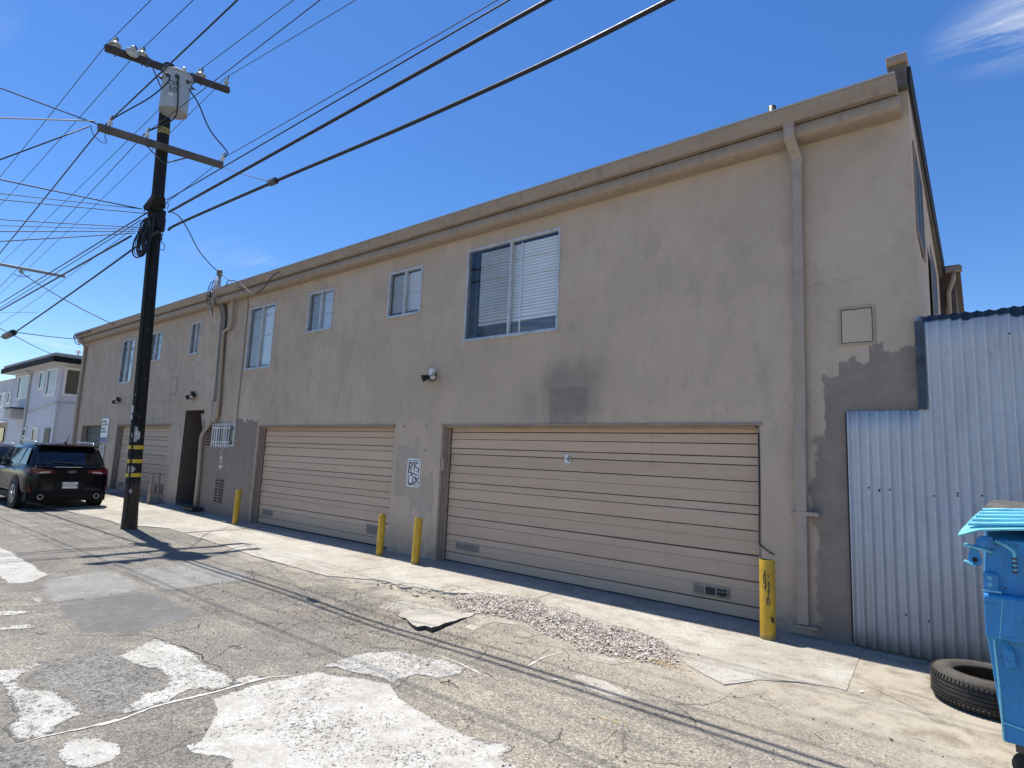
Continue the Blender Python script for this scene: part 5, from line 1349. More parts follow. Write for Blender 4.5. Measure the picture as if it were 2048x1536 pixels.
for k in range(40):
    z = random.choice((random.uniform(0.7, 2.4), random.uniform(1.5, 2.2))); a_ = random.uniform(-0.2, 2.2)
    c = pole_at(z); r = pole_r(z)
    d_ = Vector((math.sin(a_), -math.cos(a_), 0))
    MB().lathe([(0, 0.012), (0.006, 0.011), (0.007, 0.006), (0.002, 0.005), (0.002, -0.01)], c + d_*r, d_, 6).obj('nail', M_GALV if k % 2 else M_STEEL, pole)
for z, a_ in ((3.2, 1.3), (3.9, 1.5), (4.6, 1.4), (5.2, 1.45), (2.9, 1.6), (4.2, -0.6), (3.4, -0.5)):
    c = pole_at(z); d_ = Vector((math.sin(a_), -math.cos(a_), 0)); q = c + d_*pole_r(z)
    MB().tube([q, q + d_*0.05, q + d_*0.06 + Vector((0, 0, 0.03))], 0.009, 6).obj('step_stub', M_STEEL, pole)
# ground wire moulding
MB().tube([pole_at(z) + Vector((0.10, -0.105, 0)) for z in (0.1, 2.0, 4.0, 6.2)], 0.014, 6).obj('ground_wire', M_CREO, pole)

def arm(a, b, w, h, m, name='crossarm'):
    a = Vector(a); b = Vector(b); d = (b-a).normalized(); s_ = Vector((1, 0, 0)); u_ = d.cross(s_).normalized()
    if u_.z < 0: u_ = -u_
    vv = []
    for e in (a, b):
        for (i, j) in ((-1, -1), (1, -1), (1, 1), (-1, 1)): vv.append(e + s_*w/2*i + u_*h/2*j)
    return MB().add(vv, [(0, 3, 2, 1), (4, 5, 6, 7), (0, 1, 5, 4), (1, 2, 6, 5), (2, 3, 7, 6), (3, 0, 4, 7)]).obj(name, m, pole, bevel=0.006), a, b
XU = -13.04; XL = -13.00
up_arm, UA, UB = arm((-13.040, -3.691, 9.305), (-13.040, -1.296, 9.729), 0.10, 0.125, M_ARMW)
lo_arm, LA, LB = arm((-13.000, -3.631, 7.653), (-13.000, -1.270, 7.909), 0.11, 0.13, M_ARMG)
LA2 = LA + Vector((-0.36, 0.0, -0.02)); LB2 = LB + Vector((-0.36, 0.0, -0.02))
def brace(p0, p1, name='brace'):
    return MB().tube([p0, p1], 0.014, 6).obj(name, M_STEEL, pole)
pu = pole_at(8.75) + Vector((0.14, 0, 0)); pl_ = pole_at(7.45) + Vector((0.15, 0, 0))
for f in (0.34, 0.70): brace(UA.lerp(UB, f) + Vector((0.03, 0, -0.06)), pu)
for f in (0.33, 0.70): brace(LA.lerp(LB, f) + Vector((0.05, 0, -0.06)), pl_)
for f in (0.06, 0.30, 0.5, 0.72, 0.95):
    p0 = LA.lerp(LB, f); MB().tube([p0 + Vector((0.07, 0, 0)), p0 + Vector((-0.09, 0, -0.0))], 0.011, 6).obj('through_bolt', M_STEEL, pole)
def insulator(base, up=(0, 0, 1), r=0.105, pin=True, m=M_PORC):
    b = Vector(base); u_ = Vector(up).normalized()
    o = MB().lathe([(0.0, 0.0), (r*0.5, 0.0), (r*0.55, 0.02), (r*1.0, 0.035), (r*1.04, 0.055), (r*0.8, 0.09), (r*0.45, 0.115), (r*0.36, 0.135), (r*0.46, 0.15), (r*0.46, 0.175), (r*0.25, 0.19), (0, 0.19)], b, u_, 18).obj('insulator', m, pole, smooth='auto')
    if pin: MB().tube([b - u_*0.19, b + u_*0.01], 0.012, 6).obj('pin', M_STEEL, o)
    MB().tube([b + u_*0.165 + Vector((-0.06, 0, 0)), b + u_*0.165 + Vector((0.02, r*0.5, 0)), b + u_*0.165 + Vector((0.08, 0, 0.01))], 0.012, 6).obj('tie_wire', M_WIRE, o)
    return o
def along(A, B, y): return A.lerp(B, (y-A.y)/(B.y-A.y))
UP = Vector((0, 0, 0.075))
for y in (-3.53, -3.06, -1.92): insulator(along(UA, UB, y) + UP, (0, -0.1, 1))
insulator(along(UA, UB, -3.26) + Vector((0.06, 0, 0.02)), (0.93, -0.1, 0.32), 0.115, False)
insulator(along(UA, UB, -1.37) + Vector((0, 0, 0.11)), (0, 0, 1), 0.055)
for y in (-3.45, -2.80, -1.28): insulator(along(LA, LB, y) + Vector((0, 0, 0.10)), (0, 0, 1), 0.05, True, plain('clear_spool', (0.66, 0.68, 0.67), 0.15))
# dead-end clamp and hardware on the arms
for y in (-2.95, -2.62, -2.1): 
    p0 = along(UA, UB, y); MB().box(p0.x-0.06, p0.x+0.065, p0.y-0.035, p0.y+0.035, p0.z-0.075, p0.z+0.075).obj('arm_strap', M_STEEL, pole)

# slanted cable hood and the bundle of coils under it
hood = [(-12.733, -2.600, 6.611), (-12.947, -2.600, 6.400), (-13.075, -2.660, 6.355), (-13.158, -2.660, 6.451), (-12.960, -2.620, 6.620)]
MB().prism(hood, (0.02, 0.16, 0.0)).obj('cable_hood', M_CREO, pole)
rnd = random.Random(11)
coil_px = [(-13.000, -2.564, 6.245), (-13.000, -2.661, 6.124), (-13.000, -2.710, 5.917), (-13.000, -2.754, 5.671), (-13.000, -2.749, 5.465), (-13.000, -2.671, 5.406), (-13.000, -2.559, 5.546), (-13.000, -2.518, 5.750), (-13.000, -2.511, 6.018), (-13.000, -2.532, 6.213)]
for k in range(13):
    s_ = rnd.uniform(0.5, 1.05); ox = rnd.uniform(-0.14, 0.14); c0 = Vector(coil_px[0])
    pts = []
    for j, q in enumerate(coil_px):
        v = Vector(q) - c0
        pts.append(c0 + Vector((ox + rnd.uniform(-.03, .03), v.y*rnd.uniform(0.75, 1.0)*s_, v.z*rnd.uniform(0.92, 1.05)*(0.75 + 0.3*s_))))
    pts.append(pts[0] + Vector((0.02, 0.03, 0.02)))
    # smooth it
    sm = []
    for j in range(len(pts)-1):
        p_1 = pts[max(j-1, 0)]; p0 = pts[j]; p1 = pts[j+1]; p2 = pts[min(j+2, len(pts)-1)]
        for q in range(3):
            u_ = q/3
            sm.append(0.5*((2*p0) + (p1-p_1)*u_ + (2*p_1-5*p0+4*p1-p2)*u_*u_ + (3*p0-p_1-3*p1+p2)*u_**3))
    sm.append(pts[-1])
    MB().tube(sm, rnd.choice((0.008, 0.010, 0.016)), 6).obj('cable_coil', M_WIRE if k != 4 else plain('grey_coil', (0.4, 0.4, 0.4), 0.6), pole, smooth=True)
for z, r_, h_ in ((6.55, 0.03, 0.10), (6.3, 0.045, 0.16), (6.05, 0.05, 0.25), (5.85, 0.02, 0.05), (6.7, 0.018, 0.05)):
    c = pole_at(z)
    MB().tube([c + Vector((0.02, 0, 0)), c + Vector((0.02, 0, h_))], pole_r(z)+r_, 14).obj('cable_bundle', M_CREO, pole, smooth='auto')
for k in range(16):
    z = rnd.uniform(5.7, 6.8); a_ = rnd.uniform(-0.4, 2.6); c = pole_at(z); d_ = Vector((math.sin(a_), -math.cos(a_), 0)); r = pole_r(z)+0.03
    q = c + d_*r; s_ = Vector((-d_.y, d_.x, 0))
    L = rnd.uniform(0.06, 0.16)
    pts = [q - d_*0.03, q + d_*L*0.6 + Vector((0, 0, L*0.3)), q + d_*L + s_*L*0.4 - Vector((0, 0, L*0.2)), q + d_*L*0.5 + s_*L*0.6 - Vector((0, 0, L)), q + s_*L*0.4 - Vector((0, 0, L*0.8))]
    MB().tube(pts, 0.008, 5).obj('cable_loop', M_WIRE, pole)

# transformer
TC = Vector((-12.74, -2.47, 8.46))
tf = thing('transformer', 'pale grey cylindrical transformer can bolted below the upper crossarm of the utility pole', 'transformer', tuple(TC))
R_ = 0.262
MB().lathe([(0.0, 0.03), (R_*0.93, 0.03), (R_*0.95, 0.0), (R_, 0.0), (R_, 0.76), (R_*0.98, 0.80)], TC, (0, 0, 1), 36).obj('tank', M_TANK, tf, smooth='auto')
lid = MB().lathe([(R_*0.98, 0.795), (R_*1.07, 0.80), (R_*1.09, 0.82), (R_*1.07, 0.84), (R_*0.9, 0.87), (R_*0.4, 0.90), (0.0, 0.905)], TC, (0, 0, 1), 36).obj('lid', M_TANK, tf, smooth='auto')
MB().box(TC.x-0.42, TC.x-0.24, TC.y-0.06, TC.y+0.06, 8.65, 8.72).box(TC.x-0.42, TC.x-0.24, TC.y-0.06, TC.y+0.06, 9.05, 9.12).obj('bracket', M_STEEL, tf)
for a_, L in ((-35, 0), (5, 1), (52, 2), (-80, 3), (95, 4)):
    d_ = Vector((math.cos(math.radians(a_-25)), math.sin(math.radians(a_-25)), 0)).normalized()
    q = TC + d_*R_ + Vector((0, 0, 0.66))
    b_ = MB().lathe([(0.045, -0.01), (0.045, 0.01), (0.03, 0.02), (0.026, 0.05), (0.016, 0.06), (0.014, 0.10), (0, 0.10)], q, d_, 12).obj('bushing', M_STEEL, tf, smooth='auto')
for a_ in (30, -150):
    d_ = Vector((math.cos(math.radians(a_)), math.sin(math.radians(a_)), 0))
    q = TC + d_*0.13 + Vector((0, 0, 0.86))
    MB().lathe([(0.04, 0), (0.055, 0.03), (0.03, 0.05), (0.05, 0.08), (0.028, 0.10), (0.04, 0.13), (0.02, 0.16), (0, 0.17)], q, (0, 0, 1), 12).obj('bushing', M_PORC, tf, smooth='auto')
def cyl_text(s_, size, dz, ang, m):
    o = text_obj('lettering', s_, size, m, None, (0, 0, 0), extrude=0.0)
    for v in o.data.vertices:
        a_ = ang + v.co.x/(R_+0.003)
        v.co = Vector((math.sin(a_)*(R_+0.003), -math.cos(a_)*(R_+0.003), dz + v.co.z))
    o.parent = tf
cyl_text('CSR', 0.13, 0.50, 1.02, M_INK); cyl_text('50', 0.16, 0.36, 1.02, M_INK)
lb = MB(); vv = []
for k in range(5):
    a_ = 0.92 + (k-2)*0.07*1.1
    for z in (0.235, 0.29): vv.append((TC.x + math.sin(a_)*(R_+0.003), TC.y - math.cos(a_)*(R_+0.003), TC.z + z - 0.008*k))
lb.add(vv, [(2*k, 2*k+2, 2*k+3, 2*k+1) for k in range(4)]).obj('rating_label', M_WHITE, tf)
def spline(pts, n_=8):
    pts = [Vector(p) for p in pts]; out = []
    for j in range(len(pts)-1):
        p_1 = pts[max(j-1, 0)]; p0 = pts[j]; p1 = pts[j+1]; p2 = pts[min(j+2, len(pts)-1)]
        for q in range(n_):
            u_ = q/n_
            out.append(0.5*((2*p0) + (p1-p_1)*u_ + (2*p_1-5*p0+4*p1-p2)*u_*u_ + (3*p0-p_1-3*p1+p2)*u_**3))
    out.append(pts[-1]); return out
for pts in ([(-12.500, -2.702, 9.098), (-12.480, -2.724, 8.890), (-12.700, -2.927, 8.537), (-12.900, -3.182, 8.227), (-13.000, -3.345, 8.028), (-13.000, -3.462, 7.852)],
            [(-12.460, -2.558, 9.121), (-12.440, -2.528, 8.766), (-12.440, -2.508, 8.502), (-12.600, -2.479, 8.290), (-12.800, -2.656, 8.094), (-13.000, -2.802, 7.969), (-13.000, -2.864, 7.862)],
            [(-12.600, -2.358, 9.147), (-12.550, -2.295, 9.016), (-12.600, -2.061, 8.823), (-12.800, -1.696, 8.482), (-12.950, -1.254, 8.271), (-13.000, -1.201, 8.215), (-13.000, -1.296, 8.052)]):
    MB().tube(spline(pts), 0.014, 6).obj('lead', M_WIRE, tf, smooth=True)

# ================================================================== OVERHEAD WIRES
GW = 'overhead wires meeting at the utility pole'
def wire(name, label, pts, r, cat='wire', m=None, smooth=True):
    p0 = tuple(pts[0])
    o = MB().tube(pts, r, 6).obj(name, m or M_WIRE, None, smooth=smooth, origin=p0)
    return tag(o, label, cat, GW)
def run(a, b, ext=0.0, sag=0.0, n_=14, pre=0.0):
    """a gently sagging span from a towards b, carried on past b by ext metres"""
    a = Vector(a); b = Vector(b); L = (b-a).length; d = (b-a)/L
    out = []; T = L + ext
    for i in range(n_+1):
        s_ = T*i/n_
        out.append(a + d*s_ + Vector((0, 0, -4*sag*(s_/T)*(1-s_/T))))
    return out
TH = 0.0072
for (a, b, c, d, r, nm, l1, l2) in (
    ((-13.388, -3.530, 9.726), (-11.353, -3.530, 9.597), (-13.773, -3.530, 9.741), (-22.774, -3.530, 9.539), TH, 'power_line', 'thin power line rising from the leftmost insulator of the upper crossarm', 'thin power line running back past the left tip of the upper crossarm'),
    ((-13.265, -3.060, 9.698), (-10.752, -3.060, 9.624), (-13.824, -3.060, 9.709), (-25.297, -3.060, 9.452), TH, 'power_line', 'thin power line rising from the second insulator of the upper crossarm', 'thin power line running back under the second upper insulator'),
    ((-13.078, -3.450, 7.886), (-8.012, -3.450, 7.971), (-13.709, -3.450, 7.878), (-21.491, -3.450, 6.920), 0.0125, 'power_line', 'thicker dark power line crossing behind the pole top up from the lower crossarm', 'dark power line running back from the left tip of the lower crossarm'),
    ((-13.075, -1.920, 9.909), (-9.387, -1.920, 9.737), (-15.379, -1.920, 9.760), (-26.703, -1.920, 9.098), TH, 'power_line', 'thin power line rising from the insulator right of the transformer', 'thin power line running back from under the transformer'),
    ((-13.215, -2.800, 7.965), (-7.387, -2.800, 7.905), (-13.650, -2.800, 7.885), (-21.179, -2.800, 7.064), TH, 'power_line', 'thin power line rising from the middle of the lower crossarm past the transformer', 'thin power line running back from the middle of the lower crossarm'),
    ((-13.146, -1.370, 10.039), (-8.306, -1.370, 9.579), (-13.618, -1.370, 9.951), (-17.691, -1.370, 9.566), TH*0.9, 'power_line', 'thin power line rising from the small insulator at the right tip of the upper crossarm', 'thin power line running back under the right half of the upper crossarm'),
    ((-13.136, -1.280, 8.077), (-5.029, -1.280, 7.993), (-13.484, -1.280, 7.999), (-15.139, -1.280, 7.883), TH, 'power_line', 'upper of two thin lines rising rightwards from the right tip of the lower crossarm', 'thin line running back behind the pole from the right tip of the lower crossarm')):
    wire(nm, l1, run(a, b, 14.0, 0.05), r)
    wire(nm, l2, [Vector(a)] + run(c, d, 22.0, 0.15), r)
wire('power_line', 'lower of two thin lines rising rightwards, starting at the pole above the thick cables', run((-12.684, -2.400, 6.571), (-3.754, -2.400, 6.564), 12.0, 0.0), 0.010)
wire('telephone_cable', 'upper of two thick black cables sweeping from the pole to the top edge', run((-11.577, -2.720, 5.928), (-2.978, -2.720, 5.949), 14.0, 0.0), 0.022, 'cable')
C2 = [(-11.782, -2.620, 5.658), (-11.281, -2.620, 5.682), (-8.039, -2.620, 5.571), (-5.165, -2.620, 5.448), (-3.101, -2.620, 5.404), (-1.815, -2.620, 5.434)]
e_ = (Vector(C2[-1])-Vector(C2[-2])).normalized()
wire('telephone_cable', 'lower of two thick black cables, passing over the eave of the apartment block', spline(C2, 4) + [Vector(C2[-1]) + e_*k*2 for k in range(1, 7)], 0.023, 'cable')
wire('tie_wire', 'short thin wire from the right tip of the lower arm down to a thick cable', run((-13.000, -1.254, 7.868), (-8.041, -2.620, 5.579), 0, 0.02), 0.006)
MB_ = MB().tube([(-8.073, -2.640, 5.564), (-7.904, -2.640, 5.556)], 0.05, 8)
tag(MB_.obj('cable_clamp', M_STEEL, origin=(-8.002, -2.640, 5.560)), 'small dark clamp on the lower thick cable at the end of the short thin wire', 'clamp')
# lines that leave across the alley to the left
for k, (a, b, r, l) in enumerate((
    ((-13.000, -3.629, 7.705), (-13.000, -5.088, 7.685), 0.012, 'dark service wire falling from the upper left to the lower crossarm tip'),
    ((-13.000, -3.691, 7.746), (-13.000, -5.025, 7.158), 0.013, 'pale twisted service wire reaching the left tip of the lower crossarm'),
    ((-13.000, -3.771, 7.593), (-13.000, -4.935, 6.407), 0.012, 'dark service wire sagging away down-left from the left tip of the lower crossarm'),
    ((-13.000, -2.721, 6.335), (-13.000, -4.898, 6.094), 0.012, 'dark wire leading left from the slanted hood on the pole, topmost of its fan'),
    ((-13.000, -2.712, 6.339), (-13.000, -4.869, 5.851), 0.007, 'thin wire leading left from the slanted hood, second of its fan'),
    ((-13.000, -2.640, 6.270), (-13.000, -4.856, 5.747), 0.008, 'thin wire leading left from just under the slanted hood, third of the fan'),
    ((-13.000, -2.536, 5.998), (-13.000, -4.815, 5.401), 0.008, 'thin wire leading left from the cable coils, uppermost of the low four'),
    ((-13.000, -2.533, 5.968), (-13.000, -4.802, 5.297), 0.006, 'thinnest wire leading left from the cable coils, second of the low four'),
    ((-13.000, -2.530, 5.937), (-13.000, -4.790, 5.193), 0.008, 'thin wire leading almost level left from the cable coils, third of the low four'),
    ((-13.000, -2.787, 5.806), (-13.000, -4.769, 5.021), 0.009, 'thin wire dropping slightly left from the cable coils, lowest of the low four'))):
    wire('service_wire', l, run(a, b, 7.0, 0.06 if k not in (2,) else 0.02), r, m=M_CABW if k == 1 else None)
wire('service_loop', 'drooping loop of loose wire at the left tip of the lower crossarm', spline([(-12.980, -3.756, 7.624), (-12.980, -3.697, 7.469), (-12.980, -3.573, 7.386), (-12.980, -3.466, 7.395), (-12.980, -3.501, 7.482), (-12.980, -3.505, 7.584)]), 0.007)
# lines that run on down the alley
for a, b, r, l in (((-12.998, -2.600, 6.316), (-25.637, -2.600, 6.129), 0.013, 'dark cable sloping down-left from the slanted hood, topmost of three'),
                   ((-13.365, -2.600, 6.231), (-25.525, -2.600, 5.958), 0.009, 'thin cable sloping down-left from the cable coils, middle of three'),
                   ((-13.833, -2.600, 5.985), (-25.463, -2.600, 5.864), 0.020, 'thick cable sloping down-left from the cable coils, lowest of three')):
    wire('telephone_cable', l, run(a, b, 6.0, 0.0), r, 'cable')
wire('telephone_cable', 'thick cable leaving the pole below the coils towards the black splice box', run((-12.307, -2.600, 5.760), (-13.718, -2.600, 5.643), 0, 0.0) + run((-13.718, -2.600, 5.643), (-22.802, -2.600, 4.849), 0, 0.02), 0.019, 'cable')
sb = tag(MB().tube([(-24.117, -2.600, 4.840), (-23.050, -2.600, 4.859)], 0.10, 8).obj('splice_box', M_BLACK, origin=(-23.473, -2.600, 4.840), bevel=0.02), 'small black splice box hanging on the cable at the left edge, above the white house', 'splice box')
wire('telephone_cable', 'dark cable leaving the splice box for the left edge of the picture', run((-23.977, -2.600, 4.826), (-24.826, -2.600, 4.894), 6.0, 0.0), 0.018, 'cable')
wire('service_wire', 'thin wire from the splice box to the far top corner of the apartment block', run((-22.802, -2.600, 4.849), (-26.031, -0.300, 5.383), 0, 0.02), 0.012)
wire('service_wire', 'thin wire from the splice box down to the black roof edge of the white house', run((-22.925, -2.600, 4.752), (-31.991, 0.400, 5.415), 0, 0.02), 0.012)
wire('service_wire', 'thin wire from the left edge down to the splice box', run((-23.209, -2.900, 4.941), (-22.925, -2.600, 4.752), 0, 0.0), 0.010)
wire('service_drop', 'black service drop from the pole to the mast and eave of the apartment block', spline([(-11.892, -2.550, 6.057), (-12.276, -2.300, 6.170), (-12.857, -1.900, 6.189), (-13.923, -1.200, 6.138), (-14.192, -0.800, 5.970), (-14.453, -0.420, 5.886), (-13.540, -0.400, 5.430), (-12.607, -0.400, 5.052)]), 0.011)
wire('service_loop', 'slack black wire looping from the mast up onto the gutter', spline([(-14.261, -0.340, 5.546), (-14.092, -0.360, 5.666), (-13.431, -0.400, 5.486), (-12.737, -0.420, 5.112), (-12.347, -0.400, 5.175), (-12.023, -0.370, 5.429), (-11.796, -0.330, 5.504)]), 0.011)
wire('service_loop', 'tangle of black wires hooked over the far end of the gutter', spline([(-25.788, -0.360, 5.348), (-25.881, -0.380, 5.465), (-25.276, -0.360, 5.483), (-24.300, -0.330, 5.496)]) , 0.022)
wire('service_loop', 'hanging bight of black wire under the far end of the gutter', spline([(-25.806, -0.360, 5.387), (-25.499, -0.400, 5.164), (-24.946, -0.400, 5.058), (-25.177, -0.400, 5.207), (-25.693, -0.360, 5.394)]), 0.014)
# neighbouring pole's crossarm that reaches into the picture at the left
bar0 = Vector((-24.000, -1.324, 7.154)); bar1 = Vector((-24.000, -3.833, 7.055))
nb = thing('street_arm', 'grey horizontal pole arm with a hanging insulator reaching in at the left edge', 'pole arm', tuple(bar0))
MB().tube([bar0, bar1], 0.05, 8).obj('arm', plain('grey_arm_metal', (0.30, 0.29, 0.28), 0.6), nb, smooth=True)
MB().tube([bar1 + Vector((0, 0, 1.2)), bar1 + Vector((0, 0, -8.2))], 0.14, 12).obj('pole', M_CREO, nb, smooth='auto')
q = Vector((-24.000, -2.481, 7.116))
MB().lathe([(0, 0), (0.06, 0.02), (0.03, 0.06), (0.08, 0.12), (0.03, 0.16), (0, 0.2)], q, (0, 0, -1), 10).obj('insulator', M_PORC, nb, smooth='auto')
wire('service_wire', 'thin wire hung from the grey pole arm down to the eave of the apartment block', run((-24.000, -2.461, 6.954), (-22.099, -0.280, 5.492), 0, 0.08), 0.014)
wire('service_wire', 'short slack wire dangling left of the insulator on the grey pole arm', run((-24.000, -2.643, 6.886), (-24.000, -2.217, 6.955), 0, 0.08), 0.010)
wire('service_wire', 'thin level wire at the far left just above the splice box', run((-57.458, 1.500, 10.774), (-40.946, 1.500, 8.686), 0, 0.0), 0.010)

# ================================================================== PARKED CARS
def make_carpaint(name, col):
    t = NT(name); p = t.objco()
    c = t.mix(t.rng(t.noise(p, 3, 4), 0.3, 0.7), col, tuple(v*1.25 for v in col))
    dust = t.rng(t.noise(p, 6, 6, 0.65), 0.4, 0.75, 0.12, 0.3)
    t.set(t.b.inputs['Coat Weight'], 0.1); t.set(t.b.inputs['Coat Roughness'], 0.04)
    return t.done(c, dust, 0.0, 0.22)
M_CARBLK = make_carpaint('black_car_paint', (0.003, 0.0035, 0.006))
M_CARGRY = make_carpaint('charcoal_car_paint', (0.03, 0.032, 0.036))
M_CARGLASS = plain('tinted_car_glass', (0.006, 0.008, 0.010), 0.05, spec=0.7)
M_CLAD = plain('black_cladding', (0.008, 0.008, 0.009), 0.65, spec=0.25)
M_TYRE = plain('tyre_rubber', (0.018, 0.018, 0.018), 0.85, bump=0.3)
M_CHROME = plain('chrome', (0.75, 0.76, 0.78), 0.12, 1.0)
M_RIM = plain('alloy_rim', (0.42, 0.43, 0.45), 0.3, 0.8)
M_TAIL = plain('red_tail_lens', (0.11, 0.004, 0.006), 0.15)
M_TAILCLR = plain('clear_tail_lens', (0.50, 0.42, 0.42), 0.12)
def car(name, label, cat, x, y, yaw, paint, hs=1.0, detail=True):
    t_ = thing(name, label, cat, (x, y, gz(x-1, y)-0.005))
    t_.rotation_euler = (0, 0, math.pi + yaw)
    ORIGIN[t_.name] = Vector((0, 0, 0))
    Z = lambda z: z*hs
    st = [(0.02, [(.50,.36),(.62,.46),(.66,.70),(.62,.90),(.56,.985)]), (0.05, [(.72,.31),(.77,.46),(.80,.70),(.77,.92),(.70,1.005)]),
          (.22, [(.83,.28),(.86,.46),(.868,.70),(.852,.94),(.80,1.03)]), (.8, [(.86,.27),(.875,.46),(.878,.70),(.862,.94),(.81,1.02)]),
          (2.0, [(.855,.25),(.872,.46),(.872,.70),(.858,.92),(.81,.99)]), (3.05, [(.86,.26),(.876,.46),(.876,.70),(.856,.91),(.78,.97)]),
          (3.75, [(.84,.28),(.868,.46),(.855,.68),(.81,.84),(.68,.90)]), (4.2, [(.70,.31),(.75,.46),(.73,.62),(.65,.74),(.5,.78)]), (4.36, [(.5,.35),(.56,.46),(.54,.6),(.46,.68),(.3,.72)])]
    vv = []; ff = []; n_ = 11
    for (sx, pr) in st:
        left = [(yy, Z(z)) for yy, z in pr]
        ring = left + [(0.0, left[-1][1] + 0.012)] + [(-yy, z) for yy, z in reversed(left)]
        vv += [(sx, yy, z) for yy, z in ring]
    for i in range(len(st)-1):
        for k in range(n_-1): ff.append((i*n_+k, i*n_+k+1, (i+1)*n_+k+1, (i+1)*n_+k))
        ff.append((i*n_+n_-1, i*n_, (i+1)*n_, (i+1)*n_+n_-1))
    ff.append(tuple(range(n_))); ff.append(tuple(range((len(st)-1)*n_, len(st)*n_))[::-1])
    body = MB().add(vv, ff).obj('body', paint, t_, smooth=True, sub=2)
    # cabin: rounded rings stacked from belt line to roof
    rings = [(0.98, 0.10, 3.25, .815), (1.10, 0.19, 3.02, .785), (1.28, 0.33, 2.70, .735), (1.44, 0.46, 2.42, .685), (1.525, 0.62, 2.25, .63), (1.56, 0.85, 2.05, .50), (1.57, 1.2, 1.8, .25)]
    vv = []; ff = []; m_ = 20
    for (z, xa, xb, hw) in rings:
        cx, hx = (xa+xb)/2, (xb-xa)/2
        for k in range(m_):
            a_ = 2*math.pi*k/m_; c_, s_ = math.cos(a_), math.sin(a_)
            e = 0.28
            vv.append((cx + hx*math.copysign(abs(c_)**e, c_), hw*math.copysign(abs(s_)**e, s_), Z(z)))
    for i in range(len(rings)-1):
        for k in range(m_): ff.append((i*m_+k, i*m_+(k+1) % m_, (i+1)*m_+(k+1) % m_, (i+1)*m_+k))
    ff.append(tuple(range((len(rings)-1)*m_, len(rings)*m_)))
    MB().add(vv, ff).obj('roof', paint, t_, smooth=True)
    def hw_at(z):
        for (z0, a0, b0, h0), (z1, a1, b1, h1) in zip(rings, rings[1:]):
            if z0 <= z <= z1:
                f = (z-z0)/(z1-z0); return h0+(h1-h0)*f, a0+(a1-a0)*f, b0+(b1-b0)*f
    # rear and front glass follow the slope of the cabin
    for nm, zlo, zhi, front in (('rear_window', 1.06, 1.46, False), ('windscreen', 1.03, 1.47, True)):
        vv = []; rows_ = 5; cols_ = 8
        for j in range(rows_+1):
            z = zlo + (zhi-zlo)*j/rows_; hw, xa, xb = hw_at(z)
            for k in range(cols_+1):
                u_ = -1 + 2*k/cols_
                w = (hw-0.085)
                cx = (xb + 0.016 - 0.035*abs(u_)**4) if front else (xa - 0.016 + 0.035*abs(u_)**4)
                vv.append((cx, u_*w, Z(z)))
        ff = [(j*(cols_+1)+k, j*(cols_+1)+k+1, (j+1)*(cols_+1)+k+1, (j+1)*(cols_+1)+k) for j in range(rows_) for k in range(cols_)]
        MB().add(vv, ff).obj(nm, M_CARGLASS, t_, smooth=True)
    for s_ in (1, -1):
        for (xa, xb, xc, xd) in ((0.42, 0.98, 0.90, 0.62), (1.04, 1.98, 1.92, 1.02), (2.04, 2.95, 2.42, 1.98)):
            q = []
            for (xx_, z) in ((xa, 1.05), (xb, 1.05), (xc, 1.43), (xd, 1.43)): q.append((xx_, s_*(hw_at(z)[0]+0.008), Z(z)))
            MB().add(q, [(0, 1, 2, 3)]).obj('side_window', M_CARGLASS, t_)
        mr = MB().box(2.62, 2.80, s_*0.92 - 0.10, s_*0.92 + 0.10, Z(1.02), Z(1.16)).obj('mirror', paint, t_, bevel=0.035)
        MB().tube([(2.70, s_*0.82, Z(1.02)), (2.70, s_*0.90, Z(1.06))], 0.025, 6).obj('stalk', M_CLAD, mr)
        rl = MB().tube([(0.72, s_*0.60, Z(1.545)), (0.80, s_*0.60, Z(1.60)), (2.05, s_*0.60, Z(1.61)), (2.2, s_*0.60, Z(1.55))], 0.018, 8).obj('roof_rail', M_RIM, t_, smooth=True)
        MB().box(0.9, 2.95, s_*0.876-0.012, s_*0.876+0.012, 0.22, 0.36).obj('sill', M_CLAD, t_, bevel=0.01)
        for q in ((1.15, 0.90), (2.05, 0.90)): MB().box(q[0], q[0]+0.17, s_*0.872-0.02, s_*0.872+0.02, Z(q[1])-0.012, Z(q[1])+0.012).obj('door_handle', M_CHROME, t_, bevel=0.006)
        for wx in (0.86, 3.48):
            # arch lining, tyre, rim
            MB().lathe([(0.0, 0), (0.405, 0.0), (0.415, 0.008), (0.405, 0.014), (0.0, 0.012)], (wx, s_*0.872, 0.37), (0, s_, 0), 28).obj('wheel_arch', M_CLAD, t_, smooth='auto')
            wh = MB().lathe([(0.215, -0.20), (0.30, -0.205), (0.335, -0.18), (0.345, -0.12), (0.345, -0.05), (0.335, 0.0), (0.30, 0.022), (0.225, 0.016), (0.215, 0.0)], (wx, s_*0.875, 0.345), (0, s_, 0), 32).obj('wheel', M_TYRE, t_, smooth='auto')
            rm = MB().lathe([(0.222, 0.012), (0.21, 0.016), (0.205, -0.05), (0.0, -0.06)], (wx, s_*0.875, 0.345), (0, s_, 0), 28).obj('rim_well', M_CLAD, wh, smooth='auto')
            rb = MB()
            rb.lathe([(0.224, 0.014), (0.22, 0.022), (0.20, 0.022), (0.195, 0.008)], (wx, s_*0.875, 0.345), (0, s_, 0), 28)
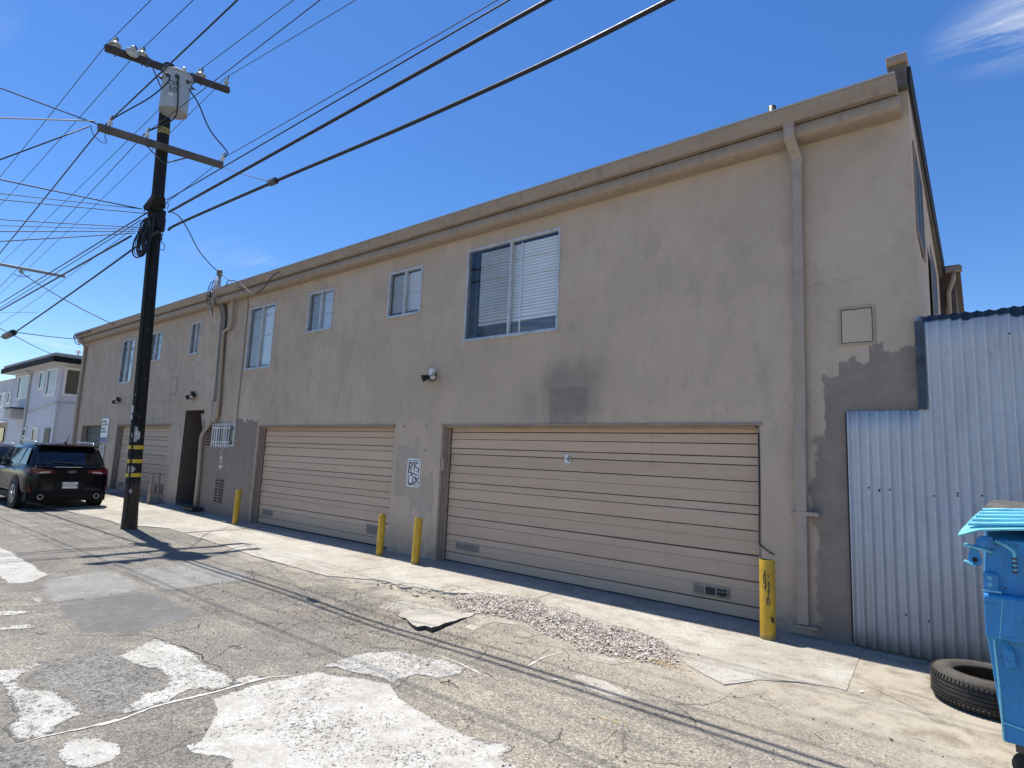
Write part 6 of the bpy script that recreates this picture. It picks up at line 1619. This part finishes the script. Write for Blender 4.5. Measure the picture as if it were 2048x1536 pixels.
            for k in range(5):
                a_ = 2*math.pi*k/5 + 0.3
                d_ = Vector((math.cos(a_), 0, math.sin(a_))); e_2 = Vector((-math.sin(a_), 0, math.cos(a_))); o_ = Vector((wx, s_*0.885, 0.345))
                rb.prism([o_ + d_*0.03 + e_2*0.03, o_ + d_*0.21 + e_2*0.045, o_ + d_*0.21 + e_2*0.012, o_ + d_*0.05], (0, s_*0.012, 0))
                rb.prism([o_ + d_*0.03 - e_2*0.03, o_ + d_*0.05, o_ + d_*0.21 - e_2*0.012, o_ + d_*0.21 - e_2*0.045], (0, s_*0.012, 0))
            rb.lathe([(0.05, 0.0), (0.045, 0.03), (0.0, 0.032)], (wx, s_*0.878, 0.345), (0, s_, 0), 16)
            rb.obj('rim', M_RIM, wh)
    MB().box(0.12, 4.2, -0.80, 0.80, 0.20, 0.40).obj('underbody', M_CLAD, t_)
    if not detail: return t_
    # tail: spoiler, tailgate shelf, lamps, bumper cladding, plate, exhausts
    MB().prism([(0.36, -0.60, 1.50), (0.36, -0.60, 1.535), (0.80, -0.60, 1.572), (0.80, -0.60, 1.53)], (0, 1.20, 0)).obj('spoiler', paint, t_, bevel=0.012)
    MB().box(0.345, 0.365, -0.18, 0.18, 1.505, 1.525).obj('high_brake_light', M_TAIL, t_)
    MB().prism([(0.0, -0.70, 0.985), (0.045, -0.70, 1.035), (0.14, -0.70, 1.045), (0.14, -0.70, 0.98)], (0, 1.40, 0)).obj('tailgate_ledge', paint, t_, bevel=0.01)
    MB().tube([(0.16, 0.0, 1.085), (0.155, -0.05, 1.10), (0.17, 0.36, 1.12)], 0.012, 6).obj('wiper', M_CLAD, t_)
    MB().box(-0.012, 0.03, -0.20, 0.34, 1.005, 1.02).obj('ledge_reflection', M_CHROME, t_, bevel=0.004)  # chrome bar added to stand for a reflection on the tailgate ledge
    for s_ in (1, -1):
        q = [(-0.004, s_*0.34, 0.94), (-0.004, s_*0.34, 0.86), (0.0, s_*0.62, 0.84), (0.012, s_*0.70, 0.84), (0.09, s_*0.795, 0.86), (0.34, s_*0.862, 0.92), (0.34, s_*0.856, 0.97), (0.12, s_*0.785, 0.985), (0.02, s_*0.70, 0.985), (-0.004, s_*0.60, 0.975)]
        vv = q + [(x_+0.05, y_*0.94, z_) for x_, y_, z_ in q]
        n2 = len(q)
        tl = MB().add(vv, [(0, 1, 2, 9), (2, 3, 8, 9), (3, 4, 7, 8), (4, 5, 6, 7)] + [(i, (i+1) % n2, (i+1) % n2 + n2, i+n2) for i in range(n2)]).obj('tail_light', M_TAIL, t_, bevel=0.004)
        MB().prism([(-0.012, s_*0.42, 0.875), (-0.012, s_*0.60, 0.855), (-0.012, s_*0.66, 0.87), (-0.012, s_*0.60, 0.90), (-0.012, s_*0.42, 0.91)], (0.012, 0, 0)).obj('reverse_lens', M_TAILCLR, tl)
        MB().prism([(0.018, s_*0.765, 0.40), (0.018, s_*0.80, 0.60), (0.03, s_*0.775, 0.62), (0.02, s_*0.735, 0.42)], (0.03, 0, 0)).obj('reflector', M_TAIL, t_)
        MB().lathe([(0.05, 0.0), (0.058, 0.01), (0.058, 0.07), (0.047, 0.07), (0.045, 0.01), (0, 0.01)], (0.02, s_*0.56, 0.315), (-1, 0, 0), 20).obj('exhaust_tip', M_RIM, t_, smooth='auto')
    MB().prism([(0.0, -0.72, 0.28), (-0.02, -0.72, 0.36), (0.02, -0.76, 0.45), (0.3, -0.80, 0.44), (0.3, -0.80, 0.26)], (0, 1.48, 0)).obj('bumper', M_CLAD, t_, bevel=0.015)
    MB().box(-0.004, 0.04, -0.30, 0.30, 0.46, 0.70).obj('plate_recess', M_CLAD, t_, bevel=0.02)
    pl = MB().box(-0.020, -0.006, -0.155, 0.155, 0.505, 0.655).obj('licence_plate', M_WHITE, t_, bevel=0.004)
    M_NAVY = plain('plate_navy', (0.02, 0.03, 0.10), 0.5)
    text_obj('plate_number', '9YUJ598', 0.088, M_NAVY, pl, (-0.0212, 0.0, 0.572), rot=(math.pi/2, 0, -math.pi/2))
    text_obj('plate_heading', 'California', 0.034, M_TAIL, pl, (-0.0212, 0.0, 0.635), rot=(math.pi/2, 0, -math.pi/2))
    # bow-tie badge outline
    o_ = [(-.10, -.012), (-.075, .024), (-.028, .024), (-.020, .042), (.045, .042), (.036, .024), (.110, .024), (.085, -.012), (.028, -.012), (.020, -.030), (-.045, -.030), (-.036, -.012)]
    i_ = [(a*0.82+0.0, (b-0.006)*0.62+0.006) for a, b in o_]
    vv = [(-0.02, -a*0.85, 0.895+b*0.85) for a, b in o_] + [(-0.02, -a*0.85, 0.895+b*0.85) for a, b in i_]
    MB().add(vv, [(k, (k+1) % 12, (k+1) % 12 + 12, k+12) for k in range(12)]).obj('badge', M_CHROME, t_)
    MB().add([(-0.0195, -a*0.85, 0.895+b*0.85) for a, b in i_], [tuple(range(12))]).obj('badge_fill', M_CLAD, t_)
    MB().tube([(0.75, 0, 1.565), (0.55, -0.0, 1.78)], [0.012, 0.004], 6).obj('antenna', M_CLAD, t_)
    MB().prism([(0.70, -0.02, 1.56), (0.78, -0.02, 1.62), (0.98, -0.02, 1.565)], (0, 0.04, 0)).obj('antenna_fin', paint, t_)
    return t_
car('parked_car', 'black compact SUV parked tail-on beyond the utility pole', 'car', -17.25, -2.16, math.radians(0.6), M_CARBLK)
car('parked_car', 'dark grey car mostly hidden ahead of the black SUV at the left edge', 'car', -23.6, -2.55, 0, M_CARGRY, 0.93, False)

# ================================================================== WHITE HOUSE AND THE BUILDING BEYOND
def make_render(name, a, b):
    t = NT(name); p = t.pos()
    c = t.mix(t.rng(t.noise(p, 0.9, 6, 0.65), 0.36, 0.64), a, b)
    st = t.noise(t.scaled(p, (3, 3, 0.4)), 1.5, 5, 0.6)
    c = t.mix(t.math('MULTIPLY', t.rng(st, 0.55, 0.75), 0.35), c, tuple(v*0.72 for v in a))
    t.bump(t.noise(p, 40, 4), 0.25, 0.02)
    return t.done(c, 0.85, 0, 0.3)
M_WHOUSE = make_render('pale_lilac_white_render', (0.56, 0.56, 0.60), (0.64, 0.64, 0.67))
M_FARB = make_render('far_grey_render', (0.50, 0.51, 0.53), (0.56, 0.56, 0.58))
M_FASCIA = plain('black_fascia', (0.010, 0.010, 0.012), 0.75, spec=0.2)
M_SOFFIT = plain('pale_soffit', (0.55, 0.53, 0.50), 0.8)
M_HGLASS = plain('dark_house_glass', (0.03, 0.035, 0.035), 0.06)
M_HBLIND = plain('pale_house_blind', (0.42, 0.46, 0.47), 0.4)
HX = -31.85; HY = 0.8
house = thing('white_house', 'two-storey white rendered house with a thick black roof edge beyond the apartment block', 'house', (HX-4, HY+4, 0))
MB().box(-40.0, HX, HY, 10.0, -0.2, 5.02).obj('wall', M_WHOUSE, house)
rf = MB().box(-40.6, HX+0.75, HY-0.52, 10.5, 5.02, 5.26).obj('roof', M_FASCIA, house)
MB().box(-40.5, HX+0.66, HY-0.44, 10.4, 5.262, 5.42).obj('roof_top', plain('roof_gravel_top', (0.42, 0.38, 0.33), 0.9), rf)
MB().box(-40.55, HX+0.70, HY-0.48, 10.45, 5.005, 5.018).obj('soffit', M_SOFFIT, rf)
def hwin(x0, x1, z0, z1, parent, y=HY, blind=True):
    w = MB().box(x0, x0+0.09, y-0.05, y, z0, z1).box(x1-0.09, x1, y-0.05, y, z0, z1).box(x0+0.09, x1-0.09, y-0.048, y, z1-0.09, z1).box(x0+0.09, x1-0.09, y-0.048, y, z0, z0+0.09).obj('window', M_WHITE, parent)
    MB().box(x0+0.09, x1-0.09, y-0.018, y-0.012, z0+0.09, z1-0.09).obj('pane', M_HGLASS, w)
    if blind: MB().box((x0*0.62+x1*0.38), x1-0.09, y-0.026, y-0.020, z0+0.09, z1-0.09).obj('sash', M_HBLIND, w)
hwin(-39.0, -37.0, 3.62, 4.86, house); hwin(-35.1, -34.1, 3.98, 4.86, house, blind=False); hwin(-33.75, -32.15, 3.62, 4.88, house)
hwin(-36.9, -36.1, 1.72, 2.18, house, blind=False); hwin(-35.0, -33.9, 1.5, 2.2, house)
MB().box(-33.0, -32.15, HY-0.03, HY, 0.0, 2.16).obj('door', plain('dark_green_door', (0.03, 0.042, 0.036), 0.5), house)
# east face: the big corner window and pipes
w = MB().box(HX, HX+0.05, HY+0.12, HY+0.22, 3.62, 4.90).box(HX, HX+0.05, HY+1.9, HY+2.0, 3.62, 4.90).box(HX, HX+0.048, HY+0.22, HY+1.9, 4.80, 4.90).box(HX, HX+0.048, HY+0.22, HY+1.9, 3.62, 3.72).obj('window', M_WHITE, house)
MB().box(HX+0.008, HX+0.016, HY+0.22, HY+1.9, 3.72, 4.80).obj('pane', plain('olive_glass', (0.06, 0.065, 0.05), 0.1), w)
MB().tube([(HX+0.05, HY-0.06, 3.30), (HX+0.05, HY+3, 3.40)], 0.025, 6).obj('pipe', M_HBLIND, house)
MB().tube([(-39.2, HY-0.05, 2.6), (-36.0, HY-0.05, 2.95), (HX+0.04, HY-0.05, 3.30)], 0.025, 6).obj('pipe', M_HBLIND, house)
MB().tube([(HX+0.05, HY+0.03, 3.3), (HX+0.05, HY+0.03, 0.1)], 0.03, 6).obj('pipe', M_HBLIND, house)
MB().box(HX+0.0, HX+0.04, HY+0.75, HY+1.05, 2.55, 2.72).obj('vent', M_HBLIND, house)
MB().tube([(-36.7, HY-0.3, 4.98), (-36.65, HY-0.06, 4.8), (-36.6, HY-0.05, 0.3)], 0.06, 8).obj('downspout', M_SOFFIT, house)
ac = MB().box(-38.3, -37.0, HY-0.55, HY-0.02, 2.62, 3.10).obj('air_conditioner', plain('ac_cream', (0.45, 0.43, 0.40), 0.6), house, bevel=0.03)
MB().box(-38.45, -36.85, HY-0.62, HY-0.01, 3.12, 3.16).obj('hood', M_STEEL, ac)
for k in range(6): MB().box(-38.2, -37.1, HY-0.56, HY-0.552, 2.68+k*0.06, 2.71+k*0.06).obj('grille_slat', M_SOFFIT, ac)
tag(MB().lathe([(0.0, 0), (0.05, 0.0), (0.03, 0.3), (0.12, 0.34), (0.05, 0.45), (0, 0.5)], (-32.9, 1.6, 5.42), (0, 0, 1), 8).obj('roof_vent', M_GALV, house))
farb = thing('pale_building', 'pale grey flat-roofed building at the far left beyond the white house', 'building', (-50, 6, 0))
MB().box(-60, -42.2, 1.2, 11, -0.2, 4.86).obj('wall', M_FARB, farb)
MB().box(-60.1, -42.15, 1.12, 11.1, 4.862, 4.96).obj('coping', M_SOFFIT, farb)
hwin(-45.0, -43.6, 3.35, 4.25, farb, 1.2); hwin(-43.1, -42.4, 3.55, 4.25, farb, 1.2, False); hwin(-50, -47.5, 3.35, 4.25, farb, 1.2)
MB().prism([(-48, 1.2, 2.5), (-48, -0.1, 2.22), (-48, -0.1, 2.30), (-48, 1.2, 2.60)], (5.9, 0, 0)).obj('awning', M_WHITE, farb)
MB().box(-47, -42.6, 1.14, 1.198, -0.1, 2.2).obj('shopfront', M_HGLASS, farb)

# ================================================================== TYRE AND DUMPSTER
def make_tyre_mat():
    t = NT('dusty_old_tyre'); p = t.pos()
    n_ = t.noise(p, 7, 6, 0.65)
    c = t.mix(t.rng(n_, 0.35, 0.65), (0.022, 0.021, 0.02), (0.06, 0.056, 0.05))
    nz = t.n('ShaderNodeNewGeometry').outputs['Normal']; _, _, up = t.xyz(nz)
    c = t.mix(t.math('MULTIPLY', t.rng(up, 0.3, 0.95), t.rng(t.noise(p, 18, 5), 0.25, 0.7, 0.2, 0.6)), c, (0.13, 0.115, 0.095))
    t.bump(t.noise(p, 60, 4), 0.3, 0.004)
    return t.done(c, 0.88, 0, 0.3)
M_OLDTYRE = make_tyre_mat()
TX, TY = -0.02, -0.95
tz = gz(TX, TY) + 0.002
tire = thing('tire', 'worn black car tire lying flat on the concrete beside the blue dumpster', 'tire', (TX, TY, tz))
R2 = 0.358; TK = 1.12
prof = [(0.222, 0.035), (0.215, 0.02), (0.24, 0.006), (0.29, 0.0), (R2-0.025, 0.014), (R2-0.008, 0.034), (R2, 0.048)]
for g in (0.066, 0.092, 0.118, 0.144):
    prof += [(R2+0.002, g-0.005), (R2-0.007, g-0.003), (R2-0.007, g+0.003), (R2+0.002, g+0.005)]
prof += [(R2, 0.162), (R2-0.008, 0.176), (R2-0.025, 0.194), (0.29, 0.207), (0.262, 0.205), (0.258, 0.209), (0.245, 0.207), (0.228, 0.196), (0.216, 0.186), (0.222, 0.172), (0.30, 0.150), (0.318, 0.10), (0.30, 0.055), (0.222, 0.035)]
prof = [(r if r < 0.22 else r + 0.0*0, h*TK) for r, h in prof]
MB().lathe(prof, (TX, TY, tz), (0.0, 0.012, 1), 96).obj('casing', M_OLDTYRE, tire, smooth='auto')
mb = MB()
for k in range(78):
    a_ = 2*math.pi*k/78; d_ = Vector((math.cos(a_), math.sin(a_), 0)); e_2 = Vector((-d_.y, d_.x, 0))
    for z0, z1, r0, r1 in ((0.164*TK, 0.186*TK, R2+0.0005, R2-0.010), (0.046*TK, 0.024*TK, R2+0.0005, R2-0.016)):
        c = Vector((TX, TY, tz))
        a1 = c + d_*r0 + Vector((0, 0, z0)); b1 = c + d_*r1 + Vector((0, 0, z1))
        w_ = e_2*0.0075; o_ = d_*0.005 + Vector((0, 0, 0.003 if z1 > z0 else -0.003))
        mb.add([a1-w_, a1+w_, b1+w_, b1-w_, a1-w_+o_, a1+w_+o_, b1+w_+o_, b1-w_+o_], [(4, 5, 6, 7), (0, 1, 5, 4), (1, 2, 6, 5), (2, 3, 7, 6), (3, 0, 4, 7)])
sl = mb.obj('shoulder_block', M_OLDTYRE, tire); sl['kind'] = 'stuff'

def make_blue(name, a, b, chip):
    t = NT(name); p = t.pos()
    n_ = t.noise(p, 2.2, 6, 0.65)
    c = t.mix(t.rng(n_, 0.35, 0.65), a, b)
    d = t.noise(t.scaled(p, (6, 6, 1.2)), 2.2, 6, 0.7)
    c = t.mix(t.math('MULTIPLY', t.rng(d, 0.56, 0.74), 0.6), c, (a[0]*0.5, a[1]*0.5, a[2]*0.55))
    ch = t.noise(p, 13, 6, 0.7)
    c = t.mix(t.rng(ch, chip, chip+0.015), c, (0.05, 0.035, 0.03))
    gr_ = t.noise(t.scaled(p, (7, 7, 0.9)), 1.7, 6, 0.72)
    c = t.mix(t.math('MULTIPLY', t.rng(gr_, 0.52, 0.70), 0.5), c, (0.055, 0.11, 0.155))
    c = t.mix(t.math('MULTIPLY', t.rng(t.noise(p, 5.5, 6, 0.72), 0.60, 0.63), 0.55), c, (0.10, 0.33, 0.52))
    sc = t.noise(t.scaled(p, (5, 5, 26)), 2.0, 4, 0.7)
    c = t.mix(t.math('MULTIPLY', t.rng(sc, 0.62, 0.66), 0.7), c, (0.03, 0.10, 0.18))
    t.bump(t.math('ADD', t.noise(p, 3.5, 3), t.math('MULTIPLY', ch, 0.4)), 0.35, 0.02)
    return t.done(c, t.rng(n_, 0.3, 0.7, 0.38, 0.6), 0, 0.5)
M_BLUE = make_blue('dumpster_blue_paint', (0.022, 0.225, 0.50), (0.035, 0.29, 0.60), 0.635)
M_CYAN = make_blue('dumpster_sky_blue_paint', (0.16, 0.50, 0.62), (0.22, 0.58, 0.70), 0.72)
def make_lid():
    t = NT('battered_lid_paint'); p = t.pos()
    l_ = t.noise(t.scaled(p, (0.8, 26, 26)), 1.6, 5, 0.7)
    c = t.mix(t.rng(l_, 0.36, 0.64), (0.075, 0.34, 0.46), (0.27, 0.66, 0.76))
    c = t.mix(t.math('MULTIPLY', t.rng(t.noise(t.scaled(p, (1.2, 40, 40)), 1.5, 4, 0.7), 0.6, 0.66), 0.75), c, (0.02, 0.12, 0.20))
    c = t.mix(t.rng(t.noise(p, 12, 5, 0.7), 0.68, 0.70), c, (0.30, 0.28, 0.25))
    t.bump(l_, 0.4, 0.01)
    return t.done(c, 0.5, 0, 0.4)
M_LID = make_lid()
DY = -2.30
dump = thing('dumpster', 'sky blue steel dumpster with a battered ribbed lid at the right edge', 'dumpster', (0.9, -1.8, 0))
# body: taper below, straight above
fx = lambda z: 0.032 - 0.052*min(1, max(0, (z-0.2)/0.6))
def dpt(z, back=False): return (DY + 0.02*(1-min(1, max(0, (z-0.2)/0.6)))) if not back else -1.36
zs_ = [0.20, 0.62, 0.76, 1.0, 1.30]
vv = []
for z in zs_:
    x0 = fx(z) if z < 1.05 else 0.012
    vv += [(x0, dpt(z), z), (1.86-x0, dpt(z), z), (1.86-x0, -1.36, z + (0.16 if z == 1.30 else 0)), (x0, -1.36, z + (0.16 if z == 1.30 else 0))]
ff = [(0, 3, 2, 1), (16, 17, 18, 19)]
for i in range(4):
    for k in range(4): ff.append((4*i+k, 4*i+(k+1) % 4, 4*i+4+(k+1) % 4, 4*i+4+k))
body = MB().add(vv, ff).obj('body', M_BLUE, dump, bevel=0.008)
# pocket band across the front
bd = MB().prism([(-0.022, DY-0.004, 0.745), (-0.022, DY-0.075, 0.765), (-0.022, DY-0.078, 0.985), (-0.022, DY-0.070, 1.0), (-0.022, DY-0.004, 1.005)], (1.90, 0, 0)).obj('pocket_band', M_BLUE, dump, bevel=0.006)
MB().prism([(0.035, DY-0.079, 0.77), (0.06, DY-0.079, 0.985), (0.063, DY-0.079, 0.985), (0.04, DY-0.079, 0.77)], (0, 0.003, 0)).obj('weld_seam', M_CYAN, bd)
MB().box(-0.018, 0.05, DY-0.045, DY-0.004, 1.006, 1.115).obj('corner_post', M_BLUE, dump, bevel=0.012)
MB().box(-0.025, 0.06, DY-0.050, DY-0.002, 1.004, 1.020).obj('post_foot', M_CYAN, dump, bevel=0.005)
for z in (1.05, 1.085): MB().lathe([(0, 0.003), (0.011, 0.002), (0.012, 0)], (0.012, DY-0.046, z), (0, -1, 0), 10).obj('rivet', M_CYAN, dump)
MB().prism([(0.05, DY-0.004, 0.745), (0.075, DY-0.03, 0.70), (0.085, DY-0.03, 0.62), (0.05, DY-0.004, 0.60)], (0.02, 0, 0)).obj('gusset', M_BLUE, dump)
MB().tube([(0.014, DY-0.004, 0.74), (0.024, DY+0.006, 0.5), (0.031, DY+0.014, 0.21)], 0.006, 6).obj('corner_weld', M_CYAN, dump)
MB().tube([(0.03, DY+0.012, 0.305), (0.12, DY+0.012, 0.292), (0.5, DY+0.012, 0.285), (1.8, DY+0.012, 0.285)], 0.006, 6).obj('weld_seam', M_CYAN, dump)
# hinge lug, bolt and bent lever at the top left
lug = MB().prism([(-0.06, DY-0.03, 1.24), (-0.02, DY-0.03, 1.315), (0.03, DY-0.03, 1.315), (0.05, DY-0.03, 1.27), (0.02, DY-0.03, 1.225)], (0, 0.03, 0)).obj('hinge_lug', M_BLUE, dump, bevel=0.005)
MB().lathe([(0.034, 0.0), (0.034, 0.008), (0.022, 0.009), (0.022, 0.016), (0.012, 0.018), (0, 0.018)], (-0.008, DY-0.03, 1.278), (0, -1, 0), 18).obj('bolt', M_BLUE, lug, smooth='auto')
MB().prism([(-0.10, DY-0.05, 1.248), (-0.095, DY-0.05, 1.262), (0.035, DY-0.05, 1.236), (0.03, DY-0.05, 1.222)], (0, 0.09, 0)).obj('lever_plate', M_CYAN, dump, bevel=0.003)
MB().prism([(-0.07, DY-0.02, 1.24), (-0.035, DY-0.02, 1.235), (-0.015, DY-0.02, 1.17), (-0.03, DY-0.02, 1.142), (-0.075, DY-0.02, 1.15), (-0.085, DY-0.02, 1.18)], (0, 0.014, 0)).obj('lever_arm', M_BLUE, dump, bevel=0.004)
MB().lathe([(0, 0.0), (0.014, 0.001), (0.014, 0.004), (0, 0.004)], (-0.05, DY-0.021, 1.175), (0, -1, 0), 12).obj('hole', M_DARK, dump)
MB().prism([(-0.105, DY-0.045, 1.158), (-0.10, DY-0.045, 1.168), (-0.045, DY-0.045, 1.146), (-0.05, DY-0.045, 1.134)], (0, 0.06, 0)).obj('lever_lip', M_CYAN, dump, bevel=0.003)
ch = [(0.045, DY-0.03, 1.292), (0.085, DY-0.04, 1.275), (0.115, DY-0.045, 1.252), (0.124, DY-0.045, 1.235), (0.122, DY-0.045, 1.20), (0.124, DY-0.045, 1.16), (0.123, DY-0.045, 1.13)]
MB().tube(spline(ch, 4), 0.009, 8).obj('bent_rod', M_CYAN, dump, smooth=True)
for k in range(4): MB().lathe([(0.005, 0), (0.013, 0.004), (0.013, 0.014), (0.005, 0.018)], (0.123, DY-0.045, 1.125+k*0.024), (0, 0, 1), 10).obj('chain_link', M_STEEL, dump)
# lid: a warped sheet with pressed ribs running along it
NXL, NYL = 40, 60
vv = []
for j in range(NYL+1):
    v = j/NYL
    for i in range(NXL+1):
        u_ = i/NXL
        y = DY - 0.075 + v*0.62
        xl = -0.122 + 0.10*v
        x = xl + (1.98-xl)*u_**1.6
        zf = 1.312 + 0.20*min(1, max(0, x+0.12)/0.9)*0.55
        zb = 1.425 + 0.03*min(1, max(0, x+0.02)/0.5)
        rib = 0.030*(1 - (v*5.0 + 0.02) % 1.0)*min(1, max(0, (x-xl))/0.10)
        z = zf + (zb-zf)*(v**0.75) + rib + 0.004*mnoise.noise(Vector((x*3, y*5, 1)))
        vv.append((x, y, z))
ff = [(j*(NXL+1)+i, j*(NXL+1)+i+1, (j+1)*(NXL+1)+i+1, (j+1)*(NXL+1)+i) for j in range(NYL) for i in range(NXL)]
ld = MB().add(vv, ff).obj('lid', M_LID, dump)
md = ld.modifiers.new('thick', 'SOLIDIFY'); md.thickness = 0.010
for kk in range(1, 6):
    v = kk/5.6; pts = []
    for i in range(9):
        u_ = i/8; xl = -0.122 + 0.10*v + 0.03; x = xl + (1.96-xl)*u_**1.4
        zf = 1.312 + 0.20*min(1, max(0, x+0.12)/0.9)*0.55; zb = 1.425 + 0.03*min(1, max(0, x+0.02)/0.5)
        pts.append((x, DY - 0.075 + v*0.62, zf + (zb-zf)*(v**0.75) + 0.026 + 0.003*mnoise.noise(Vector((x*4, kk, 0)))))
    MB().tube(pts, 0.011, 6).obj('lid_rib', M_CYAN if kk % 2 else M_LID, dump, smooth=True)
# cracked dark plastic lid behind the ribbed flap
M_LIDBLK = plain('sun_greyed_plastic', (0.085, 0.082, 0.08), 0.7, var=0.4, scale=9, bump=0.3, bscale=25)
mb = MB(); vv = []
for j in range(13):
    for i in range(13):
        u_ = i/12; v = j/12
        y = -1.80 + v*0.42; x = 0.005 + 0.05*v + u_*1.8
        vv.append((x, y, 1.462 + 0.035*v + 0.008*math.sin(v*26) + 0.012*mnoise.noise(Vector((x*2, y*4, 7)))))
mb.add(vv, [(j*13+i, j*13+i+1, (j+1)*13+i+1, (j+1)*13+i) for j in range(12) for i in range(12)])
rl = mb.obj('rear_lid', M_LIDBLK, dump, smooth=True)
md = rl.modifiers.new('thick', 'SOLIDIFY'); md.thickness = 0.014
for (x, y) in ((0.13, -2.18), (1.72, -2.18), (0.13, -1.48), (1.72, -1.48)):
    cs = MB().lathe([(0.0, -0.025), (0.055, -0.025), (0.07, -0.018), (0.072, 0.0), (0.07, 0.018), (0.055, 0.025), (0, 0.025)], (x, y, 0.075+gz(x, y)), (0.3, 1, 0), 20).obj('caster', M_TYRE, dump, smooth='auto')
    MB().box(x-0.05, x+0.05, y-0.045, y+0.045, 0.145, 0.198).obj('fork', M_STEEL, cs)

# ---- small litter on the ground
tw = MB()
q = Vector((*(-3.118, -3.455), 0)); zt = gz(q.x, q.y) + 0.008
for pts, r in (([(-.055, -.02, .0), (0, 0, .012), (.05, .012, .006), (.11, .0, .002)], .0035), ([(0, 0, .012), (-.02, .035, .008), (-.045, .05, 0)], .003), ([(0, 0, .012), (.012, .02, .02)], .004), ([(-.015, -.008, .01), (-.03, -.035, .0)], .002)):
    tw.tube([(q.x+a, q.y+b, zt+c) for a, b, c in pts], r, 5)
tag(tw.obj('twig', plain('dark_twig', (0.03, 0.022, 0.018), 0.8), origin=(q.x, q.y, zt)), 'small dark forked twig lying near the big white paint patch', 'twig')
def leaf(px, size, rot, m, name, label, cat):
    x, y = px; z = (SLAB+0.004 if y > edge_y(x) and x < -1 else gz(x, y) + 0.008)
    c_, s_ = math.cos(rot), math.sin(rot)
    pts = [(-1, 0, .1), (-.4, .45, .35), (.5, .38, .2), (1, .05, .5), (.45, -.4, .15), (-.5, -.42, .3)]
    tag(MB().add([(x + (a*c_-b*s_)*size, y + (a*s_+b*c_)*size, z + h*size*0.4) for a, b, h in pts], [(0, 1, 5), (1, 2, 4, 5), (2, 3, 4)]).obj(name, m, origin=(x, y, z)), label, cat)
leaf((-2.595, -2.834), 0.022, 0.4, M_SCRAP, 'paper_scrap', 'white paper scrap on the asphalt by the double cable shadow', 'scrap')
leaf((-3.663, -5.019), 0.016, 1.2, plain('brown_leaf', (0.10, 0.07, 0.04), 0.8), 'dead_leaf', 'brown dead leaf on the asphalt left of the big white paint patch', 'leaf')
leaf((-0.785, -1.366), 0.022, 0.9, M_SCRAP, 'paper_scrap', 'white paper scrap on the concrete before the corrugated fence', 'scrap')
leaf((-0.521, -2.136), 0.02, 2.2, plain('dry_leaf', (0.13, 0.09, 0.05), 0.8), 'dead_leaf', 'curled dry leaf on the dusty concrete in front of the tire', 'leaf')
# straw-coloured weeds at the tip of the gravel
mb = MB(); rnd = random.Random(5)
for k in range(160):
    bx, by = (-2.126, -1.899); bx += rnd.gauss(0, .12); by += rnd.gauss(0, .035); z = 0.005
    a_ = rnd.uniform(0, 6.28); L = rnd.uniform(.02, .055); w_ = 0.0012
    d_ = Vector((math.cos(a_), math.sin(a_), 0)); e_2 = Vector((-d_.y, d_.x, 0))*w_
    p0 = Vector((bx, by, z)); p1 = p0 + d_*L*.6 + Vector((0, 0, L*.35)); p2 = p0 + d_*L + Vector((0, 0, L*.25))
    mb.add([p0-e_2, p0+e_2, p1+e_2, p1-e_2, p2], [(0, 1, 2, 3), (3, 2, 4)])
mb.obj('dry_grass', plain('straw', (0.42, 0.32, 0.14), 0.8), kind='stuff')
